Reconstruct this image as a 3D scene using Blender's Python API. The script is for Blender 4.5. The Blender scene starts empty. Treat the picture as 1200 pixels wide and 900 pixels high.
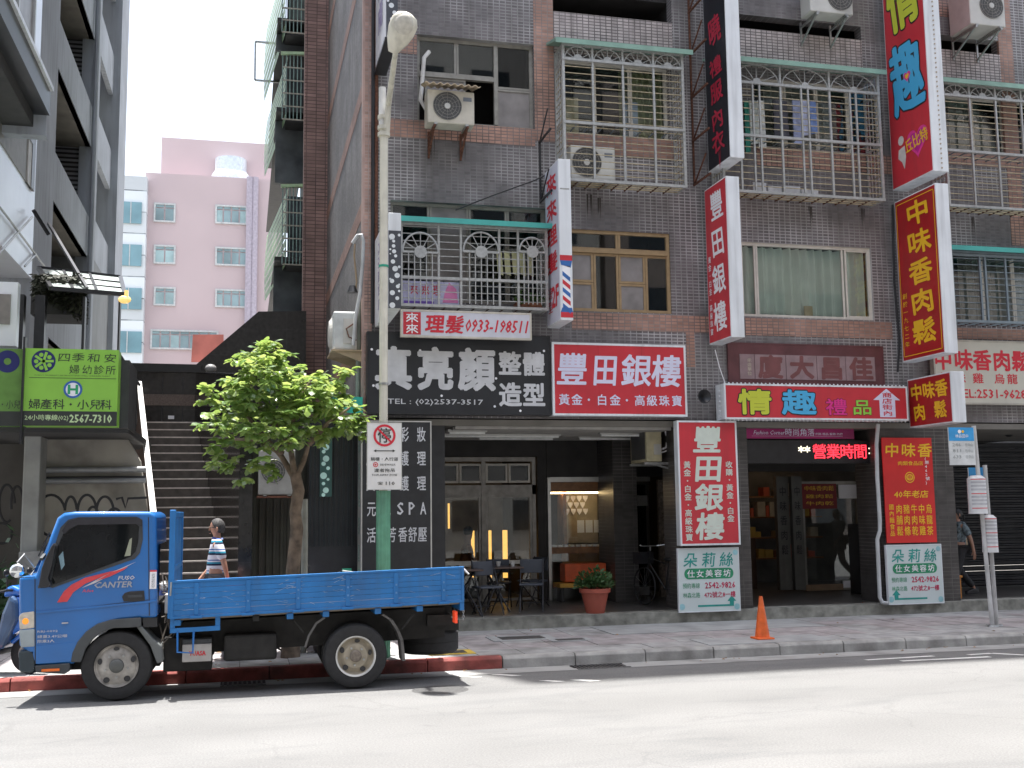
import bpy, bmesh, math, random
from math import sin, cos, pi, radians, sqrt, atan2
from mathutils import Vector, Matrix
random.seed(7)
SC = bpy.context.scene
COL = SC.collection
# ------------------------------------------------------------------ camera
CAM_H = 1.92; FPX = 1277.0
YAW, PIT, ROL = radians(13.9), radians(6.68), radians(0.72)
fw = Vector((sin(YAW)*cos(PIT), cos(YAW)*cos(PIT), sin(PIT)))
r0 = Vector((cos(YAW), -sin(YAW), 0)); u0 = r0.cross(fw)
CR = r0*cos(ROL) - u0*sin(ROL); CU = r0*sin(ROL) + u0*cos(ROL)
cd = bpy.data.cameras.new('camera'); cam = bpy.data.objects.new('camera', cd); COL.objects.link(cam)
cam.matrix_world = Matrix.Translation((0, 0, CAM_H)) @ Matrix((CR, CU, -fw)).transposed().to_4x4()
cd.sensor_width = 36; cd.lens = 36*FPX/1200; cd.clip_end = 2000; cd.clip_start = .1
SC.camera = cam
# ------------------------------------------------------------------ light
SUN_E, SUN_AZ = radians(83), radians(-15.5)      # azimuth from +Y towards +X
w = bpy.data.worlds.new('World'); SC.world = w; w.use_nodes = True
nt = w.node_tree; sky = nt.nodes.new('ShaderNodeTexSky'); sky.sky_type = 'NISHITA'; sky.sun_disc = False
sky.sun_elevation = SUN_E; sky.sun_rotation = SUN_AZ % (2*pi); sky.dust_density = 5.0; sky.air_density = 1.3; sky.ozone_density = 1.0
nt.nodes['Background'].inputs[1].default_value = 0.15
hz = nt.nodes.new('ShaderNodeMix'); hz.data_type = 'RGBA'; hz.inputs['Factor'].default_value = .4      # thin even high haze over the whole sky
hz.inputs['B'].default_value = (4.6, 4.7, 5.0, 1); nt.links.new(sky.outputs[0], hz.inputs['A']); nt.links.new(hz.outputs['Result'], nt.nodes['Background'].inputs[0])
ld = bpy.data.lights.new('sun', 'SUN'); ld.energy = 4.6; ld.angle = radians(.53); ld.color = (1, .97, .93)
lo = bpy.data.objects.new('sun', ld); COL.objects.link(lo)
sd = Vector((sin(SUN_AZ)*cos(SUN_E), cos(SUN_AZ)*cos(SUN_E), sin(SUN_E)))
lo.rotation_euler = sd.to_track_quat('Z', 'Y').to_euler(); lo.location = (0, 5, 60)
SC.view_settings.view_transform = 'Standard'; SC.view_settings.look = 'None'; SC.view_settings.gamma = 1
SC.view_settings.exposure = 1.42
SC.cycles.max_bounces = 8; SC.cycles.diffuse_bounces = 4; SC.cycles.glossy_bounces = 4; SC.cycles.transparent_max_bounces = 12
SC.cycles.sample_clamp_indirect = 6

# ------------------------------------------------------------------ survey helper: photo sighting -> metres on a real vertical plane / level
def ray(x, y): return fw*FPX + CR*(x-600) - CU*(y-450)
def W(x, y, Y):
    d = ray(x, y); t = Y/d.y; return (t*d.x, CAM_H+t*d.z)
def G(x, y, z=0.0):
    d = ray(x, y); t = (z-CAM_H)/d.z; return (t*d.x, t*d.y)
def S(x, y, X):
    d = ray(x, y); t = X/d.x; return (t*d.y, CAM_H+t*d.z)
def rc(xl, xr, yt, yb, Y):
    ym = (yt+yb)/2; xm = (xl+xr)/2
    return (W(xl, ym, Y)[0], W(xr, ym, Y)[0], W(xm, yb, Y)[1], W(xm, yt, Y)[1])

# ------------------------------------------------------------------ materials
MATS = {}
def mat(name, col, rough=.6, metal=0, var=.12, scale=6.0, bump=.0, bscale=60, coat=0, emit=None, es=1.0, spec=.5, streak=0, grid=None, gridw=.01, gcol=None, axis='XZ', dirt=0):
    if name in MATS: return MATS[name]
    m = bpy.data.materials.new(name); m.use_nodes = True; MATS[name] = m
    t = m.node_tree; N = t.nodes; L = t.links; b = N['Principled BSDF']
    b.inputs['Roughness'].default_value = rough; b.inputs['Metallic'].default_value = metal
    b.inputs['Coat Weight'].default_value = coat; b.inputs['Coat Roughness'].default_value = .05
    b.inputs['Specular IOR Level'].default_value = spec
    tc = N.new('ShaderNodeTexCoord'); geo = N.new('ShaderNodeNewGeometry')
    src = geo.outputs['Position']
    c4 = (*col, 1)
    def noise(sc, det=4, vec=None):
        n = N.new('ShaderNodeTexNoise'); n.inputs['Scale'].default_value = sc; n.inputs['Detail'].default_value = det
        L.new(vec or src, n.inputs['Vector']); return n
    def mix(fac, a, bb, mode='MIX'):
        x = N.new('ShaderNodeMix'); x.data_type = 'RGBA'; x.blend_type = mode
        for s, v in ((x.inputs['Factor'], fac), (x.inputs['A'], a), (x.inputs['B'], bb)):
            if hasattr(v, 'links'): L.new(v, s)
            else: s.default_value = v
        return x.outputs['Result']
    out = None; hgt = None
    if grid:
        sp = N.new('ShaderNodeSeparateXYZ'); L.new(src, sp.inputs[0]); cb = N.new('ShaderNodeCombineXYZ')
        L.new(sp.outputs[axis[0]], cb.inputs[0]); L.new(sp.outputs[axis[1]], cb.inputs[1])
        br = N.new('ShaderNodeTexBrick'); br.offset = 0; br.squash = 1
        L.new(cb.outputs[0], br.inputs['Vector']); br.inputs['Scale'].default_value = 1
        br.inputs['Brick Width'].default_value = grid[0]; br.inputs['Row Height'].default_value = grid[1]
        br.inputs['Mortar Size'].default_value = gridw; br.inputs['Mortar Smooth'].default_value = .1; br.inputs['Bias'].default_value = 0
        br.inputs['Color1'].default_value = tuple(v*.82 for v in col)+(1,); br.inputs['Color2'].default_value = tuple(v*1.18 for v in col)+(1,)
        g = gcol or (.35, .34, .33); br.inputs['Mortar'].default_value = (*g, 1)
        # grout goes from pale to soot-dark in broad patches
        n2 = noise(.9, 3); rp = N.new('ShaderNodeValToRGB'); rp.color_ramp.elements[0].position = .38; rp.color_ramp.elements[1].position = .62
        rp.color_ramp.elements[0].color = tuple(v*.35 for v in g)+(1,); rp.color_ramp.elements[1].color = (*g, 1)
        L.new(n2.outputs['Fac'], rp.inputs[0]); L.new(rp.outputs[0], br.inputs['Mortar'])
        out = br.outputs['Color']; hgt = br.outputs['Fac']
    if var:
        n = noise(scale); mr = N.new('ShaderNodeMapRange'); mr.inputs['To Min'].default_value = 1-var*1.6; mr.inputs['To Max'].default_value = 1+var*1.6
        mr.inputs['From Min'].default_value = .25; mr.inputs['From Max'].default_value = .75
        L.new(n.outputs['Fac'], mr.inputs['Value'])
        out = mix(1.0, out if out else c4, mr.outputs[0], 'MULTIPLY')
    if dirt or streak:
        mp = N.new('ShaderNodeMapping'); mp.inputs['Scale'].default_value = (5, 5, .35) if streak else (1.3, 1.3, 1.3); L.new(src, mp.inputs[0])
        n = noise(1.6 if streak else 1.4, 6, mp.outputs[0]); rp = N.new('ShaderNodeMapRange')
        rp.inputs['From Min'].default_value = .48; rp.inputs['From Max'].default_value = .72; rp.inputs['To Max'].default_value = max(dirt, streak)
        L.new(n.outputs['Fac'], rp.inputs['Value'])
        out = mix(rp.outputs[0], out if out else c4, (.06, .052, .045, 1))
    if out: L.new(out, b.inputs['Base Color'])
    else: b.inputs['Base Color'].default_value = c4
    if bump or grid:
        bp = N.new('ShaderNodeBump'); bp.inputs['Strength'].default_value = bump or .25; bp.inputs['Distance'].default_value = .01
        if grid: bp.invert = True; L.new(hgt, bp.inputs['Height'])
        else: L.new(noise(bscale, 5).outputs['Fac'], bp.inputs['Height'])
        L.new(bp.outputs[0], b.inputs['Normal'])
    if emit:
        b.inputs['Emission Color'].default_value = (*emit, 1); b.inputs['Emission Strength'].default_value = es
    return m
def glass(name, tint=(.05, .06, .06), trans=.6, rough=.02):
    if name in MATS: return MATS[name]
    m = bpy.data.materials.new(name); m.use_nodes = True; MATS[name] = m
    t = m.node_tree; N = t.nodes; L = t.links; N.remove(N['Principled BSDF']); o = N['Material Output']
    tr = N.new('ShaderNodeBsdfTransparent'); tr.inputs[0].default_value = (*tint, 1)
    gl = N.new('ShaderNodeBsdfGlossy'); gl.inputs['Roughness'].default_value = rough; gl.inputs['Color'].default_value = (.9, .93, .95, 1)
    fr = N.new('ShaderNodeFresnel'); fr.inputs['IOR'].default_value = 1.5
    ad = N.new('ShaderNodeMath'); ad.operation = 'MULTIPLY_ADD'; ad.inputs[1].default_value = 1.1; ad.inputs[2].default_value = .01
    L.new(fr.outputs[0], ad.inputs[0])
    mx = N.new('ShaderNodeMixShader'); L.new(ad.outputs[0], mx.inputs[0]); L.new(tr.outputs[0], mx.inputs[1]); L.new(gl.outputs[0], mx.inputs[2])
    L.new(mx.outputs[0], o.inputs[0]); return m

# ------------------------------------------------------------------ mesh builder
class MB:
    def __init__(s): s.v = []; s.f = []
    def add(s, vs, fs):
        n = len(s.v); s.v += [Vector(p) for p in vs]; s.f += [tuple(i+n for i in f) for f in fs]; return s
    def box(s, x0, x1, y0, y1, z0, z1):
        return s.add([(x0,y0,z0),(x1,y0,z0),(x1,y1,z0),(x0,y1,z0),(x0,y0,z1),(x1,y0,z1),(x1,y1,z1),(x0,y1,z1)],
              [(0,3,2,1),(4,5,6,7),(0,1,5,4),(1,2,6,5),(2,3,7,6),(3,0,4,7)])
    def quad(s, a, b, c, d): return s.add([a, b, c, d], [(0, 1, 2, 3)])
    def prism(s, pts, ax, a, b):       # polygon in the plane across axis ax, from a to b
        n = len(pts)
        def P(p, t): return {'Y': (p[0], t, p[1]), 'X': (t, p[0], p[1]), 'Z': (p[0], p[1], t)}[ax]
        vs = [P(p, a) for p in pts]+[P(p, b) for p in pts]
        fs = [tuple(range(n)), tuple(range(2*n-1, n-1, -1))]+[(i, n+i, n+(i+1) % n, (i+1) % n) for i in range(n)]
        return s.add(vs, fs)
    def tube(s, path, r, n=8, cap=True, r2=None):
        path = [Vector(p) for p in path]; m = len(path); rs = []
        for i in range(m):
            t = r if r2 is None else r+(r2-r)*i/(m-1)
            rs.append(t if not isinstance(r, (list, tuple)) else r[i])
        prev = None; base = len(s.v); vs = []; fs = []
        for i, p in enumerate(path):
            d = (path[min(i+1, m-1)]-path[max(i-1, 0)]).normalized()
            if prev is None: a = d.orthogonal().normalized()
            else:
                a = prev-d*prev.dot(d); a = a.normalized() if a.length > 1e-6 else d.orthogonal().normalized()
            prev = a; b = d.cross(a)
            for k in range(n):
                t = 2*pi*(k+.5)/n; vs.append(p+(a*cos(t)+b*sin(t))*rs[i])
        for i in range(m-1):
            for k in range(n): fs.append((i*n+k, i*n+(k+1) % n, (i+1)*n+(k+1) % n, (i+1)*n+k))
        if cap: fs += [tuple(range(n-1, -1, -1)), tuple((m-1)*n+k for k in range(n))]
        return s.add(vs, fs)
    def bar(s, a, b, w, h=None):        # square bar
        a = Vector(a); b = Vector(b); h = h or w; d = (b-a).normalized()
        up = Vector((0, 0, 1)) if abs(d.z) < .9 else Vector((0, 1, 0))
        x = d.cross(up).normalized(); y = x.cross(d)
        vs = [p+x*sx*w/2+y*sy*h/2 for p in (a, b) for sx, sy in ((-1,-1),(1,-1),(1,1),(-1,1))]
        return s.add(vs, [(0,1,2,3),(7,6,5,4),(0,4,5,1),(1,5,6,2),(2,6,7,3),(3,7,4,0)])
    def lathe(s, prof, c, ax='Z', n=32, a0=0, a1=2*pi):       # prof: (radius, along axis)
        m = len(prof); vs = []; fs = []; full = abs(a1-a0-2*pi) < 1e-6; k = n if full else n+1; c = Vector(c)
        for i in range(k):
            t = a0+(a1-a0)*i/n
            for r, h in prof:
                vs.append(c+Vector({'Z': (r*cos(t), r*sin(t), h), 'Y': (r*cos(t), h, r*sin(t)), 'X': (h, r*cos(t), r*sin(t))}[ax]))
        for i in range(n):
            j = (i+1) % k
            for q in range(m-1): fs.append((i*m+q, j*m+q, j*m+q+1, i*m+q+1))
        return s.add(vs, fs)
    def ball(s, c, r, n=12, sc=(1, 1, 1)):
        m = n//2; vs = []; fs = []; c = Vector(c)
        for i in range(m+1):
            for k in range(n):
                a = pi*i/m; t = 2*pi*k/n; vs.append(c+Vector((r*sc[0]*sin(a)*cos(t), r*sc[1]*sin(a)*sin(t), r*sc[2]*cos(a))))
        for i in range(m):
            for k in range(n): fs.append((i*n+k, (i+1)*n+k, (i+1)*n+(k+1) % n, i*n+(k+1) % n))
        return s.add(vs, fs)
    def xf(s, M):
        s.v = [M @ v for v in s.v]; return s
    def build(s, name, m, parent=None, bevel=0, smooth=False, kind=None, label=None, seg=2):
        me = bpy.data.meshes.new(name); off = parent.get('_o', (0, 0, 0)) if parent else (0, 0, 0); off = Vector(off)
        me.from_pydata([v-off for v in s.v], [], s.f)
        bm = bmesh.new(); bm.from_mesh(me); bmesh.ops.remove_doubles(bm, verts=bm.verts, dist=1e-5)
        bmesh.ops.recalc_face_normals(bm, faces=bm.faces); bm.to_mesh(me); bm.free()
        me.materials.append(m)
        if smooth:
            me.shade_smooth()
        o = bpy.data.objects.new(name, me); COL.objects.link(o)
        if smooth:
            try: me.set_sharp_from_angle(angle=radians(40))
            except Exception: pass
        if parent:
            o.parent = parent; o['_o'] = tuple(off)
        if bevel:
            b = o.modifiers.new('bevel', 'BEVEL'); b.width = bevel; b.segments = seg; b.limit_method = 'ANGLE'; b.angle_limit = radians(35)
        if kind: o['kind'] = kind
        if label: o['label'] = label
        return o
def thing(name, label, cat, loc=(0, 0, 0), group=None):
    o = bpy.data.objects.new(name, None); COL.objects.link(o); o.location = loc; o['_o'] = tuple(loc); o.empty_display_size = .2
    o['label'] = label; o['category'] = cat
    if group: o['group'] = group
    return o
def tag(o, label, cat, group=None):
    o['label'] = label; o['category'] = cat
    if group: o['group'] = group
    return o
def box(name, m, x0, x1, y0, y1, z0, z1, parent=None, bevel=0, **k):
    return MB().box(x0, x1, y0, y1, z0, z1).build(name, m, parent, bevel, **k)
def copy_tree(o, parent=None):
    c = o.copy(); COL.objects.link(c)
    if parent: c.parent = parent
    for ch in list(o.children): copy_tree(ch, c)
    return c
def share(name, src, parent, off):      # another alike piece, mesh data shared
    c = bpy.data.objects.new(name, src.data); COL.objects.link(c); c.parent = parent; c.location = Vector(src.location)+Vector(off); c['_o'] = src.get('_o', (0, 0, 0))
    for md in src.modifiers:
        n = c.modifiers.new(md.name, md.type)
        if md.type == 'BEVEL': n.width = md.width; n.segments = md.segments; n.limit_method = 'ANGLE'; n.angle_limit = md.angle_limit
    return c

# ------------------------------------------------------------------ lettering
_TC = {}
def glyphs(body, res=2):
    k = (body, res)
    if k in _TC: return _TC[k]
    c = bpy.data.curves.new('t', 'FONT'); c.body = body; c.resolution_u = res; c.size = 1
    o = bpy.data.objects.new('t', c); COL.objects.link(o); dg = bpy.context.evaluated_depsgraph_get()
    me = bpy.data.meshes.new_from_object(o.evaluated_get(dg))
    vs = [v.co.copy() for v in me.vertices]; fs = [tuple(p.vertices) for p in me.polygons]
    bpy.data.objects.remove(o); bpy.data.curves.remove(c); bpy.data.meshes.remove(me)
    _TC[k] = (vs, fs); return _TC[k]
class Board:
    """a flat face in the place: bottom-left corner P, unit vectors u (reading direction) and v (up), size w x h metres"""
    def __init__(s, root, P, u, v, w, h): s.root = root; s.P = Vector(P); s.u = Vector(u); s.v = Vector(v); s.n = s.u.cross(s.v); s.w = w; s.h = h
    def pt(s, a, b, d=.004): return s.P+s.u*(a*s.w)+s.v*(b*s.h)+s.n*d
    def t(s, body, cx, cy, w, h, m, off=0.0, em=False, name='lettering', d=.004, shear=0, mb=None, rot=0):
        small = (h*s.h if em else max(h*s.h, 0)) < .2
        vs, fs = glyphs(body, 1 if small else 2)
        if not vs: return
        if em: x0, x1, y0, y1 = 0, 1, -.13, .88
        else:
            x0 = min(v.x for v in vs); x1 = max(v.x for v in vs); y0 = min(v.y for v in vs); y1 = max(v.y for v in vs)
        W_, H_ = w*s.w, h*s.h; out = []; ex = W_/(x1-x0); 
        # heavier strokes: the glyph laid down several times, each a hair proud of the last
        nc = 0 if off < .006 else (4 if small else (8 if off < .05 else 14)); rad = off*min(W_/(1 if em else (x1-x0)), H_/(1 if em else (y1-y0)))
        sh = [(0, 0)]+[(rad*cos(2*pi*(i+.5)/nc), rad*sin(2*pi*(i+.5)/nc)) for i in range(nc)]
        allf = [tuple(q+len(vs)*i for q in f) for i in range(len(sh)) for f in fs]; fs = allf; vs = [(v, i) for i in range(len(sh)) for v in vs]
        for v, ci in vs:
            a = (v.x-(x0+x1)/2)/(x1-x0)*W_; b = (v.y-(y0+y1)/2)/(y1-y0)*H_; a += b*shear
            if rot: a, b = a*cos(rot)-b*sin(rot), a*sin(rot)+b*cos(rot)
            out.append(s.P+s.u*(cx*s.w+a+sh[ci][0])+s.v*(cy*s.h+b+sh[ci][1])+s.n*(d+ci*.00012))
        if mb is not None: mb.add(out, fs); return
        return MB().add(out, fs).build(name, m, s.root)
    def vt(s, chars, cx, y1, y0, w, m, off=0.0, name='lettering', fill=.92, d=.004, shear=0):
        n = len(chars); c = (y1-y0)/n; mb = MB()
        for i, ch in enumerate(chars):
            if ch != ' ': s.t(ch, cx, y1-c*(i+.5), w, c*fill, m, off, True, d=d, shear=shear, mb=mb)
        return mb.build(name, m, s.root)
    def poly(s, pts, m, name='printed_shape', d=.003, mb=None):
        vs = [s.pt(a, b, d) for a, b in pts]
        if mb is not None: mb.add(vs, [tuple(range(len(vs)))]); return
        return MB().add(vs, [tuple(range(len(vs)))]).build(name, m, s.root)
    def rect(s, a0, a1, b0, b1, m, name='printed_band', d=.003): return s.poly([(a0, b0), (a1, b0), (a1, b1), (a0, b1)], m, name, d)
    def disc(s, cx, cy, r, m, name='printed_disc', d=.003, r_in=0, n=28, squash=1, mb=None):
        mm = mb or MB(); vs = []; 
        for i in range(n):
            t = 2*pi*i/n; vs.append(s.pt(cx+r*cos(t)/s.w, cy+r*squash*sin(t)/s.h, d))
        if r_in:
            for i in range(n):
                t = 2*pi*i/n; vs.append(s.pt(cx+r_in*cos(t)/s.w, cy+r_in*squash*sin(t)/s.h, d))
            mm.add(vs, [(i, (i+1) % n, n+(i+1) % n, n+i) for i in range(n)])
        else: mm.add(vs, [tuple(range(n))])
        if mb is None: return mm.build(name, m, s.root)
def front_sign(name, label, cat, r, Y, th, panel, frame, fr=.03, group=None, glossy=None, cap=True):
    x0, x1, z0, z1 = r
    t = thing(name, label, cat, ((x0+x1)/2, Y+th/2, z0), group)
    box('panel', panel, x0+fr, x1-fr, Y+.006, Y+th-.004, z0+fr, z1-fr, t)
    if frame:
        m = MB(); m.box(x0, x1, Y, Y+th, z0, z0+fr).box(x0, x1, Y, Y+th, z1-fr, z1).box(x0, x0+fr, Y, Y+th, z0+fr, z1-fr).box(x1-fr, x1, Y, Y+th, z0+fr, z1-fr)
        m.build('frame', frame, t)
    return t, Board(t, (x0+fr, Y+.006, z0+fr), (1, 0, 0), (0, 0, 1), x1-x0-2*fr, z1-z0-2*fr)
def side_sign(name, label, cat, X, y_near, y_far, z0, z1, th, face, casing, fr=.03, group=None):
    """box sign standing out from the wall; lettered face looks along -X"""
    t = thing(name, label, cat, (X+th/2, (y_near+y_far)/2, z0), group)
    box('casing', casing, X+.004, X+th, y_near, y_far, z0, z1, t, .008)
    box('face_panel', face, X, X+.012, y_near+fr, y_far-fr, z0+fr, z1-fr, t)
    box('face_panel', face, X+th-.008, X+th+.004, y_near+fr, y_far-fr, z0+fr, z1-fr, t)
    return t, Board(t, (X, y_far-fr, z0+fr), (0, -1, 0), (0, 0, 1), y_far-y_near-2*fr, z1-z0-2*fr)

# palette
M_gal = mat('galvanised steel', (.42, .43, .42), .42, .7, .15, 14, dirt=.25)
M_alu = mat('aluminium', (.55, .55, .53), .38, .8, .08)
M_black = mat('black paint', (.02, .021, .024), .35, 0, .2)
M_white = mat('white paint', (.78, .79, .8), .4, 0, .05, 4, dirt=.12)
M_red = mat('sign red', (.56, .035, .05), .35, 0, .07, 2, streak=.12)
M_deepred = mat('deep sign red', (.40, .015, .018), .3, 0, .1, 2, streak=.12)
M_yel = mat('sign yellow', (.85, .5, .02), .45, 0, .04)
M_wtext = mat('white lettering', (.85, .85, .88), .5, 0, .03)
M_lav = mat('pale lavender lettering', (.68, .68, .85), .5, 0, .04)
M_rtext = mat('red lettering', (.6, .02, .04), .5, 0, .04)
M_rust = mat('rusty steel', (.12, .05, .03), .85, .1, .35, 25, bump=.3)
M_dark = mat('dark interior', (.03, .028, .028), .8, 0, .3, 2)
M_sflu = mat('sign casing white', (.74, .77, .8), .38, 0, .05, 2, streak=.25)
# ================================================================== SETTING
F = 17.1            # street front of the tall building
YK = 13.85          # kerb face
Z_G, Z_S, Z_A = -.07, .08, .26      # gutter, pavement, arcade floor
def road_mat():
    m = mat('worn asphalt', (.152, .152, .149), .85, 0, .05, .8, bump=.35, bscale=140)
    t = m.node_tree; N = t.nodes; L = t.links; b = N['Principled BSDF']
    prev = b.inputs['Base Color'].links[0].from_socket
    geo = N.new('ShaderNodeNewGeometry'); mp = N.new('ShaderNodeMapping'); mp.inputs['Scale'].default_value = (.3, 1.1, 1)
    mp.inputs['Rotation'].default_value = (0, 0, -.05)
    L.new(geo.outputs['Position'], mp.inputs[0])
    n = N.new('ShaderNodeTexNoise'); n.inputs['Scale'].default_value = 1.6; n.inputs['Detail'].default_value = 7; n.inputs['Roughness'].default_value = .62; n.inputs['Distortion'].default_value = .6; L.new(mp.outputs[0], n.inputs['Vector'])
    r = N.new('ShaderNodeValToRGB'); r.color_ramp.elements[0].position = .5; r.color_ramp.elements[1].position = .68
    r.color_ramp.elements[0].color = (1, 1, 1, 1); r.color_ramp.elements[1].color = (.82, .83, .84, 1); L.new(n.outputs['Fac'], r.inputs[0])
    x = N.new('ShaderNodeMix'); x.data_type = 'RGBA'; x.blend_type = 'MULTIPLY'; x.inputs['Factor'].default_value = 1
    L.new(prev, x.inputs['A']); L.new(r.outputs[0], x.inputs['B'])
    s = N.new('ShaderNodeTexNoise'); s.inputs['Scale'].default_value = 55; s.inputs['Detail'].default_value = 6; s.inputs['Roughness'].default_value = .75; L.new(geo.outputs['Position'], s.inputs['Vector'])
    mr = N.new('ShaderNodeMapRange'); mr.inputs['From Min'].default_value = .3; mr.inputs['From Max'].default_value = .7; mr.inputs['To Min'].default_value = .66; mr.inputs['To Max'].default_value = 1.34; L.new(s.outputs['Fac'], mr.inputs['Value'])
    y = N.new('ShaderNodeMix'); y.data_type = 'RGBA'; y.blend_type = 'MULTIPLY'; y.inputs['Factor'].default_value = 1
    L.new(x.outputs['Result'], y.inputs['A']); L.new(mr.outputs[0], y.inputs['B'])
    # cracks: wandering cell edges, only where a broad mask lets them through
    nd = N.new('ShaderNodeTexNoise'); nd.inputs['Scale'].default_value = 2.2; nd.inputs['Detail'].default_value = 5; L.new(geo.outputs['Position'], nd.inputs['Vector'])
    va = N.new('ShaderNodeVectorMath'); va.operation = 'MULTIPLY_ADD'; va.inputs[1].default_value = (.55, .55, .55); L.new(nd.outputs['Color'], va.inputs[0]); L.new(geo.outputs['Position'], va.inputs[2])
    vo = N.new('ShaderNodeTexVoronoi'); vo.feature = 'DISTANCE_TO_EDGE'; vo.inputs['Scale'].default_value = .55; L.new(va.outputs[0], vo.inputs['Vector'])
    c1 = N.new('ShaderNodeMapRange'); c1.inputs['From Max'].default_value = .012; c1.inputs['To Min'].default_value = 1; c1.inputs['To Max'].default_value = 0; L.new(vo.outputs['Distance'], c1.inputs['Value'])
    nm = N.new('ShaderNodeTexNoise'); nm.inputs['Scale'].default_value = .5; L.new(geo.outputs['Position'], nm.inputs['Vector'])
    c2 = N.new('ShaderNodeMapRange'); c2.inputs['From Min'].default_value = .48; c2.inputs['From Max'].default_value = .6; c2.inputs['To Max'].default_value = .28; L.new(nm.outputs['Fac'], c2.inputs['Value'])
    mu = N.new('ShaderNodeMath'); mu.operation = 'MULTIPLY'; L.new(c1.outputs[0], mu.inputs[0]); L.new(c2.outputs[0], mu.inputs[1])
    k = N.new('ShaderNodeMix'); k.data_type = 'RGBA'; L.new(mu.outputs[0], k.inputs['Factor']); L.new(y.outputs['Result'], k.inputs['A']); k.inputs['B'].default_value = (.07, .07, .07, 1)
    # tyre-darkened wheel tracks along the lane and a few oil spots
    wv = N.new('ShaderNodeTexWave'); wv.bands_direction = 'Y'; wv.inputs['Scale'].default_value = .18; wv.inputs['Distortion'].default_value = 1.2; wv.inputs['Detail'].default_value = 3; L.new(geo.outputs['Position'], wv.inputs['Vector'])
    w2 = N.new('ShaderNodeMapRange'); w2.inputs['To Min'].default_value = .94; w2.inputs['To Max'].default_value = 1.03; L.new(wv.outputs['Fac'], w2.inputs['Value'])
    y2 = N.new('ShaderNodeMix'); y2.data_type = 'RGBA'; y2.blend_type = 'MULTIPLY'; y2.inputs['Factor'].default_value = 1; L.new(k.outputs['Result'], y2.inputs['A']); L.new(w2.outputs[0], y2.inputs['B'])
    v2 = N.new('ShaderNodeTexVoronoi'); v2.inputs['Scale'].default_value = .9; L.new(va.outputs[0], v2.inputs['Vector'])
    o1 = N.new('ShaderNodeMapRange'); o1.inputs['From Min'].default_value = .03; o1.inputs['From Max'].default_value = .09; o1.inputs['To Min'].default_value = .45; o1.inputs['To Max'].default_value = 0; L.new(v2.outputs['Distance'], o1.inputs['Value'])
    y3 = N.new('ShaderNodeMix'); y3.data_type = 'RGBA'; L.new(o1.outputs[0], y3.inputs['Factor']); L.new(y2.outputs['Result'], y3.inputs['A']); y3.inputs['B'].default_value = (.09, .09, .09, 1)
    L.new(y3.outputs['Result'], b.inputs['Base Color'])
    return m
M_road = road_mat()
M_conc = mat('kerb concrete', (.34, .335, .32), .85, 0, .2, 5, bump=.4, bscale=40, dirt=.45)
M_redk = mat('worn red kerb paint', (.27, .065, .055), .8, 0, .3, 6, bump=.4, bscale=40, dirt=.7)
M_pave = mat('pink grey paver', (.33, .305, .305), .85, 0, .16, 5, bump=.35, dirt=.5)
M_pave2 = mat('grey paver', (.33, .33, .325), .85, 0, .16, 5, bump=.35, dirt=.5)
M_line = mat('road paint', (.75, .75, .72), .7, 0, .1, 12, dirt=.3)
MB().quad((-900, -900, -.35), (900, -900, -.35), (900, 900, -.35), (-900, 900, -.35)).build('ground', mat('far ground', (.25, .24, .22), .9), kind='structure')
rd = MB()
ys = [-14, 0, 8, 11.5, 12.6, YK+.02]; zs = [0, 0, 0, 0, -.012, Z_G]
for i in range(len(ys)-1): rd.quad((-120, ys[i], zs[i]), (120, ys[i], zs[i]), (120, ys[i+1], zs[i+1]), (-120, ys[i+1], zs[i+1]))
rd.build('road', M_road, kind='structure')
def zr(y): 
    for i in range(len(ys)-1):
        if ys[i] <= y <= ys[i+1]: return zs[i]+(zs[i+1]-zs[i])*(y-ys[i])/(ys[i+1]-ys[i])
    return 0
def paint(name, pts, m=M_line, dz=.004):
    a = [(x, y, zr(y)+dz) for x, y in pts]
    return MB().add(a, [tuple(range(len(a)))]).build(name, m, kind='structure')
def GP(x, y): return G(x, y, 0)
def pline(name, p, q, wd=.1):
    p = GP(*p); q = GP(*q); d = Vector((q[0]-p[0], q[1]-p[1])).normalized(); n = Vector((-d.y, d.x))*wd/2
    return paint(name, [(p[0]-n.x, p[1]-n.y), (q[0]-n.x, q[1]-n.y), (q[0]+n.x, q[1]+n.y), (p[0]+n.x, p[1]+n.y)])
paint('road_marking', [(2.95, 13.2), (3.07, 13.2), (4.0, 12.1), (3.86, 12.1)])
pline('road_marking', (1015, 772), (1094, 767), .1)
pline('road_marking', (1056, 774), (1160, 769), .1)
pline('road_marking', (1135, 766), (1162, 764), .1); pline('road_marking', (1162, 764), (1200, 767), .1)
paint('road_marking', [(2.4, 13.35), (2.5, 13.35), (3.6, 12.2), (3.5, 12.2)])
# smooth concrete gutter strip
m = MB()
for y0, y1 in ((13.25, YK),): m.quad((-40, y0, zr(y0)+.004), (60, y0, zr(y0)+.004), (60, y1, zr(y1)+.004), (-40, y1, zr(y1)+.004))
m.build('gutter', mat('gutter concrete', (.33, .33, .32), .85, 0, .1, 3, dirt=.4), kind='structure')
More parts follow.
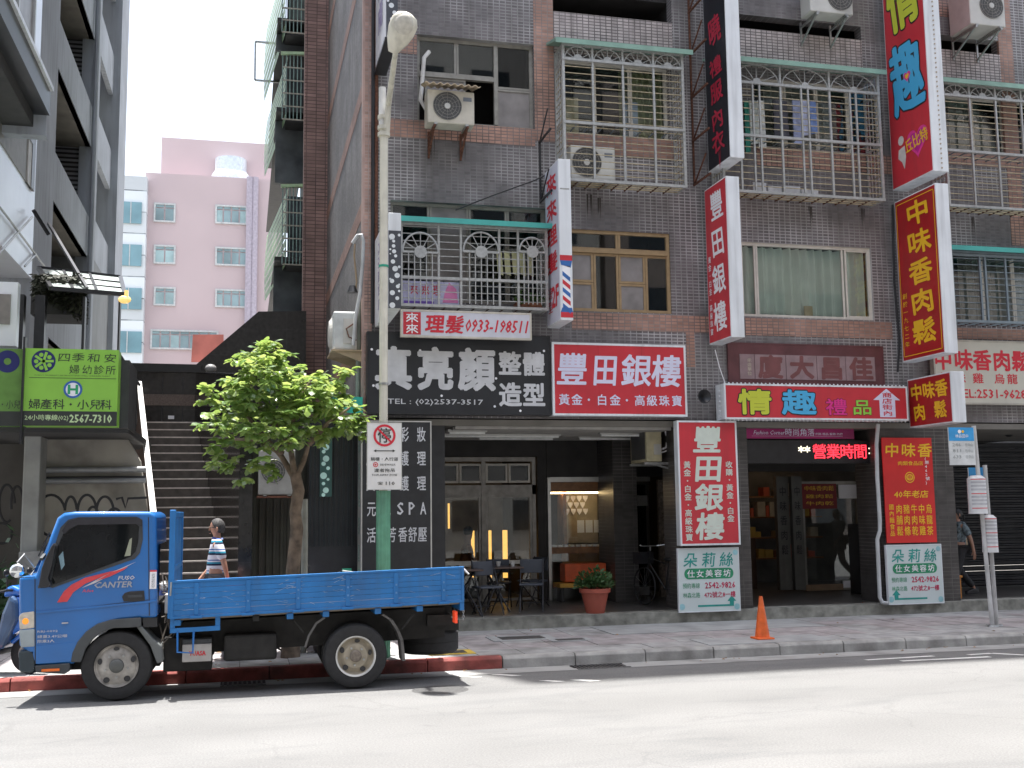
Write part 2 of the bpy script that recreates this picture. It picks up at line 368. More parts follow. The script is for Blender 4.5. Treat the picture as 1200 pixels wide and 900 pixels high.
# manhole in the road and drain gratings
M_iron = mat('cast iron', (.1, .1, .1), .6, .5, .2, 30, bump=.6)
def drain(x0, x1, label):
    t = thing('drain_grate', label, 'drain grate', ((x0+x1)/2, 13.4, zr(13.4)+.01), 'drain grates in the gutter')
    z = zr(13.45)+.012
    box('frame_bar', M_iron, x0, x1, 13.28, 13.31, z-.01, z+.006, t); box('frame_bar', M_iron, x0, x1, 13.62, 13.65, z-.012, z+.002, t)
    b0 = None; n = int((x1-x0)/.055)
    for i in range(n):
        x = x0+.02+i*.055
        if b0 is None: b0 = box('bar', M_iron, x, x+.02, 13.31, 13.62, z-.008, z+.004, t)
        else: share('bar', b0, t, (i*.055, 0, 0))
    box('pit', M_dark, x0, x1, 13.31, 13.62, z-.009, z-.0075, t)
drain(*sorted([G(667, 776)[0], G(735, 776)[0]]), 'iron drain grate in the gutter beside the grey kerb')
drain(*sorted([G(258, 800)[0], G(312, 800)[0]]), 'iron drain grate in the gutter beneath the blue truck')
cx, cy = G(516, 808)
MB().lathe([(.001, .006), (.25, .006), (.3, .004), (.31, .0)], (cx, cy, zr(cy)), n=32).build('manhole_cover', M_iron)
tag(bpy.data.objects['manhole_cover'], 'round iron manhole cover in the road near the truck tail', 'manhole')
# kerb: single stones
kb = thing('kerb', 'kerb', 'kerb'); del kb['label']; del kb['category']; kb['kind'] = 'structure'
x = -14.2; kr = kg = None; i = 0
while x < 34:
    L_ = .97; red = x+L_/2 < 3.45
    j = random.uniform(-.006, .006)
    m = MB(); a = .03
    m.prism([(YK, Z_G-.1), (YK+.16, Z_G-.1), (YK+.16, Z_S+.004), (YK+a+.005, Z_S+.004), (YK+.005, Z_S-a)], 'X', x+.006, x+L_-.006)
    src = kr if red else kg
    if src is None:
        o = m.build('kerb_stone', M_redk if red else M_conc, kb, .008)
        if red: kr = (o, x)
        else: kg = (o, x)
    else: 
        o = share('kerb_stone', src[0], kb, (x-src[1], j, j*.7))
    x += L_; i += 1
# pavement base + pavers
MB().box(-60, 60, YK+.16, 17.0, Z_S-.2, Z_S-.006).build('pavement', mat('paver joint', (.1, .095, .09), .9), kind='structure')
pv = bpy.data.objects['pavement']; pv['_o'] = (0, 0, 0)
src = {}
nx = 0; x = -8.4; ny = 5; PW = .6; PD = (17.0-YK-.16)/ny
while x < 16:
    for j in range(ny):
        y = YK+.16+j*PD; k = 'p' if j in (1, 2, 3) and random.random() < .86 else 'g'
        jit = Vector((0, 0, random.uniform(-.004, .003)))
        if k not in src:
            o = box('paver', M_pave if k == 'p' else M_pave2, x+.004, x+PW-.004, y+.004, y+PD-.004, Z_S-.05, Z_S, pv, .003); src[k] = (o, x, y)
        else: share('paver', src[k][0], pv, (x-src[k][1], y-src[k][2], jit.z))
    x += PW
# concrete patches on the pavement, small hatches
def slab(name, x0, x1, y0, y1, m, h=.006): return MB().box(x0, x1, y0, y1, Z_S-.02, Z_S+h).build(name, m, pv)
M_patch = mat('smooth concrete patch', (.33, .34, .34), .8, 0, .12, 3, dirt=.25)
xa, ya = G(870, 745, Z_S); xb, yb = G(965, 752, Z_S)
slab('concrete_patch', 6.2, 8.1, 14.05, 14.75, M_patch); slab('concrete_patch', 5.4, 8.9, 15.7, 16.9, M_patch, .008)
def hatch(px, py, wx, wy, mf, mi, label):
    x, y = G(px, py, Z_S); t = thing('inspection_cover', label, 'manhole', (x, y, Z_S), 'inspection covers in the pavement')
    box('frame', mf, x-wx/2, x+wx/2, y-wy/2, y+wy/2, Z_S-.02, Z_S+.009, t); box('lid', mi, x-wx*.34, x+wx*.34, y-wy*.3, y+wy*.3, Z_S, Z_S+.013, t)
hatch(527, 765, .62, .42, mat('yellow paint worn', (.6, .42, .06), .7, dirt=.2), M_iron, 'pavement cover in a worn yellow frame behind the truck tail')
hatch(611, 748, .95, .6, M_patch, M_iron, 'large pavement cover in a pale concrete frame')
hatch(668, 750, .6, .3, M_patch, M_iron, 'small pavement cover in front of the potted plant')
# arcade floor with its worn step
M_step = mat('mossy concrete step', (.25, .25, .22), .9, 0, .3, 6, bump=.5, bscale=25, dirt=.6)
M_tile = mat('arcade floor tile', (.09, .083, .077), .35, 0, .15, 5, grid=(.4, .4), gridw=.006, gcol=(.05, .05, .05), axis='XY')
box('step', M_step, 1.95, 60, 17.0-.02, 17.3, Z_S-.1, Z_A+.002, kind='structure')
box('arcade_floor', M_tile, 1.0, 60, 17.3, 24, Z_S-.1, Z_A, kind='structure')
box('alley_floor', M_pave2, -4.2, 1.95, 17.0, 60, Z_S-.1, Z_S+.0, kind='structure')

# the far side of the street, behind the camera: it shades the low sky and shows in the glass
for i, (xa, xb, hh, c, lb) in enumerate(((-60, -22, 27, (.3, .28, .25), 'beige block across the street, leftmost'), (-21.6, -4, 31, (.22, .2, .2), 'brown block across the street behind the viewer, left of the middle'), (-3.6, 16, 27, (.38, .37, .35), 'pale block across the street directly behind the viewer'), (16.4, 38, 33, (.26, .22, .2), 'tall brick block across the street, right of the pale one'), (38.4, 80, 28, (.32, .32, .33), 'grey block across the street, rightmost'))):
    ob = thing('street_building', lb, 'building', ((xa+xb)/2, -13, 0), 'buildings across the street'); yo = -13-(i % 2)*.4
    box('wall', mat('opposite wall %d' % i, c, .8, 0, .1, .5, streak=.2), xa, xb, yo-9, yo, 0, hh, ob)
    gr = mat('opposite window', (.05, .06, .07), .15); w0 = None
    for k in range(int(hh/3.3)):
        x = xa+1.2
        while x < xb-2.4:
            if w0 is None: w0 = box('window', gr, x, x+1.8, yo, yo+.03, k*3.3+1.0, k*3.3+2.5, ob); b0 = (x, k)
            else: share('window', w0, ob, (x-b0[0], 0, (k-b0[1])*3.3))
            x += 3.1

# ================================================================== THE TALL BUILDING
TILE = (.105, .056)
M_grey = mat('dark grey brown facade tile', (.155, .142, .146), .45, 0, .16, 1.1, grid=TILE, gridw=.0085, gcol=(.44, .43, .43), bump=.3, streak=.35)
M_pink = mat('terracotta facade tile', (.37, .215, .165), .5, 0, .16, 1.5, grid=TILE, gridw=.0075, gcol=(.30, .24, .22), bump=.3, dirt=.3)
M_pale = mat('pale mauve balcony tile', (.45, .40, .39), .5, 0, .1, 1.5, grid=TILE, gridw=.0085, gcol=(.2, .17, .17), bump=.3, streak=.45)
M_gside = mat('grey side wall tile', (.22, .205, .2), .55, 0, .12, .9, grid=(.11, .056), gridw=.006, gcol=(.2, .2, .21), axis='YZ', streak=.35)
M_pside = mat('terracotta side band tile', (.36, .2, .15), .55, 0, .14, 2, grid=(.11, .056), gridw=.006, gcol=(.28, .2, .18), axis='YZ')
HB = 42.0           # height of the building; it keeps the street front in shade
bld = thing('apartment_building', 'tall tiled apartment building with dark grey and terracotta tiles above a shopping arcade', 'building', (9, F, 0))
XL = 1.95
W3L = rc(489, 626, 46, 146, F); W2L = (2.25, 4.86, 5.3, 6.95); WT = (5.2, W(786, 320, F)[0], W(728, 366, F)[1], W(728, 271, F)[1])
WC = rc(869, 1022, 287, 373, F)
O1 = (W(648, 20, F)[0], W(787, 20, F)[0], W(716, 60, F)[1], 11.35)
P1 = (O1[0], O1[1], O1[2]-.02, W(716, 20, F)[1]); 
C1 = (5.12, 7.12, 8.15, 9.62)
O2 = (W(866, 40, F)[0], W(1009, 40, F)[0], W(940, 74, F)[1], W(940, 24, F)[1]); P2z = W(940, 40, F)[1]
O3 = (W(1102, 60, F)[0], W(1171, 60, F)[0], W(1136, 92, F)[1], W(1136, 44, F)[1]); P3z = W(1136, 61, F)[1]
C2 = (8.75, 11.3, 8.3, 9.6); C3 = (12.6, 15.3, 8.3, 9.6); C4 = (12.6, 15.3, 5.2, 6.7)
holes = [W3L, W2L, WT, WC, (O1[0], O1[1], P1[3]-.75, 11.35), (O2[0], O2[1], P2z-.7, O2[3]), (O3[0], O3[1], P3z-.7, O3[3]), C1, C2, C3, C4]
def wall(name, x0, x1, z0, z1, holes, Y, dp, m, parent):
    xs = sorted(set([x0, x1]+[h[0] for h in holes]+[h[1] for h in holes])); zs_ = sorted(set([z0, z1]+[h[2] for h in holes]+[h[3] for h in holes]))
    b = MB()
    def inside(x, z): return any(h[0] < x < h[1] and h[2] < z < h[3] for h in holes)
    for i in range(len(xs)-1):
        run = None
        for j in range(len(zs_)-1):
            if not inside((xs[i]+xs[i+1])/2, (zs_[j]+zs_[j+1])/2): 
                b.quad((xs[i], Y, zs_[j]), (xs[i+1], Y, zs_[j]), (xs[i+1], Y, zs_[j+1]), (xs[i], Y, zs_[j+1]))
    for h in holes:
        a0, a1, c0, c1 = h
        b.quad((a0, Y, c0), (a0, Y, c1), (a0, Y+dp, c1), (a0, Y+dp, c0)); b.quad((a1, Y, c0), (a1, Y+dp, c0), (a1, Y+dp, c1), (a1, Y, c1))
        b.quad((a0, Y, c0), (a0, Y+dp, c0), (a1, Y+dp, c0), (a1, Y, c0)); b.quad((a0, Y, c1), (a1, Y, c1), (a1, Y+dp, c1), (a0, Y+dp, c1))
    return b.build(name, m, parent)
ZC = 3.42
wall('wall', XL, 40, ZC, HB, holes, F, .22, M_grey, bld)
box('interior_wall', M_dark, XL+.1, 40, F+1.6, F+1.7, ZC+.1, 14, bld)
for z in (3.42+.0, 7.5, 10.9, 13.9): box('floor_slab', M_dark, XL+.06, 40, F+.25, F+1.6, z+.02, z+.14, bld)
box('roof', M_conc, XL, 40, F+.01, F+14, HB-.1, HB, bld)
for x in (5.0, 7.3, 8.5, 11.6, 12.4): box('partition_wall', M_dark, x-.04, x+.04, F+.23, F+1.58, ZC+.16, 13.9, bld)
box('wall', mat('rear wall concrete', (.3, .3, .3), .8), 1.9, 40, F+14, F+14.1, 0, HB, bld)
def band(x0, x1, z0, z1, m=None, d=.006): return box('tile_band', m or M_pink, x0, x1, F-d, F+.05, z0, z1, bld)
# terracotta bands and columns
bz = W(540, 153, F)[1]
xA0, xA1 = W(626, 100, F)[0], W(650, 100, F)[0]
band(XL+.02, xA0, W(540, 166, F)[1], W3L[2]-.005); band(xA0+.002, xA1-.01, W(640, 166, F)[1], 14, d=.007)
band(W(455, 50, F)[0], W(489, 50, F)[0]-.01, W(470, 62, F)[1], W(470, 40, F)[1])
band(xA1+.06, W(799, 180, F)[0], W(730, 184, F)[1], W(730, 160, F)[1])
band(W(670, 370, F)[0], W(866, 380, F)[0], W(750, 388, F)[1], WT[2]-.02)
band(W(804, 400, F)[0], W(806, 400, F)[0]+.0+.12, W(805, 430, F)[1], W(750, 388, F)[1]+.0, d=.008)
band(W(873, 380, F)[0], W(1045, 380, F)[0], W(960, 395, F)[1], WC[2]-.02)
band(C2[0], 11.9, W(950, 198, F)[1], W(950, 176, F)[1]); band(C3[0]-.15, 15.6, W(1150, 195, F)[1], W(1150, 180, F)[1])
xp0, xp1 = W(1172, 80, F)[0], W(1188, 80, F)[0]
band(xp0, xp1, 6.75, 14, d=.008); band(W(1098, 10, F)[0], xp0-.004, W(1130, 22, F)[1], 11.9)
band(W(1110, 400, F)[0], 16, 4.95, 5.15)
# balcony parapets
for (h, zt) in ((O1, P1[3]), (O2, P2z), (O3, P3z)):
    box('balcony_parapet', M_pale, h[0]+.004, h[1]-.004, F-.01, F+.12, zt-.72, zt, bld)
# corner pilaster, side wall of grey tile with terracotta bands
YS = 25.0
box('corner_pilaster', mat('pale terracotta corner', (.42, .27, .23), .6, 0, .12, 3, grid=TILE, gridw=.006, gcol=(.4, .33, .3)), XL-.13, XL, F-.01, F+.0, ZC-.0, HB, bld)
sw = box('side_wall', M_gside, XL-.14, XL-.01, F+.001, YS, .2, HB, bld)
for k in range(13):       # sloping-looking bands are level bands seen in steep perspective
    z = 7.62-2.2+k*2.2
for z in (4.62, 6.8, 8.8, 11.05, 13.2, 15.4, 17.6, 19.8):
    box('tile_band', M_pside, XL-.146, XL-.1, F+.15, YS-.01, z-.14, z+.14, bld)
box('pilaster', mat('side corner strip', (.48, .34, .3), .6, 0, .1, 4, streak=.3), XL-.155, XL-.12, F-.012, F+.16, ZC, HB, bld)
# brown brick tile wing further back
M_brown = mat('red brown brick tile', (.33, .205, .175), .6, 0, .15, 2, grid=(.22, .085), gridw=.009, gcol=(.2, .13, .115), bump=.4, dirt=.2)
wing = thing('brick_wing', 'red brown tiled rear wing rising behind the grey side wall', 'building', (1.5, YS, 0))
box('wall', M_brown, W(355, 300, YS)[0], XL-.002, YS+.002, YS+.35, 0, 17, wing)
xw = W(355, 300, YS)[0]
box('side_wall', mat('dark wing side', (.2, .215, .23), .7, 0, .2, 1.5, streak=.4), xw+.25, XL-.002, YS+.36, 31.5, 0, 17, wing)

# ------------------------------------------------------------------ windows
M_tan = mat('tan window frame', (.34, .24, .13), .45, .1, .1, 9)
M_bfr = mat('grey bronze window frame', (.30, .29, .26), .45, .3, .12, 9, dirt=.25)
M_crm = mat('cream window frame', (.62, .6, .54), .45, 0, .06, 9, dirt=.15)
M_gl = glass('window glass', (.95, .97, .96)); M_gld = glass('smoked glass', (.12, .13, .14)); 
M_frost = mat('frosted pane', (.25, .235, .23), .35, 0, .15, 4)
def frame_mb(x0, x1, z0, z1, y, fw_=.05, dp=.07):
    b = MB(); b.box(x0, x1, y, y+dp, z0, z0+fw_).box(x0, x1, y, y+dp, z1-fw_, z1).box(x0, x0+fw_, y, y+dp, z0+fw_, z1-fw_).box(x1-fw_, x1, y, y+dp, z0+fw_, z1-fw_); return b
def window(parent, r, splits, m, y, fw_=.05, pane=None, zsplit=None, lab=None):
    """r = hole, splits = list of (x0, x1, z0, z1, pane material) as fractions"""
    x0, x1, z0, z1 = r
    wf = frame_mb(x0, x1, z0, z1, y, fw_)
    o = wf.build('window', m, parent); 
    if lab: o['label'] = lab
    for a, b, c, d, pm in splits:
        X0, X1, Z0, Z1 = x0+(x1-x0)*a, x0+(x1-x0)*b, z0+(z1-z0)*c, z0+(z1-z0)*d
        if pm != 'open':
            s = frame_mb(X0+.003, X1-.003, Z0+.003, Z1-.003, y+.012, fw_*.7, .045).build('sash', m, o); s.parent = o
            p = MB().box(X0+fw_*.6, X1-fw_*.6, y+.03, y+.036, Z0+fw_*.6, Z1-fw_*.6).build('pane', pm, o)
    return o
w3 = window(bld, W3L, [(0.01, .34, .58, .99, M_gl), (.34, .68, .58, .99, M_gl), (.68, .99, .47, .99, M_gld), (.68, .99, .01, .47, M_frost), (.07, .42, .2, .54, M_frost), (.42, .68, .01, .54, 'open')], M_bfr, F+.1)
box('mullion', M_bfr, W3L[0]+.66*(W3L[1]-W3L[0]), W3L[0]+.69*(W3L[1]-W3L[0]), F+.08, F+.16, W3L[2]+.05, W3L[3]-.05, w3)
box('transom', M_bfr, W3L[0]+.05, W3L[0]+.66*(W3L[1]-W3L[0]), F+.085, F+.16, W3L[2]+.54*(W3L[3]-W3L[2]), W3L[2]+.585*(W3L[3]-W3L[2]), w3)
wt = window(bld, WT, [(0, .5, .76, .99, M_gl), (.5, .99, .76, .99, M_gl), (0, .26, .36, .72, M_frost), (0, .26, .01, .36, M_frost), (.26, .5, .01, .72, M_gl), (.5, .76, .36, .72, M_frost), (.5, .76, .01, .36, M_frost), (.76, .99, .01, .72, M_gl)], M_tan, F+.03, .055)
box('transom', M_tan, WT[0]+.05, WT[1]-.05, F+.0, F+.08, WT[2]+.72*(WT[3]-WT[2]), WT[2]+.765*(WT[3]-WT[2]), wt)
wc = window(bld, WC, [(0, .12, .01, .99, M_gl), (.12, .79, .01, .99, M_gl), (.8, .99, .03, .97, M_gl)], M_crm, F+.03, .05)
M_curt = mat('pale green curtain', (.68, .76, .70), .9, 0, .06, 3)
def curtain(parent, x0, x1, z0, z1, y, m, folds=14, amp=.05):
    n = folds*8; b = MB(); vs = []
    ph = [random.uniform(-.6, .6) for _ in range(n+1)]
    rows = 6
    for j in range(rows+1):
        for i in range(n+1):
            t = i/n; a = sin(t*folds*2*pi+ph[(i//8)*8 % n]*1.5)*amp*(1-.25*j/rows)+sin(t*folds*5.1)*amp*.3
            vs.append((x0+(x1-x0)*t, y+a, z1+(z0-z1)*j/rows))
    fs = [(j*(n+1)+i, j*(n+1)+i+1, (j+1)*(n+1)+i+1, (j+1)*(n+1)+i) for j in range(rows) for i in range(n)]
    return b.add(vs, fs).build('curtain', m, parent, smooth=True)
curtain(wc, WC[0]+.05, WC[1]-.05, WC[2]+.05, WC[3]-.05, F+.16, M_curt, 15)
box('note_card', mat('beige card', (.5, .42, .25), .8), WC[0]+1.24, WC[0]+1.4, F+.1, F+.12, WC[2]+.06, WC[2]+.24, wc)
w2 = window(bld, W2L, [(0, .25, .01, .99, M_gl), (.25, .5, .01, .99, M_frost), (.5, .75, .01, .99, M_gl), (.75, .99, .01, .99, M_gl)], M_bfr, F+.1)
c1 = window(bld, C1, [(0, .33, .01, .99, M_gl), (.33, .66, .01, .99, M_gl), (.66, .99, .01, .99, M_gl)], M_crm, F+.1)
curtain(c1, C1[0]+1.15, C1[0]+1.95, C1[2]+.05, C1[3]-.05, F+.24, mat('olive curtain', (.34, .36, .2), .9), 7)
box('blind', mat('cream blind', (.5, .45, .3), .8), C1[0]+.08, C1[0]+.4, F+.2, F+.21, C1[2]+.05, C1[2]+.85, c1)
box('towel', mat('blue white cloth', (.5, .58, .72), .9), C1[0]+1.2, C1[0]+1.48, F+.18, F+.19, C1[2]+.05, C1[2]+.85, c1)
for C in (C2, C3, C4):
    c = window(bld, C, [(0, .25, .01, .99, M_gl), (.25, .5, .01, .99, M_gl), (.5, .75, .01, .99, M_gl), (.75, .99, .01, .99, M_gl)], M_crm, F+.1)
    curtain(c, C[0]+.3, C[1]-.9, C[2]+.05, C[3]-.05, F+.26, mat('mixed pale curtain', (.32, .33, .3), .9), 9)

# ------------------------------------------------------------------ ground floor arcade
M_ceil = mat('arcade ceiling', (.2, .19, .17), .8, 0, .1, 3)
box('arcade_ceiling', M_ceil, 1.9, 40, F+.02, 20.3, ZC-.12, ZC-.02, bld)
pr = None
for i in range(14):
    y = F+.06+i*.2
    if pr is None: pr = box('ceiling_slat', mat('ceiling slat', (.34, .33, .31), .6), 3.3, 7.0, y, y+.1, ZC-.17, ZC-.122, bld)
    else: share('ceiling_slat', pr, bld, (0, i*.2, 0))
M_ptile = mat('dark pillar tile', (.06, .055, .052), .4, 0, .2, 4, grid=(.2, .065), gridw=.005, gcol=(.16, .15, .14), bump=.3, dirt=.3)
for x0, x1 in ((7.1, 8.35), (10.85, 12.35)):
    box('pillar', M_ptile, x0, x1, F+.0, F+.75, Z_A, ZC-.12, bld)
box('pillar', M_black, 1.82, 3.12, F+.02, F+.6, Z_A, ZC-.12, bld)
box('pillar', M_ptile, 6.62, 7.08, F+2.0, F+2.9, Z_A, ZC-.12, bld)
SH = 20.0
M_shopb = mat('dark shop wall', (.022, .02, .019), .6, 0, .3, 3)
box('shop_wall', M_shopb, 1.9, 3.38, SH, SH+.2, Z_A, ZC-.12, bld); box('shop_wall', M_shopb, 5.42, 5.6, SH, SH+.2, Z_A, ZC-.12, bld)
box('shop_wall', M_shopb, 3.38, 5.42, SH-.05, SH+.2, 2.95, ZC-.12, bld)
box('shop_wall', M_shopb, 5.6, 8.3, SH-.02, SH+.2, 2.56, ZC-.12, bld)
box('shop_wall', M_ptile, 8.06, 8.9, SH-1.6, SH+.2, Z_A, ZC-.12, bld)
box('rear_room_wall', mat('shop interior wall', (.16, .15, .135), .8, 0, .3, 2), 1.9, 16, SH+3.0, SH+3.1, Z_A, ZC-.12, bld)
box('room_ceiling', M_dark, 1.9, 16, SH+.21, SH+3, ZC-.12, ZC-.04, bld)
box('shop_wall', M_dark, 5.45, 5.55, SH+.2, SH+3, Z_A, ZC-.12, bld); box('shop_wall', M_dark, 8.3, 8.4, SH+.2, SH+3, Z_A, ZC-.12, bld)
# fluorescent battens (unlit)
for i, (px0, px1, py) in enumerate(((525, 571, 503), (500, 657, 499), (560, 650, 507), (703, 760, 500), (678, 745, 508))):
    Yb = (17.5, 18.3, 18.9, 17.9, 18.8)[i]
    a, z = W(px0, py, Yb); b, _ = W(px1, py, Yb)
    t = thing('ceiling_light', ['short unlit ceiling light under the black shop sign', 'long unlit light batten across the arcade ceiling, frontmost', 'unlit light batten behind the longest one', 'unlit light batten above the jewellery shop, nearer the street', 'unlit light batten above the jewellery shop, further in'][i], 'ceiling light', ((a+b)/2, Yb, ZC-.2), 'ceiling lights of the arcade')
    box('housing', M_alu, a, b, Yb, Yb+.09, ZC-.19, ZC-.15, t); box('tube', mat('unlit tube', (.8, .82, .8), .3), a+.03, b-.03, Yb+.02, Yb+.06, ZC-.225, ZC-.192, t)
# aluminium shopfront of the first shop
sf = thing('glass_shopfront', 'aluminium framed glass shopfront with small transom windows above the sliding doors', 'shopfront', (4.4, SH, Z_A))
x0, x1 = 3.4, 5.38
MB().box(x0, x1, SH-.02, SH+.08, 2.86, 2.94).box(x0, x1, SH-.02, SH+.08, 2.24, 2.42).box(x0, x0+.07, SH-.02, SH+.08, Z_A, 2.86).box(x1-.07, x1, SH-.02, SH+.08, Z_A, 2.86).box(4.33, 4.41, SH-.03, SH+.09, Z_A, 2.86).build('frame', mat('dull aluminium', (.3, .29, .27), .5, .5, .15, 8, dirt=.2), sf)
for a in (3.48, 3.92, 4.42, 4.86):
    tw = frame_mb(a, a+.42, 2.46, 2.82, SH, .04).build('transom_window', M_crm, sf); 
    MB().box(a+.03, a+.39, SH+.03, SH+.035, 2.49, 2.79).build('pane', M_gld, tw)
for a, b in ((3.47, 4.33), (4.41, 5.31)):
    d = frame_mb(a, b, Z_A+.02, 2.24, SH+.0, .05).build('door', MATS['dull aluminium'], sf); MB().box(a+.04, b-.04, SH+.03, SH+.036, Z_A+.1, 2.2).build('pane', M_gl, d)
    MB().box(a+.05, b-.05, SH-.005, SH+.02, .95, 1.02).build('push_bar', M_alu, d)
M_warm = mat('lit warm strip', (.9, .6, .2), .5, emit=(1, .52, .12), es=.55)
for i, (a, z0, z1) in enumerate(((4.47, .55, 1.55), (4.83, .6, 1.55), (5.12, .6, 1.55), (4.0, 1.6, 2.1))):
    t = tag(MB().box(a, a+(.06, .05, .09, .03)[i], SH+1.6, SH+1.65, z0, z1).build('wall_light', M_warm), ['glowing warm light strip inside the glass shopfront, nearest the middle post', 'glowing warm light strip inside the shopfront, middle of three', 'glowing warm light strip inside the shopfront, rightmost', 'thin dim light strip behind the left door of the shopfront'][i], 'light strip', 'warm light strips in the shop')
# jewellery shop window
js = thing('jewellery_shopfront', 'jewellery shop window with a lit wooden display case and dark glass door', 'shopfront', (6.6, SH, Z_A))
x0, xm, x1 = W(645, 600, SH)[0], W(711, 600, SH)[0], W(762, 600, SH)[0]
M_wood = mat('varnished wood', (.26, .12, .045), .35, 0, .25, 7)
MB().box(x0-.06, x0, SH-.05, SH+.1, Z_A, 2.55).box(xm, xm+.09, SH-.05, SH+.1, Z_A, 2.55).box(x0, x1, SH-.05, SH+.1, 2.47, 2.56).build('frame', M_alu, js)
box('header_board', M_wood, x0+.005, xm-.005, SH+.0, SH+.08, 2.28, 2.46, js)
box('back_panel', mat('beige display cloth', (.35, .3, .22), .9), x0+.35, xm-.02, SH+.5, SH+.52, 1.3, 2.28, js)
box('side_panel', M_wood, x0+.28, x0+.35, SH+.1, SH+.5, 1.3, 2.28, js)
box('display_shelf', M_wood, x0+.005, xm-.005, SH+.0, SH+.5, 1.12, 1.24, js)
box('counter_front', mat('orange brown veneer', (.42, .19, .05), .4, 0, .15, 5), x0+.3, xm-.05, SH+.3, SH+.34, .75, 1.12, js)
MB().box(x0+.01, xm-.01, SH+.02, SH+.026, Z_A+.02, 2.28).build('pane', M_gl, js)
mb = None
for r_ in range(4):
    for c_ in range(4):
        if (r_, c_) in ((3, 2), (3, 3), (3, 1)) : continue
        cx = x0+.47+c_*.125+(-.06 if r_ % 2 else 0); cz = 2.16-r_*.125
        if mb is None:
            mb = MB().prism([(cx-.05, cz+.05), (cx+.05, cz+.05), (cx+.045, cz), (cx, cz-.07), (cx-.045, cz)], 'Y', SH+.46, SH+.48).build('necklace_stand', mat('white velvet', (.8, .78, .86), .9), js); o0 = (cx, cz)
        else: share('necklace_stand', mb, js, (cx-o0[0], 0, cz-o0[1]))
for k in range(3): box('price_card', M_wtext, x0+.62+k*.17, x0+.76+k*.17, SH+.3, SH+.31, 1.5, 1.74, js)
for k in range(9): box('jewel_tray', M_wtext, x0+.05+k*.115, x0+.13+k*.115, SH+.05, SH+.2, 1.242, 1.28, js)
box('case_light', mat('case light', (1, .8, .5), .5, emit=(1, .7, .35), es=7), x0+.05, xm-.1, SH+.1, SH+.14, 2.25, 2.278, js)
d = frame_mb(xm+.1, x1-.02, Z_A+.02, 2.46, SH+.0, .05).build('door', mat('dark bronze frame', (.08, .07, .06), .4, .5), js)
MB().box(xm+.13, x1-.05, SH+.03, SH+.036, Z_A+.06, 2.42).build('pane', glass('mirror dark glass', (.03, .03, .03)), d)
box('door_rail', M_alu, xm+.12, x1-.06, SH-.02, SH+.02, 2.0, 2.2, d); box('kick_plate', M_alu, xm+.12, x1-.06, SH-.01, SH+.02, Z_A+.04, Z_A+.2, d)
box('stone_jamb', mat('speckled jamb', (.3, .25, .2), .4, 0, .4, 25), x1+.15, x1+.38, SH-.06, SH+.02, Z_A, 2.5, js)
cr = thing('red_crate', 'orange red crate on a wooden stand in front of the jewellery window', 'crate', (x0+.5, SH-.35, Z_A))
box('tub', mat('orange red plastic', (.75, .12, .03), .4), x0+.12, x0+.92, SH-.5, SH-.15, .62, .95, cr, .02); box('shelf', mat('yellow wood', (.75, .4, .06), .5), x0+.0, x0+.98, SH-.55, SH-.1, .52, .6, cr, .01)
for a in (0.04, .88): box('leg', M_black, x0+a, x0+a+.06, SH-.5, SH-.2, Z_A, .52, cr)
# third bay: dark entrance with lettered pillars, counter and glass doors
en = thing('food_shop_entrance', 'dark shop entrance with two lettered boards and a glass door', 'shopfront', (10.2, SH, Z_A))
ax0, ax1 = W(868, 600, SH)[0], W(1032, 600, SH)[0]
box('lintel', M_shopb, ax0-.4, ax1+.6, SH-.9, SH-.8, 2.62, ZC-.12, en)
M_board = mat('pale grey board', (.13, .13, .12), .6, 0, .1, 5, streak=.3)
for k, (a, b, off) in enumerate(((911, 925, 0), (926, 938, -.1))):
    xa = W(a, 600, SH)[0]; xb = W(b, 600, SH)[0]
    box('lettered_board', M_board, xa, xb, SH+off, SH+off+.12, Z_A+.05, 2.55, en)
    Board(en, (xa, SH+off, Z_A), (1, 0, 0), (0, 0, 1), xb-xa, 2.3).vt('中味香肉鬆', .5, .93, .3, .6, M_black, .01, fill=.7)
xa, xb = W(940, 600, SH)[0], W(983, 600, SH)[0]
frame_mb(xa, W(1008, 600, SH)[0], Z_A+.02, 2.45, SH, .06).build('door_frame', M_bfr, en)
MB().box(xa, W(1008, 600, SH)[0], SH+.03, SH+.036, Z_A+.1, 2.4).build('pane', M_gl, en)
bn = box('banner', mat('red banner dim', (.2, .012, .012), .6), xa, xb-.05, SH-.03, SH-.02, 1.9, 2.4, en)
bb = Board(en, (xa, SH-.03, 1.9), (1, 0, 0), (0, 0, 1), xb-xa-.05, .5); bb.t('中味香肉鬆', .5, .82, .85, .2, M_yel); bb.t('雞肉鬆', .5, .5, .8, .16, M_yel); bb.t('牛肉乾', .5, .22, .8, .16, M_yel)
box('white_notice', M_wtext, xb, W(1008, 550, SH)[0], SH-.03, SH-.02, 2.1, 2.38, en)
box('kick_board', mat('tan kick board', (.3, .2, .12), .5), xa, xb, SH-.04, SH-.01, Z_A+.02, Z_A+.14, en); box('white_plinth', M_wtext, xb, W(1008, 550, SH)[0], SH-.04, SH-.01, Z_A+.06, Z_A+.2, en)
box('counter', mat('brown counter', (.09, .05, .03), .5), ax0, xa-.45, SH+1.2, SH+1.5, Z_A, 1.3, en)
tag(MB().box(9.0, 9.9, SH+1.0, SH+1.04, 2.42, 2.45).build('wall_light', mat('dim orange strip', (.9, .4, .1), .5, emit=(1, .35, .08), es=1.2)), 'dim orange light line inside the dark entrance', 'light strip')
box('shop_wall', M_ptile, W(1010, 600, SH)[0], W(1030, 600, SH)[0]+.4, SH-.1, SH+.2, Z_A, ZC-.12, bld)
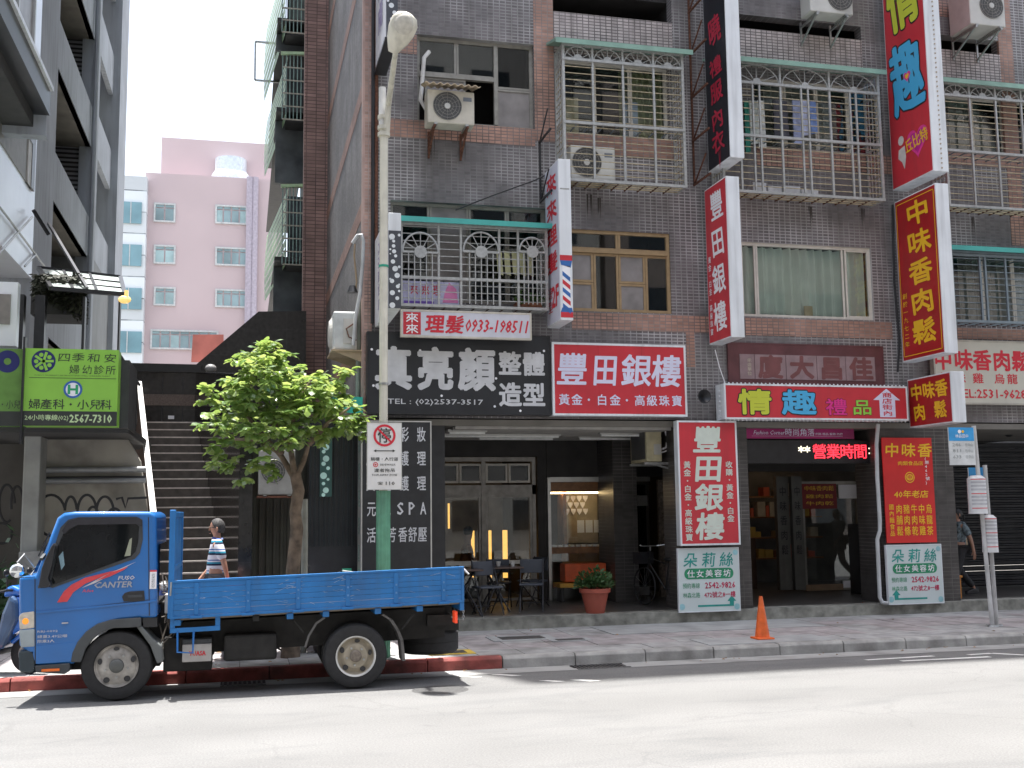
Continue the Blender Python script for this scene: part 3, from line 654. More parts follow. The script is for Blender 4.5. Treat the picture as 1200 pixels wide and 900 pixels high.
nb = tag(MB().box(W(1012, 650, 19)[0], W(1024, 650, 19)[0], 18.98, 19.0, W(1018, 656, 19)[1], W(1018, 641, 19)[1]).build('notice', mat('pale blue notice', (.4, .55, .6), .6)), 'small pale blue notice on the dark pillar by the entrance', 'notice')
bx = box('cabinet', M_black, W(1008, 650, 19)[0], W(1030, 650, 19)[0], 19.01, 19.4, Z_A, 1.6); tag(bx, 'black cabinet standing beside the dark entrance', 'cabinet')
# stock on shelves and two small warm lamps added to brighten the dark shop
sv = thing('stock_shelf', 'dim shelves of packaged food deep inside the dark entrance', 'shelf', (9.6, SH+2.2, Z_A)); rr = random.Random(8); cols = [mat('pack %d' % i, c, .5) for i, c in enumerate(((.5, .1, .05), (.5, .35, .08), (.45, .42, .35), (.2, .08, .03)))]
for z in (.55, 1.0, 1.45, 1.9):
    box('shelf', M_wood, 8.55, 12.6, SH+2.2, SH+2.6, Z_A+z, Z_A+z+.03, sv); x = 8.6
    while x < 12.4:
        w_ = rr.uniform(.08, .22); 
        if rr.random() < .8: box('packet', rr.choice(cols), x, x+w_-.015, SH+2.25, SH+2.5, Z_A+z+.031, Z_A+z+rr.uniform(.15, .36), sv)
        x += w_
tag(box('added_fill_lamp', mat('added fill lamp', (1, .8, .5), .5, emit=(1, .68, .35), es=5), 3.9, 4.5, SH+1.5, SH+1.56, ZC-.2, ZC-.16), 'warm ceiling lamp inside the aluminium framed shopfront', 'lamp')  # invented lamp, added only to brighten this shop interior
for i, x in enumerate((9.3, 11.3)): tag(box('added_fill_lamp', mat('added fill lamp', (1, .8, .5), .5, emit=(1, .68, .35), es=5), x, x+.5, SH+1.3, SH+1.36, ZC-.2, ZC-.16), ['warm lamp above the shelves inside the dark entrance, left one', 'warm lamp above the shelves inside the dark entrance, right one'][i], 'lamp')  # both lamps are additions that lift the dark interior
# roller shutter of the last bay
rs = thing('roller_shutter', 'closed dark ribbed roller shutter at the right end of the arcade', 'shutter', (14, SH-.3, Z_A))
M_shut = mat('dark shutter steel', (.035, .036, .04), .45, .4, .2, 4)
s0 = None; k = 0; z = Z_A+.02
while z < 3.2:
    m = MB(); m.prism([(SH-.3, z), (SH-.335, z+.03), (SH-.335, z+.075), (SH-.3, z+.1)], 'X', 12.36, 18)
    if s0 is None: s0 = m.build('slat', M_shut, rs); z00 = z
    else: share('slat', s0, rs, (0, 0, z-z00))
    z += .105
box('side_rail', M_alu, 12.28, 12.36, SH-.36, SH-.26, Z_A, 3.2, rs)
# black corrugated annex at the left corner with dotted strip
an = thing('corner_annex', 'black corrugated metal annex at the left corner with a dotted light strip', 'kiosk', (1.3, 17.6, 0))
YA = 17.5; a0 = W(362, 600, YA)[0]
box('body', M_black, a0, 1.80, YA+.03, YA+2.2, Z_S, W(400, 490, YA)[1], an)
M_corr = mat('black corrugated metal', (.018, .024, .027), .35, .3, .2, 3)
s0 = None
for i in range(int((1.8-a0)/.075)):
    x = a0+i*.075
    if s0 is None: s0 = box('corrugation', M_corr, x, x+.035, YA, YA+.03, W(400, 640, YA)[1], W(400, 492, YA)[1], an, .006)
    else: share('corrugation', s0, an, (i*.075, 0, 0))
def dots_strip(root, bd, n, w_=.5, m=None, seed=1):
    rr = random.Random(seed); mb = MB(); y = .03
    while y < .97:
        rad = rr.uniform(.12, .3)*bd.w
        bd.disc(rr.choice((.3, .5, .68)), y, rad, m, mb=mb, n=14); y += rad*2.0/bd.h+.012
    return mb.build('printed_dots', m, root)
M_dot = mat('pale dots', (.72, .76, .8), .5); M_dotg = mat('mint dots', (.5, .75, .68), .5)
r = rc(375, 389, 512, 582, YA-.05); box('dotted_panel', mat('deep green panel', (.03, .09, .08), .4), *r[:2], YA-.05, YA-.01, *r[2:], an)
dots_strip(an, Board(an, (r[0], YA-.05, r[2]), (1, 0, 0), (0, 0, 1), r[1]-r[0], r[3]-r[2]), 12, m=M_dotg, seed=4)
r = rc(401, 412, 666, 675, YA-.02); box('number_plate', mat('green enamel', (.05, .4, .25), .4), *r[:2], YA-.02, YA-.002, *r[2:], an)
Board(an, (r[0], YA-.02, r[2]), (1, 0, 0), (0, 0, 1), r[1]-r[0], r[3]-r[2]).t('47', .5, .4, .5, .5, M_wtext)
aw = thing('teal_awning', 'small teal canopy above the black annex at the corner', 'awning', (1.6, 17.2, 3.3))
r = rc(393, 425, 465, 484, 16.9); MB().prism([(16.9, r[2]), (17.5, r[2]+.25), (17.5, r[2]+.3), (16.9, r[3])], 'X', r[0], r[1]).build('canopy', mat('teal sheet', (.02, .36, .28), .4, dirt=.1), aw)
# ================================================================== CAGES
M_cage = mat('weathered cream cage steel', (.46, .44, .36), .5, .3, .15, 20, dirt=.25)
M_cagew = mat('grey white cage steel', (.42, .43, .42), .45, .3, .12, 20, dirt=.2)
M_slatw = mat('rust stained slat', (.42, .36, .24), .55, .2, .25, 12, dirt=.3)
M_mint = mat('faded mint awning sheet', (.24, .40, .33), .5, 0, .12, 3, dirt=.2)
M_tealc = mat('teal painted sheet', (.07, .40, .36), .45, 0, .1, 3, dirt=.15)
M_bgr = mat('blue grey cage steel', (.2, .25, .28), .5, .3, .1)
def cage(label, x0, x1, z0, z1, yf, posts, zmid, zarch, mb, ms, mp, aw=None, ys=F-.01, nb=.115, arches='fan', gates=()):
    t = thing('window_cage', label, 'window cage', ((x0+x1)/2, F, z0), None)
    # posts (front)
    ref = {}
    def bar(nm, m, a, b, w): 
        key = (nm, round((Vector(b)-Vector(a)).length, 3), tuple(round(q, 2) for q in (Vector(b)-Vector(a)).normalized()), w)
        if key in ref: return share(nm, ref[key][0], t, Vector(a)-ref[key][1])
        o = MB().bar(a, b, w).build(nm, m, t); ref[key] = (o, Vector(a)); return o
    for x in posts: bar('post', mp, (x, yf, z0), (x, yf, z1), .035)
    for x in (x0, x1):
        bar('corner_post', mp, (x, yf, z0), (x, yf, z1), .045); bar('wall_post', mp, (x, ys, z0), (x, ys, z1), .04)
    for z in (z0, zmid, zarch, z1-.02):
        bar('rail', mp, (x0-.02, yf-.012, z), (x1+.02, yf-.012, z), .045)
        for x in (x0, x1): bar('side_rail', mp, (x, yf, z), (x, ys, z), .035)
    z = z0+nb
    while z < zarch-.03:
        if abs(z-zmid) > .04:
            bar('bar', ms, (x0, yf+.01, z), (x1, yf+.01, z), .013)
            for x in (x0, x1): bar('side_bar', ms, (x, yf+.02, z), (x, ys, z), .014)
        z += nb
    for i in range(1, 4):
        y = yf+(ys-yf)*i/4
        for x in (x0, x1): bar('side_upright', mp, (x, y, z0), (x, y, z1), .018)
    n = int((x1-x0)/.22)
    for i in range(n+1):
        x = x0+(x1-x0)*i/n; bar('floor_bar', M_rust if i % 3 == 0 else mp, (x, yf, z0+.0), (x, ys, z0+.0), .02)
        bar('shelf_bar', M_bgr, (x, yf, zmid), (x, ys, zmid), .018)
    for i in (1, 2, 3): bar('floor_rail', ms, (x0, yf+(ys-yf)*i/4, z0), (x1, yf+(ys-yf)*i/4, z0), .02)
    for x in gates:
        bar('gate_post', mp, (x, yf-.01, z0), (x, yf-.01, zarch), .03)
    # arches above the top rail
    xs_ = [x0]+list(posts)+[x1] if arches == 'fan' else arches
    for a, b in zip(xs_[:-1], xs_[1:]):
        c = (a+b)/2; rr = (b-a)/2-.03; hh = z1-zarch-.04; m = MB(); 
        pts = [(c+rr*cos(pi*i/14), yf, zarch+hh*sin(pi*i/14)) for i in range(15)]
        m.tube(pts, .011, 5)
        for k in range(1, 6):
            an = pi*k/6; m.bar((c+.06*cos(an), yf, zarch+.05*sin(an)), (c+rr*cos(an), yf, zarch+hh*sin(an)), .011)
        m.build('arch', mp, t)
        MB().prism([(c+.075*cos(pi*i/8), zarch+.02+.075*sin(pi*i/8)) for i in range(9)], 'Y', yf-.02, yf+.012).build('rosette', M_cagew, t)
    if aw:
        m, ov = aw
        MB().prism([(yf-.12, z1-.02), (yf-.12, z1+.03), (ys, z1+.17), (ys, z1+.13)], 'X', x0-ov, x1+ov).build('awning', m, t)
        MB().box(x0-ov, x1+ov, yf-.13, yf-.118, z1-.05, z1+.035).build('awning_lip', m, t)
        for i in range(4): 
            x = x0+(x1-x0)*(i+.3)/4; bar('awning_strut', M_bgr, (x, yf-.1, z1-.01), (x+.12, ys, z1+.1), .018)
    return t
YC = 16.66
def cx_(x, y, Y=YC): return W(x, y, Y)[0]
def cz_(x, y, Y=YC): return W(x, y, Y)[1]
cage('cream barred window cage with fan arches and mint awning, left of the black vertical sign',
     cx_(661, 140), cx_(801, 140), cz_(730, 214.5), cz_(730, 57), YC, [cx_(695.5, 140), cx_(731, 140), cx_(767, 140)], cz_(730, 148), cz_(730, 75), M_cage, M_slatw, M_cagew, (M_mint, .16))
cage('white barred window cage with wide fan arches and laundry, right of the black sign',
     cx_(846, 150), cx_(1031, 150), cz_(945, 229), cz_(945, 79), YC, [cx_(868, 150)-.01, cx_(916, 150), cx_(973.5, 150)], cz_(945, 164), cz_(945, 103), M_cage, M_slatw, M_cagew, (M_mint, .12),
     arches=[cx_(858, 90), cx_(914, 90), cx_(971, 90), cx_(1027, 90)], gates=[cx_(883, 150), cx_(891, 150), cx_(940, 150), cx_(948, 150), cx_(997, 150), cx_(1004, 150)])
cage('cream barred window cage with small fan arches at the upper right edge',
     cx_(1107, 150), cx_(1107, 150)+3.0, cz_(1150, 243), cz_(1150, 100), YC, [cx_(1107, 150)+.55*i for i in range(1, 6)], cz_(1150, 179), cz_(1150, 115), M_cage, M_slatw, M_cagew, (M_mint, .14))
cage('blue grey barred window cage with a plain grid, beside the tall gold lettered sign',
     cx_(1116, 330), cx_(1116, 330)+2.9, cz_(1150, 377), cz_(1150, 293), YC, [cx_(1149, 330), cx_(1152, 330)+.06, cx_(1179, 330), cx_(1179, 330)+.7], cz_(1150, 300), cz_(1150, 296.5), M_bgr, M_bgr, M_bgr, (M_tealc, .1), arches=[cx_(1116, 330), cx_(1116, 330)+.01])
# the teal roofed cage over the white barber sign
t = cage('teal roofed window cage with two white round headed arches above the white barber sign',
     cx_(470, 300), cx_(640, 300), cz_(555, 360), cz_(555, 262), YC, [cx_(514, 300), cx_(540, 300), cx_(585, 300), cx_(607, 300)], cz_(555, 328), cz_(555, 266), M_cagew, M_cagew, M_cagew, (M_tealc, .1), arches=[cx_(640, 300)-.01, cx_(640, 300)])
for xa, xb in ((471.5, 513), (542.5, 584), (608, 638)):
    a, b = cx_(xa, 290), cx_(xb, 290); c = (a+b)/2; zb = cz_((xa+xb)/2, 296); r_ = (b-a)/2; m = MB()
    m.tube([(c+r_*cos(pi*i/16), YC-.03, zb+r_*1.12*sin(pi*i/16)) for i in range(17)], .016, 6).bar((a, YC-.03, zb), (b, YC-.03, zb), .03)
    for k in range(1, 6): m.bar((c, YC-.03, zb), (c+r_*cos(pi*k/6), YC-.03, zb+r_*1.12*sin(pi*k/6)), .012)
    m.lathe([(.001, -.02), (.1, -.02), (.1, .01), (.001, .01)], (c, YC-.04, zb), 'Y', 14)
    for k in range(1, 6): m.bar((a+(b-a)*k/6, YC-.03, zb), (a+(b-a)*k/6, YC-.03, cz_((xa+xb)/2, 357)), .016)
    m.build('round_arch_gate', M_cagew, t)
r = rc(472, 538, 330, 357, YC+.12); 
bn = thing('notice_banner', 'pale lilac barber banner behind the bars of the teal roofed cage', 'banner', ((r[0]+r[1])/2, YC+.12, r[2]))
box('sheet', mat('lilac vinyl', (.55, .55, .75), .5), *r[:2], YC+.115, YC+.125, *r[2:], bn); B_ = Board(bn, (r[0], YC+.115, r[2]), (1, 0, 0), (0, 0, 1), r[1]-r[0], r[3]-r[2])
for i, ch in enumerate('來來理'): B_.t(ch, .2+.2*i, .62, .13, .42, M_rtext, .01)
B_.poly([(.7, .1), (.98, .1), (.95, .7), (.82, .98), (.75, .6)], mat('pink print', (.75, .25, .5), .5)); B_.rect(.02, .55, .0, .14, mat('violet print', (.2, .1, .5), .5))
pt = thing('trailing_plant', 'small green trailing plant at the right end of the teal roofed cage', 'plant', (cx_(622, 350), YC+.15, cz_(622, 358)))
m = MB(); rr = random.Random(3)
for i in range(130):
    a = Vector((cx_(rr.uniform(606, 636), 350), YC+.15+rr.uniform(-.1, .1), cz_(622, 358)+abs(rr.gauss(0, .12)))); d = Vector((rr.uniform(-1, 1), rr.uniform(-1, 1), rr.uniform(-.3, .8))).normalized()*.09; s = d.orthogonal().normalized()*.022
    m.add([a, a+d*.5+s, a+d, a+d*.5-s], [(0, 1, 2, 3)])
m.build('foliage', mat('small plant leaf', (.07, .14, .03), .6), pt, kind='stuff'); box('trough', mat('brown planter', (.2, .08, .04), .7), cx_(606, 350), cx_(636, 350), YC+.06, YC+.25, cz_(622, 359), cz_(622, 354), pt)
cl = thing('hanging_laundry', 'pale yellow laundry hanging behind the arch left of the barber pole sign', 'laundry', (cx_(612, 300), YC+.2, cz_(612, 325)))
for i in range(5): MB().add([(cx_(585+i*9, 300), YC+.2, cz_(600, 291)), (cx_(592+i*9, 300), YC+.23, cz_(600, 291)), (cx_(593+i*9, 300), YC+.2, cz_(600, 320)), (cx_(586+i*9, 300), YC+.17, cz_(600, 318))], [(0, 1, 2, 3)]).build('garment', mat('pale yellow cloth', (.6, .6, .35), .9), cl)
cl = thing('hanging_laundry', 'blue and white laundry hanging inside the white cage with wide fan arches', 'laundry', (cx_(930, 130), F-.1, cz_(930, 160)))
for i, (px, wd, h, c) in enumerate(((893, 9, 50, (.5, .55, .52)), (902, 8, 55, (.6, .62, .6)), (925, 16, 45, (.08, .08, .1)), (945, 10, 50, (.35, .4, .6)), (955, 8, 40, (.5, .55, .75)), (964, 7, 38, (.2, .3, .6)), (885, 5, 60, (.03, .2, .15)))):
    MB().prism([(cx_(px-wd/2, 130), cz_(px, 110)), (cx_(px+wd/2, 130), cz_(px, 110)), (cx_(px+wd*.6, 130), cz_(px, 110+h)), (cx_(px-wd*.5, 130), cz_(px, 112+h))], 'Y', F-.12, F-.09).build('garment', mat('laundry %d' % i, c, .9, var=.25, scale=9), cl)
box('line', M_black, cx_(872, 110), cx_(1020, 110), F-.11, F-.105, cz_(930, 109), cz_(930, 108.4), cl)
cr = thing('storage_boxes', 'white plastic boxes stored on the floor of the white cage with wide arches', 'storage box', (cx_(920, 220), YC+.2, cz_(920, 228)))
for a, b, h in ((886, 902, 14), (904, 920, 11), (924, 942, 12), (943, 963, 10)): box('tub', mat('white plastic', (.62, .63, .65), .4, dirt=.2), cx_(a, 215), cx_(b, 215), YC+.12, YC+.35, cz_(920, 227), cz_(920, 227-h), cr, .01)

# ================================================================== AIR CONDITIONERS
M_acw = mat('aged cream casing', (.55, .52, .44), .45, 0, .08, 6, dirt=.3)
M_acg = mat('pale grey casing', (.55, .55, .52), .45, 0, .06, 5, dirt=.25)
M_fan = mat('dark fan grille', (.08, .08, .08), .5, 0, .1)
def ac(label, x0, x1, y0, y1, z0, z1, fx=.36, m=M_acw, bracket=None, roof=False, logo=True, group='outdoor air conditioner units'):
    t = thing('air_conditioner', label, 'air conditioner', ((x0+x1)/2, (y0+y1)/2, z0), group)
    box('casing', m, x0, x1, y0, y1, z0, z1, t, .018)
    w_, h_ = x1-x0, z1-z0; cx, cz = x0+w_*fx, z0+h_*.52; R = min(w_*.33, h_*.42)
    MB().lathe([(.001, -.006), (R, -.006), (R, .0)], (cx, y0, cz), 'Y', 28).build('fan_recess', M_fan, t)
    g = MB()
    for q in (.4, .62, .84, 1.0): g.tube([(cx+R*q*cos(2*pi*i/24), y0-.016, cz+R*q*sin(2*pi*i/24)) for i in range(25)], .0035, 4, cap=False)
    for k in range(12): g.bar((cx+R*.2*cos(k*pi/6), y0-.016, cz+R*.2*sin(k*pi/6)), (cx+R*cos(k*pi/6), y0-.016, cz+R*sin(k*pi/6)), .004)
    g.build('fan_guard', mat('guard wire', (.3, .29, .26), .5, .4), t)
    MB().lathe([(.001, -.02), (R*.2, -.02), (R*.22, -.006)], (cx, y0, cz), 'Y', 16).build('fan_hub', M_acg, t)
    if logo: box('maker_plate', mat('grey maker plate', (.15, .17, .2), .5), x1-w_*.24, x1-w_*.06, y0-.004, y0, z1-h_*.3, z1-h_*.18, t)
    for a in (.14, .8): box('foot', M_gal, x0+w_*a, x0+w_*a+.05, y0-.02, y1+.02, z0-.03, z0, t)
    if bracket:
        for a in (.15, .85):
            xx = x0+w_*a; m2 = MB().bar((xx, y0-.02, z0-.045), (xx, F, z0-.045), .035).bar((xx, y0+.05, z0-.05), (xx, F-.01, z0-.36), .03).bar((xx, F-.015, z0-.4), (xx, F-.015, z0+.05), .03); m2.build('bracket', bracket, t)
    return t
r = rc(501, 556, 106, 147, 16.5)
t = ac('cream air conditioner under a small corrugated roof below the top left window', r[0], r[1], 16.5, 16.82, r[2]+.03, r[3], .42, bracket=M_rust)
rf = MB(); n = 40; a, b = r[0]-.07, r[1]+.07; zt = r[3]+.03
for i in range(n):
    xa, xb = a+(b-a)*i/n, a+(b-a)*(i+1)/n; ha, hb = .018*sin(i*pi/2.5), .018*sin((i+1)*pi/2.5)
    rf.quad((xa, 16.34, zt+ha), (xb, 16.34, zt+hb), (xb, 16.9, zt+.16+hb), (xa, 16.9, zt+.16+ha)); rf.quad((xa, 16.34, zt+.014+ha), (xb, 16.34, zt+.014+hb), (xb, 16.9, zt+.174+hb), (xa, 16.9, zt+.174+ha))
    rf.quad((xa, 16.34, zt+ha), (xb, 16.34, zt+hb), (xb, 16.34, zt+.014+hb), (xa, 16.34, zt+.014+ha))
rf.build('rain_roof', mat('corrugated tan sheet', (.5, .4, .28), .6, dirt=.35), t)
tag(MB().tube([(W(503, 60, F-.05)[0], F-.05, W(503, 62, F)[1]), (W(497, 66, F-.08)[0], F-.08, W(497, 70, F)[1]), (W(495, 95, F-.08)[0], F-.08, W(495, 95, F)[1]), (W(493, 120, F-.1)[0], F-.1, W(493, 120, F)[1]), (W(500, 138, F-.3)[0], F-.3, W(500, 137, F)[1])], .035, 10).build('drain_hose', mat('white hose', (.65, .65, .63), .5, dirt=.2), smooth=True), 'thick white hose curving down beside the roofed air conditioner', 'hose')
r = rc(668, 720, 172, 213, YC+.1); ac('white air conditioner standing inside the cream cage with mint awning', r[0], r[1], YC+.06, YC+.36, r[2], r[3], .36, M_acg)
r = rc(949, 999, -22, 15, 16.5); ac('white air conditioner cut by the top edge of the photo above the wide arched cage', r[0], r[1], 16.5, 16.85, r[2], r[3], .7, M_acg, M_gal)
r = rc(1134, 1175, -14, 31, 16.45); ac('large white air conditioner near the top right corner', r[0]-.0, r[1], 16.4, 17.0, r[2], r[3], .62, M_acg, M_gal)
# arcade unit turned sideways
x0, z1 = W(757, 502, 17.6); x1, z0 = W(776, 541, 17.6)
t = thing('air_conditioner', 'yellowed air conditioner hung sideways under the arcade ceiling', 'air conditioner', ((x0+x1)/2, 18, z0), 'outdoor air conditioner units')
box('casing', mat('yellowed casing', (.55, .5, .33), .45, dirt=.2), x0, x1, 17.6, 18.4, z0, z1, t, .015)
box('dark_grille', M_fan, x0-.006, x0+.01, 17.66, 18.35, z0+.05, z1-.05, t); box('service_cover', M_acg, x0+.13, x1-.02, 17.58, 17.6, z0+.12, z0+.3, t)
MB().bar((x0-.05, 17.6, z0-.03), (x1+.25, 17.6, z0-.03), .04).bar((x1+.25, 17.6, z0-.16), (x1+.25, 17.6, z0+.1), .04).bar((x0+.1, 17.6, z0-.04), (x1+.25, 17.6, z0-.15), .03).bar((x0-.05, 18.3, z0-.03), (x1+.25, 18.3, z0-.03), .04).build('bracket', M_gal, t)
MB().tube([(x1-.02, 17.65, z0+.2), (x1+.1, 17.65, z0+.25), (x1+.13, 17.65, z0+.4), (x1+.08, 17.65, z1+.02)], .018, 8).tube([(x1-.02, 17.65, z0+.15), (x1+.14, 17.65, z0+.2), (x1+.17, 17.65, z0+.42), (x1+.1, 17.65, z1+.1)], .014, 8).build('hose', M_wtext, t, smooth=True)
# unit on the side wall corner
XS = XL-.14
t = thing('air_conditioner', 'pale grey air conditioner seen edge on, on a stained bracket at the building corner', 'air conditioner', (1.5, 16.9, 4.4), 'outdoor air conditioner units')
r = rc(390, 418, 366, 411, 17.3)
box('casing', mat('pale blue grey casing', (.55, .58, .58), .45, dirt=.25), r[0], r[1], 17.2, 18.0, r[2], r[3], t, .03); 
MB().lathe([(.001, -.05), (.2, -.045), (.26, 0)], (r[0], 17.6, (r[2]+r[3])/2), 'X', 24).build('fan_guard', M_acg, t)
box('valve_cover', M_acg, r[1]-.22, r[1]-.03, 17.185, 17.2, r[2]+.1, r[2]+.5, t)
MB().prism([(r[0]-.0, r[2]-.03), (XS, r[2]-.03), (XS, r[2]-.2)], 'Y', 17.15, 17.19).prism([(r[0]-.0, r[2]-.03), (XS, r[2]-.03), (XS, r[2]-.2)], 'Y', 18.0, 18.04).box(r[0]-.03, XS, 17.12, 18.06, r[2]-.03, r[2]-.005).build('bracket', mat('stained tan bracket', (.42, .33, .22), .8, dirt=.4), t)
MB().tube([(r[0]+.36, 17.16, r[2]+.15), (r[0]+.24, 17.15, r[2]+.2), (r[0]+.2, 17.15, r[2]+.33), (r[0]+.32, 17.16, r[2]+.42)], .012, 6).build('refrigerant_pipe', M_rust, t)
# conduits at the corner
def pipe(label, pts, rad, m, cat='pipe', name='wall_pipe', group=None):
    return tag(MB().tube(pts, rad, 10).build(name, m, smooth=True), label, cat, group)
M_pvc = mat('pale pvc pipe', (.5, .52, .53), .4, 0, .08, 5, dirt=.25)
def wp(x, y, Y): a = W(x, y, Y); return (a[0], Y, a[1])
pipe('bundle of pale pipes curving down the building corner to the edge mounted unit', [wp(413, 285, 17.15), wp(419, 276, 17.1), wp(424, 275, 17.1), wp(426, 283, 17.1), wp(425, 310, 17.1), wp(422, 345, 17.1), wp(417, 370, 17.12), wp(414, 405, 17.12)], .03, M_pvc)
pipe('second grey pipe dropping behind the edge mounted unit', [wp(421, 350, 17.3), wp(419, 480, 17.3)], .04, mat('grey green pipe', (.28, .32, .28), .6, dirt=.3))
pipe('thin brown pipe ending in a black lamp on the side wall', [wp(416, 286, 17.4), wp(415, 300, 17.4), wp(418, 330, 17.4), wp(417, 338, 17.4)], .015, mat('tan conduit', (.35, .27, .18), .6))
tag(MB().lathe([(.001, .08), (.05, .07), (.09, -.04), (.001, -.05)], wp(413, 340, 17.4), n=14).build('wall_lamp', M_black), 'small black bell shaped lamp on the grey side wall', 'lamp')
for i, px in enumerate((437, 441)):
    pipe(['rusty vertical pipe at the building corner, left one', 'rusty vertical pipe at the building corner, right one'][i], [(W(px, 200, 17.02)[0], 17.02, 4.9), (W(px, 200, 17.02)[0], 17.02, 14)], .03, M_rust if i else M_black)
pipe('pale downpipe beside the gold and red banner, bent near its foot', [wp(1029, 497, 16.95), wp(1027, 520, 16.95), wp(1028, 560, 16.95), wp(1031, 610, 16.95), wp(1031, 622, 16.95), wp(1028, 632, 16.95), wp(1031, 700, 16.95), wp(1034, 706, 16.9), wp(1040, 707, 16.88)], .035, M_pvc)
pipe('dark cable strung from the cage roof across the grey tiles', [wp(534, 246, 16.9), wp(580, 228, 16.95), wp(625, 212, 17.0), wp(640, 205, 17.0)], .012, M_black, 'cable', 'cable')
pipe('dark cables running down the wall behind the gold lettered sign', [wp(1046, 240, 17.03), wp(1048, 330, 17.03), wp(1054, 400, 17.03), wp(1052, 436, 17.03)], .02, M_black, 'cable', 'cable')
pipe('thin white wire hanging from the projecting red sign to the mauve plaque', [wp(838, 410, 16.9), wp(843, 430, 16.95), wp(850, 450, 16.95)], .008, M_wtext, 'cable', 'cable')
# sign supports on the wall
def rack(label, x, z0, z1, yn=16.35, M_rust=M_rust):
    t = thing('sign_bracket', label, 'bracket', (x, F, z0)); m = MB()
    m.bar((x, F-.03, z0), (x, F-.03, z1), .03)
    n = int((z1-z0)/.75); m2 = None
    for i in range(n+1):
        z = z0+(z1-z0)*i/n
        a = MB().bar((x, F, z), (x, yn, z), .03).bar((x, F-.03, z), (x+.0, F-.55, z+.4), .02)
        if m2 is None: m2 = a.build('arm', M_rust, t); zz = z
        else: share('arm', m2, t, (0, 0, z-zz))
    m.build('upright', M_rust, t)
rack('rusty angle iron bracket holding the black vertical sign', W(812, 100, 17.0)[0], W(812, 215, 17.0)[1], 13, 16.4)
rack('rusty bracket frame left of the cream cage, above the barber pole sign', W(634, 180, 17.0)[0], W(634, 235, 17.0)[1], W(634, 165, 17.0)[1], 16.4, M_black)

# ================================================================== SIGNS
x0, x1, z0, z1 = rc(647.5, 804.5, 402.8, 487.5, 16.82)
t, B = front_sign('shop_sign', 'wide red shop sign with lavender brush lettering above the arcade', 'sign', (x0, x1, z0, z1), 16.82, .22, M_red, M_sflu, .035); SB_ = B
for ch, cx, w_ in zip('豐田銀樓', (.135, .385, .625, .86), (.24, .2, .24, .24)): B.t(ch, cx, .64, w_, .5, M_lav, .022, True, shear=.08)
for ch, cx in zip('黃金・白金・高級珠寶', (.07, .165, .255, .355, .455, .545, .645, .74, .835, .935)): B.t(ch, cx, .2, .085, .17, M_lav, .018, True)
r = rc(430, 645.5, 391, 486, 16.86)
t, B = front_sign('shop_sign', 'long black shop sign with white brush lettering and scattered dots', 'sign', r, 16.86, .2, mat('matt black board', (.018, .02, .024), .4, 0, .2, 2), M_black, .02)
M_gt = mat('pale grey lettering', (.6, .61, .63), .5, 0, .08)
for ch, a, b in (('真', 438, 480), ('亮', 488, 528), ('顏', 536, 578)):
    B.t(ch, ((a+b)/2-430)/215.5, .56, 44/215.5, .56, M_gt, .045, True)
for ch, a, b, c, d in (('整', 584, 610, 409, 440), ('體', 612, 640, 409, 440), ('造', 584, 610, 447, 478), ('型', 612, 640, 447, 478)):
    B.t(ch, ((a+b)/2-430)/215.5, 1-((c+d)/2-391)/95, 28/215.5, .32, M_gt, .035, True)
B.t('TEL : (02)2537-3517', (508-430)/215.5, .135, 112/215.5, .085, M_gt, .012)
mb = MB()
for a, b in ((490, 411), (436, 454), (515, 465), (578, 477), (609, 482), (639, 408), (580, 443), (434, 411)): B.disc((a-430)/215.5, 1-(b-391)/95, .02, None, mb=mb, n=12)
mb.build('printed_dots', M_wtext, t)
r = rc(469.5, 623, 364.5, 396.5, 16.6)
t, B = front_sign('shop_sign', 'narrow white shop sign with red barber lettering and a phone number', 'sign', r, 16.6, .08, mat('cool white board', (.6, .61, .68), .4, 0, .05), mat('cream trim', (.55, .52, .45), .5), .03)
B.rect(.005, .14, .03, .97, M_red); B.t('來', .073, .73, .1, .44, M_wtext, .012, True, d=.006); B.t('來', .073, .27, .1, .44, M_wtext, .012, True, d=.006)
B.t('理', .25, .5, .15, .82, M_rtext, .03, True, shear=.1); B.t('髮', .405, .5, .15, .82, M_rtext, .02, True, shear=.1); B.t('0933-198511', .735, .47, .49, .52, M_rtext, .02, shear=.2)
for _q in (1/3, 2/3): SB_.rect(_q, _q+.0015, 0, 1, mat('panel seam', (.25, .015, .02), .5), 'panel_seam', .002)
# mauve building name plaque
r = rc(853.5, 1036, 403.5, 452, F-.05)
M_mar = mat('maroon stone', (.12, .045, .05), .35, 0, .15, 4)
t, B = front_sign('name_plaque', 'maroon stone plaque with the carved name of the building, right to left', 'plaque', r, F-.05, .045, M_mar, M_mar, .02)
s0 = None
for i in range(5):
    a = (.065, .16, .36, .56, .75)[i]; b = (.158, .358, .558, .748, .945)[i]
    MB().box(B.P.x+a*B.w, B.P.x+b*B.w-.004, F-.055, F-.043, B.P.z+.12*B.h, B.P.z+.74*B.h).build('stone_tile', mat('mauve stone', (.27, .19, .2), .4, 0, .12, 6), t)
for ch, cx in zip('廈大昌佳', (.26, .46, .655, .85)): B.t(ch, cx, .43, .16, .6, mat('maroon carving', (.17, .06, .06), .5), .045, True, d=.014)
B.vt('承造單位', .125, .64, .2, .028, mat('pale gilt', (.5, .45, .35), .5), .01, d=.014)
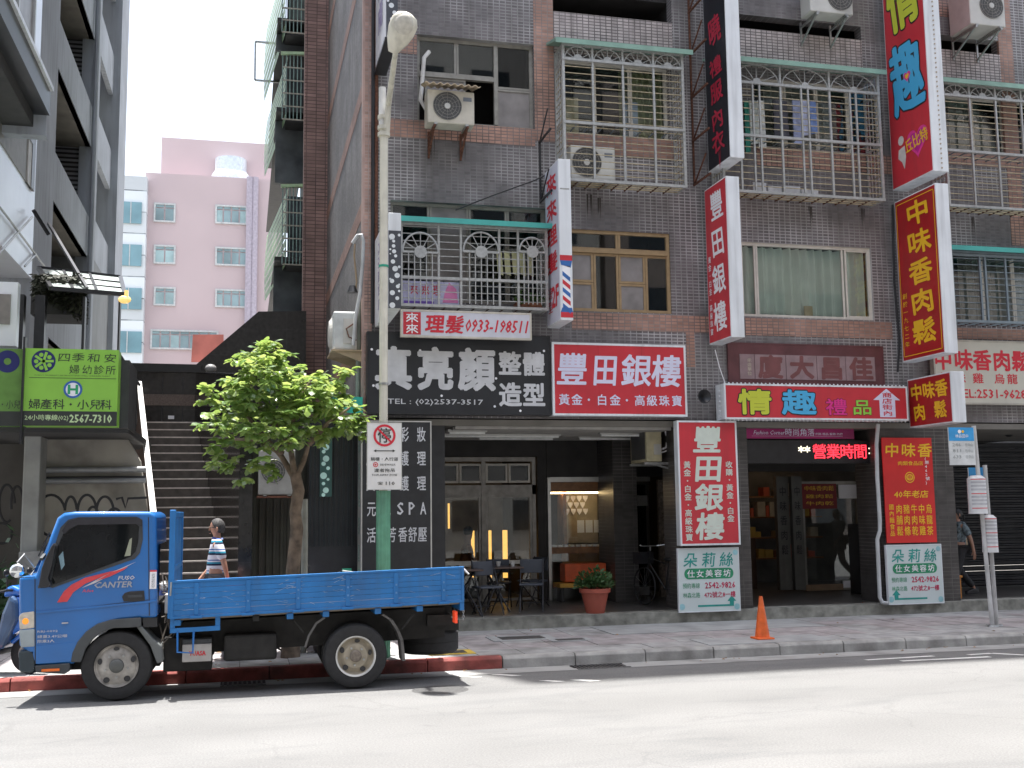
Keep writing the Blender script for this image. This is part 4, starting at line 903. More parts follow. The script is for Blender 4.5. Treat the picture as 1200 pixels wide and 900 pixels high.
# long red gift shop sign
r = rc(849, 1064, 451, 492, 16.7)
t, B = front_sign('shop_sign', 'long red lightbox with plump cartoon characters in four colours and a white arrow', 'sign', r, 16.7, .34, M_red, M_sflu, .03)
def plump(B, ch, cx, cy, w_, h_, col, mo=M_black, o1=.035, o2=.075, shear=0):
    B.t(ch, cx, cy, w_, h_, mo, o2, True, 'letter_outline', d=.003, shear=shear); B.t(ch, cx, cy, w_, h_, col, o1, True, 'letter', d=.006, shear=shear)
M_lime = mat('lime yellow print', (.55, .6, .05), .45, 0, .02); M_sky = mat('sky blue print', (.07, .42, .72), .45, 0, .02); M_mag = mat('magenta print', (.7, .03, .25), .45, 0, .02); M_grn = mat('leaf green print', (.3, .6, .07), .45, 0, .02)
plump(B, '情', .155, .49, .185, .82, M_lime); plump(B, '趣', .395, .49, .195, .82, M_sky); plump(B, '禮', .6, .36, .125, .56, M_mag, M_black, .02, .045); plump(B, '品', .745, .36, .115, .52, M_grn, M_black, .02, .045)
B.poly([(.845, .05), (.935, .05), (.935, .6), (.965, .6), (.888, .97), (.81, .6), (.845, .6)], M_lav); B.vt('商店街內', .89, .86, .08, .06, M_rtext, .02, d=.006)
# row of small bulbs along the lightbox edges
b0 = None; n = 46
for i in range(n):
    for zz in (r[2]-.012, r[3]+.012):
        x = r[0]+(r[1]-r[0])*(i+.5)/n
        if b0 is None: b0 = MB().ball((x, 16.75, zz), .018, 6).build('bulb', M_sflu, t); p0 = (x, zz)
        else: share('bulb', b0, t, (x-p0[0], 0, zz-p0[1]))
for i in range(6):
    share('bulb', b0, t, (r[0]-.01-p0[0], .12, r[2]+.06+i*.085-p0[1]))
# pillar sign
r = rc(795.5, 865.5, 493, 639, 16.84)
t, B = front_sign('shop_sign', 'upright red sign with large pale brush lettering on the pillar left of the dark entrance', 'sign', r, 16.84, .16, M_red, M_sflu, .03)
M_pt = mat('pale green white lettering', (.62, .68, .6), .5, 0, .05)
B.vt('豐田銀樓', .5, .975, .02, .52, M_pt, .03, shear=.1, fill=.98); B.vt('黃金・白金・高級珠寶', .125, .68, .02, .13, M_pt, .02, fill=.95); B.vt('收購・黃金・白金', .87, .68, .17, .13, M_pt, .02, fill=.95)
# two beauty salon signs
def salon(label, r, flip):
    t, B = front_sign('shop_sign', label, 'sign', r, 16.9, .06, mat('pale mint board', (.58, .66, .66), .45, 0, .04, 3), M_sflu, .012)
    M_tl = mat('teal print', (.02, .3, .26), .5); M_g2 = mat('green print', (.02, .25, .12), .5); M_cr = mat('crimson print', (.5, .01, .08), .5)
    for ch, cx in zip('朵莉絲', (.2, .5, .8)): B.t(ch, cx, .82, .24, .25, M_tl, .01, True, shear=.12)
    pts = []
    for c, a0 in ((.84, -90), (.16, 90)):
        for i in range(9): an = radians(a0+180*i/8); pts.append((c+.07*cos(an), .6+.085*sin(an)))
    B.poly(pts, M_g2); 
    for i, ch in enumerate('仕女美容坊'): B.t(ch, .2+.15*i, .6, .13, .13, M_wtext, .01, True, d=.006)
    B.t('預約專線', .2, .41, .28, .085, M_g2); B.t('2542-9826', .68, .41, .5, .095, M_cr, .02); B.t('林森北路', .2, .26, .28, .085, M_g2); B.t('472號之8一樓', .67, .26, .52, .095, M_cr, .015)
    s = (lambda a: a) if not flip else (lambda a: 1-a)
    B.poly([(s(a), b) for a, b in ((.3, .07), (.9, .07), (.9, .15), (.94, .15), (.865, .24), (.79, .15), (.83, .15), (.83, .1), (.3, .1))][::(-1 if flip else 1)], M_tl)
    m = MB(); B.disc(.04, .08, .05, None, mb=m); B.disc(.95, .93, .045, None, mb=m); B.disc(.95, .06, .05, None, mb=m); m.build('printed_flourish', mat('pale teal print', (.3, .55, .6), .5), t)
salon('mint beauty salon sign with its arrow to the right, below the upright red pillar sign', rc(795, 867, 642, 717, 16.9), False)
salon('mint beauty salon sign with its arrow to the left, below the gold lettered red banner', rc(1040, 1105, 638, 708, 16.9), True)
# red banner
r = rc(1036.5, 1095, 513, 636, 16.95)
M_ban = mat('glossy red banner', (.6, .02, .02), .35, 0, .1, 2)
t, B = front_sign('shop_banner', 'red upright banner with gold characters and a round emblem beside the pale downpipe', 'banner', r, 16.95, .03, M_ban, None, 0)
for ch, cx in zip('中味香', (.19, .52, .85)): B.t(ch, cx, .88, .3, .14, M_yel, .02, True, shear=.08)
B.t('肉類食品店', .55, .755, .5, .04, M_yel, .01); B.disc(.52, .62, .095, M_yel, r_in=.08); B.disc(.52, .62, .07, M_yel, squash=.8); B.t('中', .52, .62, .1, .05, M_ban, .02, True, d=.006)
B.t('40年老店', .53, .46, .68, .07, M_yel, .02, shear=.1); B.vt('(原462號)', .88, .82, .55, .09, M_wtext, .01)
for cx, s in ((.87, '烏龍茶'), (.72, '中味雞'), (.57, '牛肉乾'), (.42, '豬肉條'), (.27, '肉脯鬆')): B.vt(s, cx, .37, .06, .13, M_yel, .015)
B.vt('國內麵食品', .12, .37, .06, .1, M_yel, .01)
# beige sign at right
r = rc(1095, 1300, 399, 474.5, 16.9); r = (r[0], r[1], W(1150, 474, 16.9)[1], W(1150, 399, 16.9)[1])
t, B = front_sign('shop_sign', 'beige shop sign with red characters at the right edge, partly behind the gold lettered signs', 'sign', r, 16.9, .12, mat('beige board', (.55, .54, .46), .5, 0, .05, 3), mat('beige trim', (.42, .4, .34), .5), .03)
Wd = r[1]-r[0]-.06
def bx_(px): return (W(px, 436, 16.9)[0]-r[0]-.03)/Wd
for ch, px in zip('中味香肉鬆', (1106, 1130, 1152, 1175, 1197)): B.t(ch, bx_(px), .7, 22/205, .36, M_rtext, .03, True)
for ch, px in zip('茶味雞烏龍', (1106, 1125, 1146, 1171, 1186)): B.t(ch, bx_(px), .4, 13/205, .18, M_rtext, .015, True)
B.t('TEL:2531-9628', bx_(1160), .15, 82/205, .14, M_rtext, .02)
# magenta fascia and LED board in the entrance
r = rc(864, 1001, 500, 514, 17.3)
t, B = front_sign('fascia_sign', 'magenta fascia with small white lettering above the dark entrance', 'sign', r, 17.3, .05, mat('magenta fascia', (.3, .01, .12), .35, 0, .25, 1.2), None, 0)
B.t('時尚角落', .53, .55, .25, .62, M_lav); B.t('Fashion Corner', .27, .5, .26, .34, M_lav, shear=.3); B.t('衣飾 禮品 髮飾 內衣', .78, .4, .24, .2, M_lav); B.rect(.12, .9, .2, .215, M_lav)
r = rc(862, 1037, 516, 543, 17.35)
t, B = front_sign('led_board', 'black LED board with glowing red characters above the dark entrance', 'sign', r, 17.35, .1, M_black, M_black, .01)
M_led = mat('red LED', (.9, .02, .03), .5, emit=(1, .035, .06), es=.9); M_ledw = mat('white LED', (.9, .9, .8), .5, emit=(1, .9, .65), es=.7)
for i, ch in enumerate('營業時間'): B.t(ch, (959+16.3*i-862)/175, .52, .1, .72, M_led, .009, True)
B.t('**', (941-862)/175, .62, .08, .3, M_ledw, .02); B.t(':', (1018.5-862)/175, .55, .008, .3, M_ledw, .01)
# spa sign at the corner
r = rc(423, 506, 493, 685, 16.75)
t, B = front_sign('shop_sign', 'tall black spa sign with rows of white characters behind the lamp post', 'sign', r, 16.75, .5, M_black, M_alu, .02)
def bxx(px): return (px-423)/83
rows = ((508, ((433, '新'), (452, '娘'), (474, '彩'), (495, '妝'))), (537, ((433, '臉'), (452, '部'), (474, '護'), (495, '理'))), (567, ((433, '美'), (452, '體'), (474, '護'), (495, '理'))), (597, ((434, '元'), (452, '氣'), (469, 'S'), (483, 'P'), (497, 'A'))), (628, ((434, '活'), (446.5, '力'), (458.5, '芳'), (472, '香'), (484, '舒'), (496, '壓'))))
for y, L_ in rows:
    for px, ch in L_:
        if ch in 'SPA': B.t(ch, bxx(px), 1-(y-493)/192, .085, .075, M_gt, .02)
        else: B.t(ch, bxx(px), 1-(y-493)/192, .135, .1, M_gt, .015, True)
side = Board(t, (r[0], 17.25, r[2]+.02), (0, -1, 0), (0, 0, 1), .5, r[3]-r[2]-.04)
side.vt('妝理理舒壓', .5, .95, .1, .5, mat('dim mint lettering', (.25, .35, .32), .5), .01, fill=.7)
# ---- projecting signs
def proj(name, label, far, near, right, ytop, casing=M_sflu, face=M_red, yf=16.95, cat='sign', ztop=None):
    fx, fy = far; nx_, ny_ = near
    X = W(fx, fy, yf)[0]; yn = yf; 
    # depth of the near edge on the same X plane
    yn, z0 = S(nx_, ny_, X); x1 = W(right, ny_, yn)[0]
    z1 = ztop if ztop else S(ytop[0], ytop[1], X)[1]
    return side_sign(name, label, 'sign', X, yn, yf, z0, z1, x1-X, face, casing, .025)+((X, yn, z0, z1, x1-X),)
t, B, q = proj('projecting_sign', 'white projecting sign with red vertical lettering and a printed barber pole on its end', (641, 382), (657, 375), 672, (648, 192), face=mat('lilac white face', (.62, .63, .74), .4, 0, .03))
B.vt('來來理髮', .5, .97, .3, .8, M_rtext, .03, fill=.82, shear=-.1); B.t('2F', .68, .16, .5, .13, M_rtext, .03); B.vt('造型', .3, .24, .06, .35, M_rtext, 0)
X, yn, z0, z1, th = q
E_ = Board(t, (X, yn, z0), (1, 0, 0), (0, 0, 1), th, z1-z0)
yb = lambda y: 1-(y-192)/(375-192)
M_blu = mat('barber blue', (.04, .14, .4), .4)
E_.rect(.02, .98, yb(308), yb(302), M_red, d=.004); E_.rect(.02, .98, yb(372), yb(366), M_red, d=.004)
E_.poly([(.1, yb(313)), (.02, yb(308)), (.98, yb(308)), (.85, yb(316))], M_blu, d=.004); E_.poly([(.02, yb(366)), (.15, yb(361)), (.9, yb(361)), (.98, yb(366))], M_blu, d=.004)
E_.rect(.2, .8, yb(361), yb(314), M_wtext, d=.004)
for i in range(5): E_.poly([(.2, yb(325+i*9)), (.8, yb(332+i*9)), (.8, yb(327+i*9)), (.2, yb(320+i*9))][::-1], M_red if i % 2 else M_blu, d=.006)
MB().box(X+.03, X+th-.03, yn-.004, yn, z1-.5, z1-.48).build('vent_slot', M_gal, t)
t, B, q = proj('projecting_sign', 'red projecting sign with white brush lettering, below the black vertical sign', (831, 402), (857, 395), 873, (850, 206))
B.vt('豐田銀樓', .56, .98, .03, .62, M_wtext, .02, fill=.84, shear=-.12); B.vt('黃金・白金・高級珠寶', .14, .56, .04, .14, M_wtext, .01, fill=.9)
t, B, q = proj('projecting_sign', 'tall black projecting sign with dark red characters at the top of the photo', (830, 202), (856, 184), 872.5, None, face=mat('black face', (.014, .016, .022), .35, 0, .1), ztop=13.6)
zz = lambda y: (S(843, y, q[0])[1]-B.P.z)/B.h
M_drt = mat('faded red lettering', (.42, .02, .05), .5)
for ch, y, h_ in (('曉', 25, 38), ('禮', 70, 24), ('服', 100, 27), ('內', 133, 27), ('衣', 161, 27)): B.t(ch, .5, zz(y+4), .58, zz(y-h_/2)-zz(y+h_/2), M_drt, .025, True, shear=-.15)
B.t('(', .55, zz(186), .5, .012, M_drt, rot=pi/2)
t, B, q = proj('projecting_sign', 'tall red projecting sign with cartoon characters and a pink heart', (1046, 224), (1094, 200), 1112, None, face=M_red, ztop=13.8)
zz = lambda y, x=1065: (S(x, y, q[0])[1]-B.P.z)/B.h
plump(B, '情', .5, zz(-8), .8, zz(-45)-zz(32), M_lime, M_black, .04, .07, -.12); plump(B, '趣', .5, zz(88), .8, zz(42)-zz(134), M_sky, M_black, .04, .07, -.12)
def heart(B, cx, cy, s, m, d): 
    pts = []
    for i in range(30):
        a = 2*pi*i/30; pts.append((cx+s*16*sin(a)**3/17/B.w, cy+s*(13*cos(a)-5*cos(2*a)-2*cos(3*a)-cos(4*a))/17/B.h))
    B.poly(pts[::-1], m, 'printed_heart', d)
M_pk = mat('hot pink print', (.75, .05, .3), .45)
heart(B, .68, zz(170), .32, M_pk, .003); heart(B, .68, zz(170), .24, mat('deep pink print', (.5, .02, .25), .45), .005); heart(B, .52, zz(88), .11, M_pk, .008); heart(B, .52, zz(88), .06, M_yel, .01)
B.t('丘比特', .66, zz(169), .56, .04, M_yel, .02, d=.008, shear=-.1, rot=.1)
# small generic winged figure: plain pale shapes
m = MB(); B.disc(.27, zz(160), .085, None, mb=m); B.poly([(.2, zz(170)), (.36, zz(168)), (.38, zz(182)), (.33, zz(196)), (.27, zz(186)), (.18, zz(180))], None, mb=m); m.build('printed_figure', mat('pale print', (.6, .58, .55), .5), t)
X, yn, z0, z1, th = q; b0 = None
for i in range(60):
    z = z0+.06+i*.085
    if z > z1: break
    if b0 is None: b0 = MB().ball((X+th*.55, yn-.008, z), .017, 6).build('bulb', mat('old bulb', (.45, .38, .3), .4), t)
    else: share('bulb', b0, t, (0, 0, i*.085))
t, B, q = proj('projecting_sign', 'tall deep red projecting sign with five gold characters, second from the right', (1058, 426), (1107.5, 413.5), 1123, (1096, 214), face=M_deepred)
B.vt('中味香肉鬆', .56, .975, .06, .6, M_yel, .03, fill=.86, shear=-.12); B.vt('創於一九七二年', .13, .42, .07, .12, M_yel, .01, fill=.75)
for a in ((.025, .04, .02, .98), (.96, .975, .02, .98), (.025, .975, .02, .025), (.025, .975, .975, .98)): B.rect(*a, M_yel)
t, B, q = proj('projecting_sign', 'small square red projecting sign with gold characters in two rows', (1066, 503), (1117, 495), 1133, (1113, 435), face=M_deepred)
for ch, cx, cy in (('中', .2, .72), ('味', .5, .72), ('香', .8, .72), ('肉', .25, .28), ('鬆', .75, .28)): B.t(ch, cx, cy, .3, .38, M_yel, .03, True, shear=-.1)
def corner_sign(label, far, near, right, ytop, ztop=None, white=.19):
    t, B, q = proj('projecting_sign', label, far, near, right, ytop, face=mat('white vinyl face', (.68, .69, .74), .4, 0, .05), yf=17.0, ztop=ztop)
    X, yn, z0, z1, th = q
    B.vt('真亮顏護膚', .5, .9, .1, .5, mat('violet lettering', (.28, .24, .42), .5), .02, shear=-.2)
    E_ = Board(t, (X, yn, z0), (1, 0, 0), (0, 0, 1), th, z1-z0)
    E_.rect(.0, 1, .0, 1-white, mat('slate dotted panel', (.06, .065, .08), .4), d=.004)
    rr = random.Random(int(near[1])); mb = MB(); y = .03
    while y < .97-white:
        a = rr.uniform(.1, .24)*th; E_.disc(rr.uniform(.25, .75), y, a, None, mb=mb, n=14, d=.007); 
        if rr.random() < .5: E_.disc(rr.choice((.15, .85)), y+.02, a*.5, None, mb=mb, n=12, d=.007)
        y += a*2.1/(z1-z0)+.012
    mb.build('printed_dots', mat('white dots', (.7, .73, .76), .5), t)
    if ztop: box('soffit', M_black, X-.02, X+th+.0, yn-.0, 17.0, z0-.05, z0-.002, t)
corner_sign('white projecting sign with violet lettering and a dotted end, beside the lamp post', (439, 385), (455, 361), 470, (455, 249))
corner_sign('upper projecting sign with white face and dotted end behind the street lamp head', (440, 80), (452.5, 43), 466, None, ztop=12.5, white=.02)
# ================================================================== BLUE TRUCK
YT = 12.40; YF2 = 14.02
def T(x, y, Y=YT): return W(x, y, Y)
def TP(pts, Y=YT): return [T(x, y, Y) for x, y in pts]
M_blue = mat('truck blue paint', (.009, .135, .42), .3, 0, .06, 2, coat=.45, dirt=.12)
M_bblue = mat('bed blue paint', (.014, .155, .42), .45, 0, .12, 3, streak=.22)
M_rub = mat('tyre rubber', (.022, .022, .023), .8, 0, .15, 20, bump=.2)
M_pl = mat('grey black plastic', (.045, .05, .055), .6, 0, .15, 8)
M_chs = mat('grimy chassis', (.02, .019, .018), .7, .2, .3, 10)
M_tglass = glass('truck side glass', (.10, .12, .12), rough=.01)
tk = thing('parked_truck', 'blue light flatbed truck with low drop sides parked at the kerb', 'truck', (0.2, 13.2, 0))
prof = TP([(22, 676), (41, 675), (67, 607), (75, 601), (88, 599.5), (176, 599.5), (183, 603), (184.5, 724), (166, 724), (140, 727), (119, 735), (103, 748), (93, 763), (88, 778), (42, 780), (30, 762), (22, 758)])
cabn = MB().prism(prof, 'Y', YT, YF2).build('cab', M_blue, tk, .05, smooth=True, seg=3)
cabn.modifiers['bevel'].angle_limit = radians(50)
cabn.modifiers['bevel'].width = .035
def side(pts, name, m, dy=.006, th=.008, parent=tk, bevel=0): 
    return MB().prism(TP(pts), 'Y', YT-dy, YT-dy+th).build(name, m, parent, bevel)
# window
side([(58, 688), (47, 688), (64, 640), (71, 618), (80, 609), (92, 606), (160, 605.5), (167, 609), (167.5, 632), (164, 648), (158, 655), (100, 675), (62, 689)], 'window_surround', M_pl, .006, .008)
side([(62, 685), (61, 680), (68, 640), (76, 622), (86, 615), (158, 613), (163, 617), (162, 635), (159, 646), (154, 652), (100, 672), (66, 684)], 'window_glass', mat('dark truck glass', (.008, .01, .011), .04, 0, .3, 3, spec=.35), .010, .006)
side([(73, 622), (80, 611), (92, 607), (163, 606.5), (167, 610), (166.5, 617), (160, 614), (92, 615), (82, 620), (76, 626)], 'wind_deflector', mat('smoked visor', (.03, .03, .035), .15), .03, .024)
# pillar shapes seen through the glass
side([(146, 652), (152, 632), (155, 630), (153, 651)], 'seat_belt', mat('beige reflection trim', (.28, .3, .22), .6), .0115, .002)
side([(69, 652), (74, 646), (76, 662), (72, 668)], 'vent_wing', mat('pale inner trim', (.2, .32, .38), .5), .0115, .002)
# crease, door lines
ln = MB()
def line(a, b, w_=.008, dy=.004, m_=None):
    (x0, z0), (x1, z1) = T(*a), T(*b); (m_ or ln).bar((x0, YT-dy*.3, z0), (x1, YT-dy*.3, z1), w_)
line((174, 606), (175, 722)); line((41, 678), (41.5, 778)); line((22, 677), (41, 676)); line((42, 718), (174, 703), .006)
ln.build('door_gap', M_black, tk)
cr_ = MB().prism(TP([(42, 716.5), (174, 704), (184, 702), (184, 704.5), (174, 706.5), (42, 719.5)]), 'Y', YT-.012, YT+.01).build('door_crease', M_blue, tk, .004)
MB().prism(TP([(42, 757), (88, 752), (92, 757), (88, 775), (42, 778)]), 'Y', YT-.006, YT+.0).build('sill_panel', M_blue, tk, .003)
# decals
M_dr = mat('red decal', (.65, .06, .07), .35); M_dw = mat('silver decal', (.5, .5, .53), .35); M_dg = mat('grey decal', (.3, .32, .36), .35)
TB = Board(tk, (T(20, 790)[0], YT, T(100, 790)[1]), (1, 0, 0), (0, 0, 1), 1, 1)
def tb(x, y): a, b = T(x, y); return (a-TB.P.x, b-TB.P.z)
TB.poly([tb(*p) for p in ((67, 706), (79, 705), (86, 694), (100, 684), (122, 675), (150, 665), (124, 671), (100, 677), (84, 685), (75, 693))], M_dr, 'decal_stripe', .008)
TB.poly([tb(*p) for p in ((96, 689), (112, 683), (133, 672), (160, 658), (130, 671), (112, 680))], M_dw, 'decal_stripe', .009)
TB.poly([tb(*p) for p in ((112, 681), (128, 676), (145, 668), (150, 664), (130, 671))], M_dr, 'decal_stripe', .0095)
def tt(s, x0, x1, y0, y1, m, off=.01, shear=0, dy=.01): 
    a, b = tb((x0+x1)/2, (y0+y1)/2); a0, b0 = tb(x0, y1); a1, b1 = tb(x1, y0); TB.t(s, a, b, a1-a0, abs(b1-b0), m, off, d=dy, shear=shear)
tt('CANTER', 111, 156, 681, 689, M_dg, .03, .25, .014); tt('FUSO', 139, 158, 674.5, 679.5, M_dw, .03, .25, .014); tt('Adee', 97, 110, 690, 694, M_dr, .01, .2, .014)
tt('RBJ-0092', 44, 68, 738, 742, M_dw); tt('總重3.49公噸', 44, 79, 743, 748, M_dw); tt('限乘3人', 44, 64, 749, 753.5, M_dw)
box('sticker', M_wtext, *[T(x, 680)[0] for x in (175.5, 183.5)], YT-.008, YT-.004, T(180, 690)[1], T(180, 669)[1], tk); box('sticker_band', M_dr, *[T(x, 680)[0] for x in (175.5, 183.5)], YT-.0095, YT-.008, T(180, 670)[1], T(180, 668)[1], tk)
TB.t('高壓危險', *tb(179.6, 680), .03, .16, mat('grey print', (.3, .3, .32), .5), 0, d=.01)
# door handle
hd = side([(143, 699), (146, 695), (152, 693), (169, 692), (170, 704), (145, 705)], 'door_handle', M_black, .012, .014, bevel=.006)
box('grip', M_pl, T(150, 697)[0], T(167, 697)[0], YT-.022, YT-.012, T(158, 700)[1], T(158, 697)[1], hd)
# mirror: black plastic panel with head and arm
mr = MB().prism(TP([(46, 688), (50, 665), (55, 652), (61, 640), (64, 636), (66, 640), (62, 662), (57, 678), (61, 684), (58, 688)], YT-.1), 'Y', YT-.16, YT-.02).build('side_mirror', M_black, tk, .012)
m = MB().bar((T(50, 660)[0], YT-.1, T(50, 655)[1]), (T(52, 655)[0], YT+.02, T(50, 650)[1]), .03).bar((T(48, 688)[0], YT-.1, T(48, 687)[1]), (T(55, 688)[0], YT+.02, T(48, 687)[1]), .03); m.build('mirror_arm', M_pl, mr)
# round front mirror
fm = MB().ball((T(19, 668, 12.5)[0], 12.55, T(19, 669, 12.5)[1]), .075, 16, (1, .45, 1)).build('front_mirror', mat('mirror chrome', (.75, .78, .8), .08, 1, 0), tk, smooth=True)
MB().tube([(T(19, 660, 12.5)[0], 12.55, T(19, 660)[1]), (T(24, 648)[0], 12.6, T(24, 650)[1]), (T(36, 640)[0], 12.75, T(36, 668)[1]), (T(30, 672)[0], 12.7, T(30, 676)[1])], .009, 6).build('arm', M_alu, fm)
# windscreen (front face) and wiper
(xa, za), (xb, zb) = T(38, 674), T(66, 609)
wsx = MB().add([(xa-.012, YT+.1, za+.02), (xa-.012, YF2-.1, za+.02), (xb-.012, YF2-.16, zb-.03), (xb-.012, YT+.16, zb-.03)], [(0, 1, 2, 3)]).build('windscreen', M_tglass, tk)
MB().bar((xa-.03, YT+.15, za+.04), (xa+.02, 13.0, za+.14), .012).bar((T(47, 650)[0]-.02, YT+.03, T(47, 652)[1]), (T(60, 622)[0]-.02, YT+.03, T(60, 624)[1]), .014).build('wiper', M_black, tk)
# lamp cluster, corner panel, bumper
ll = MB().prism(TP([(22, 722), (26, 718), (40.5, 716), (40.5, 736), (23, 738)], YT), 'Y', YT-.01, YT+.25).build('headlight', mat('frosted lamp lens', (.55, .5, .42), .15, 0, .15, 20, coat=.5), tk, .015)
MB().ball((T(30, 728)[0], YT-.008, T(30, 728)[1]), .035, 10, (1, .3, 1)).build('indicator', mat('amber lens', (.8, .25, .02), .2, emit=(1, .35, .05), es=.25), ll)
MB().prism(TP([(22, 738), (41, 736.5), (41, 758), (24, 759)]), 'Y', YT-.005, YT+.3).build('corner_panel', mat('grey trim panel', (.33, .38, .4), .45), tk, .015)
MB().prism(TP([(21.5, 763), (41, 761), (41, 786), (37, 789), (22, 787)]), 'Y', YT+.0, YF2).build('bumper', mat('dark slate bumper', (.03, .045, .055), .5), tk, .025)
MB().prism(TP([(41, 780), (82, 777), (82, 786), (76, 790), (42, 788)]), 'Y', YT-.012, YT+.3).build('step_sill', M_pl, tk, .01)
side([(49, 784), (70, 783), (70, 786), (49, 787)], 'side_marker', mat('orange reflector', (.8, .16, .02), .25), .02, .01)
side([(72.5, 729.5), (80, 729), (80, 730.5), (72.5, 731)], 'side_repeater', M_dw, .016, .014)
# wheel arch flare
cx, cy = 137, 784
arc = [(83, 776), (85, 765), (91, 752), (101, 740), (114, 731), (130, 726), (148, 724.5), (165.5, 723.5)]; inn = [(165.5, 734.5), (150, 735.5), (133, 736), (119, 741), (108, 750), (100, 761), (95, 776)]
MB().prism(TP(arc+inn), 'Y', YT-.018, YT+.12).build('wheel_arch', mat('charcoal arch', (.06, .066, .07), .6, dirt=.2), tk, .01)
MB().prism(TP([(160, 735), (166, 734), (180, 750), (189, 757), (191, 776), (184, 778), (176, 757)]), 'Y', YT+.01, YT+.4).build('mudguard', mat('grey mudguard', (.13, .14, .14), .65, dirt=.3), tk, .012)
MB().prism(TP([(166.5, 724.5), (184, 724), (184, 735), (168, 735.5)]), 'Y', YT+.03, YT+.5).build('step_recess', M_black, tk)
# cab rear wall details
xr = T(184.5, 660)[0]
MB().prism([(12.6, .95), (13.85, .95), (13.85, 1.62), (12.6, 1.62)], 'X', xr-.002, xr+.012).build('rear_window', mat('dark truck glass', (.012, .015, .016)), tk, .02)
# underbody, mounting bits behind the cab
box('engine_bay', M_chs, T(120, 740)[0], T(200, 740)[0], YT+.45, YF2-.2, .32, .98, tk, .02)
box('front_axle_beam', M_chs, T(50, 780)[0], T(185, 780)[0], YT+.3, YF2-.2, .3, .42, tk)
m = MB(); rr = random.Random(5)
for i in range(16):
    a = Vector((T(186, 740)[0]+rr.uniform(0, .12), YT+.12+rr.uniform(0, .3), rr.uniform(.4, 1.1))); m.tube([a, a+Vector((rr.uniform(-.05, .08), 0, rr.uniform(-.05, .15))), a+Vector((rr.uniform(-.05, .1), .05, rr.uniform(.1, .3)))], .008, 5)
m.build('hoses', mat('dusty hoses', (.16, .14, .12), .7, dirt=.3), tk)
box('air_cleaner', mat('pale canister', (.5, .48, .45), .5, dirt=.3), T(192, 715)[0], T(197, 715)[0], YT+.1, YT+.3, T(195, 720)[1], T(195, 697)[1], tk, .01)
for yy in (12.95, 13.5): box('frame_rail', M_chs, T(120, 740)[0], 2.42, yy-.04, yy+.04, .62, .8, tk)
box('gearbox', M_chs, T(165, 760)[0], T(250, 760)[0], 13.0, 13.5, .35, .62, tk, .03); box('fuel_tank', M_chs, T(262, 760)[0], T(325, 760)[0], YT+.12, 13.0, T(290, 776)[1], T(290, 745)[1], tk, .03)
box('tool_box', M_chs, T(190, 760)[0], T(248, 760)[0], YT+.22, 13.0, T(210, 790)[1], T(210, 750)[1], tk, .01)
bt = box('battery_box', mat('dusty pale battery', (.42, .4, .38), .6, dirt=.35), T(213, 765)[0], T(247.5, 765)[0], YT+.1, YT+.4, T(230, 777)[1], T(230, 756)[1], tk, .008)
box('battery_lid', M_pl, T(213, 765)[0], T(247.5, 765)[0], YT+.1, YT+.4, T(230, 755.5)[1], T(230, 750)[1], tk, .008)
BB = Board(tk, (T(213, 765)[0], YT+.1, T(230, 777)[1]), (1, 0, 0), (0, 0, 1), T(247.5, 765)[0]-T(213, 765)[0], T(230, 756)[1]-T(230, 777)[1]); BB.t('YUASA', .52, .48, .56, .26, M_rtext, .04)
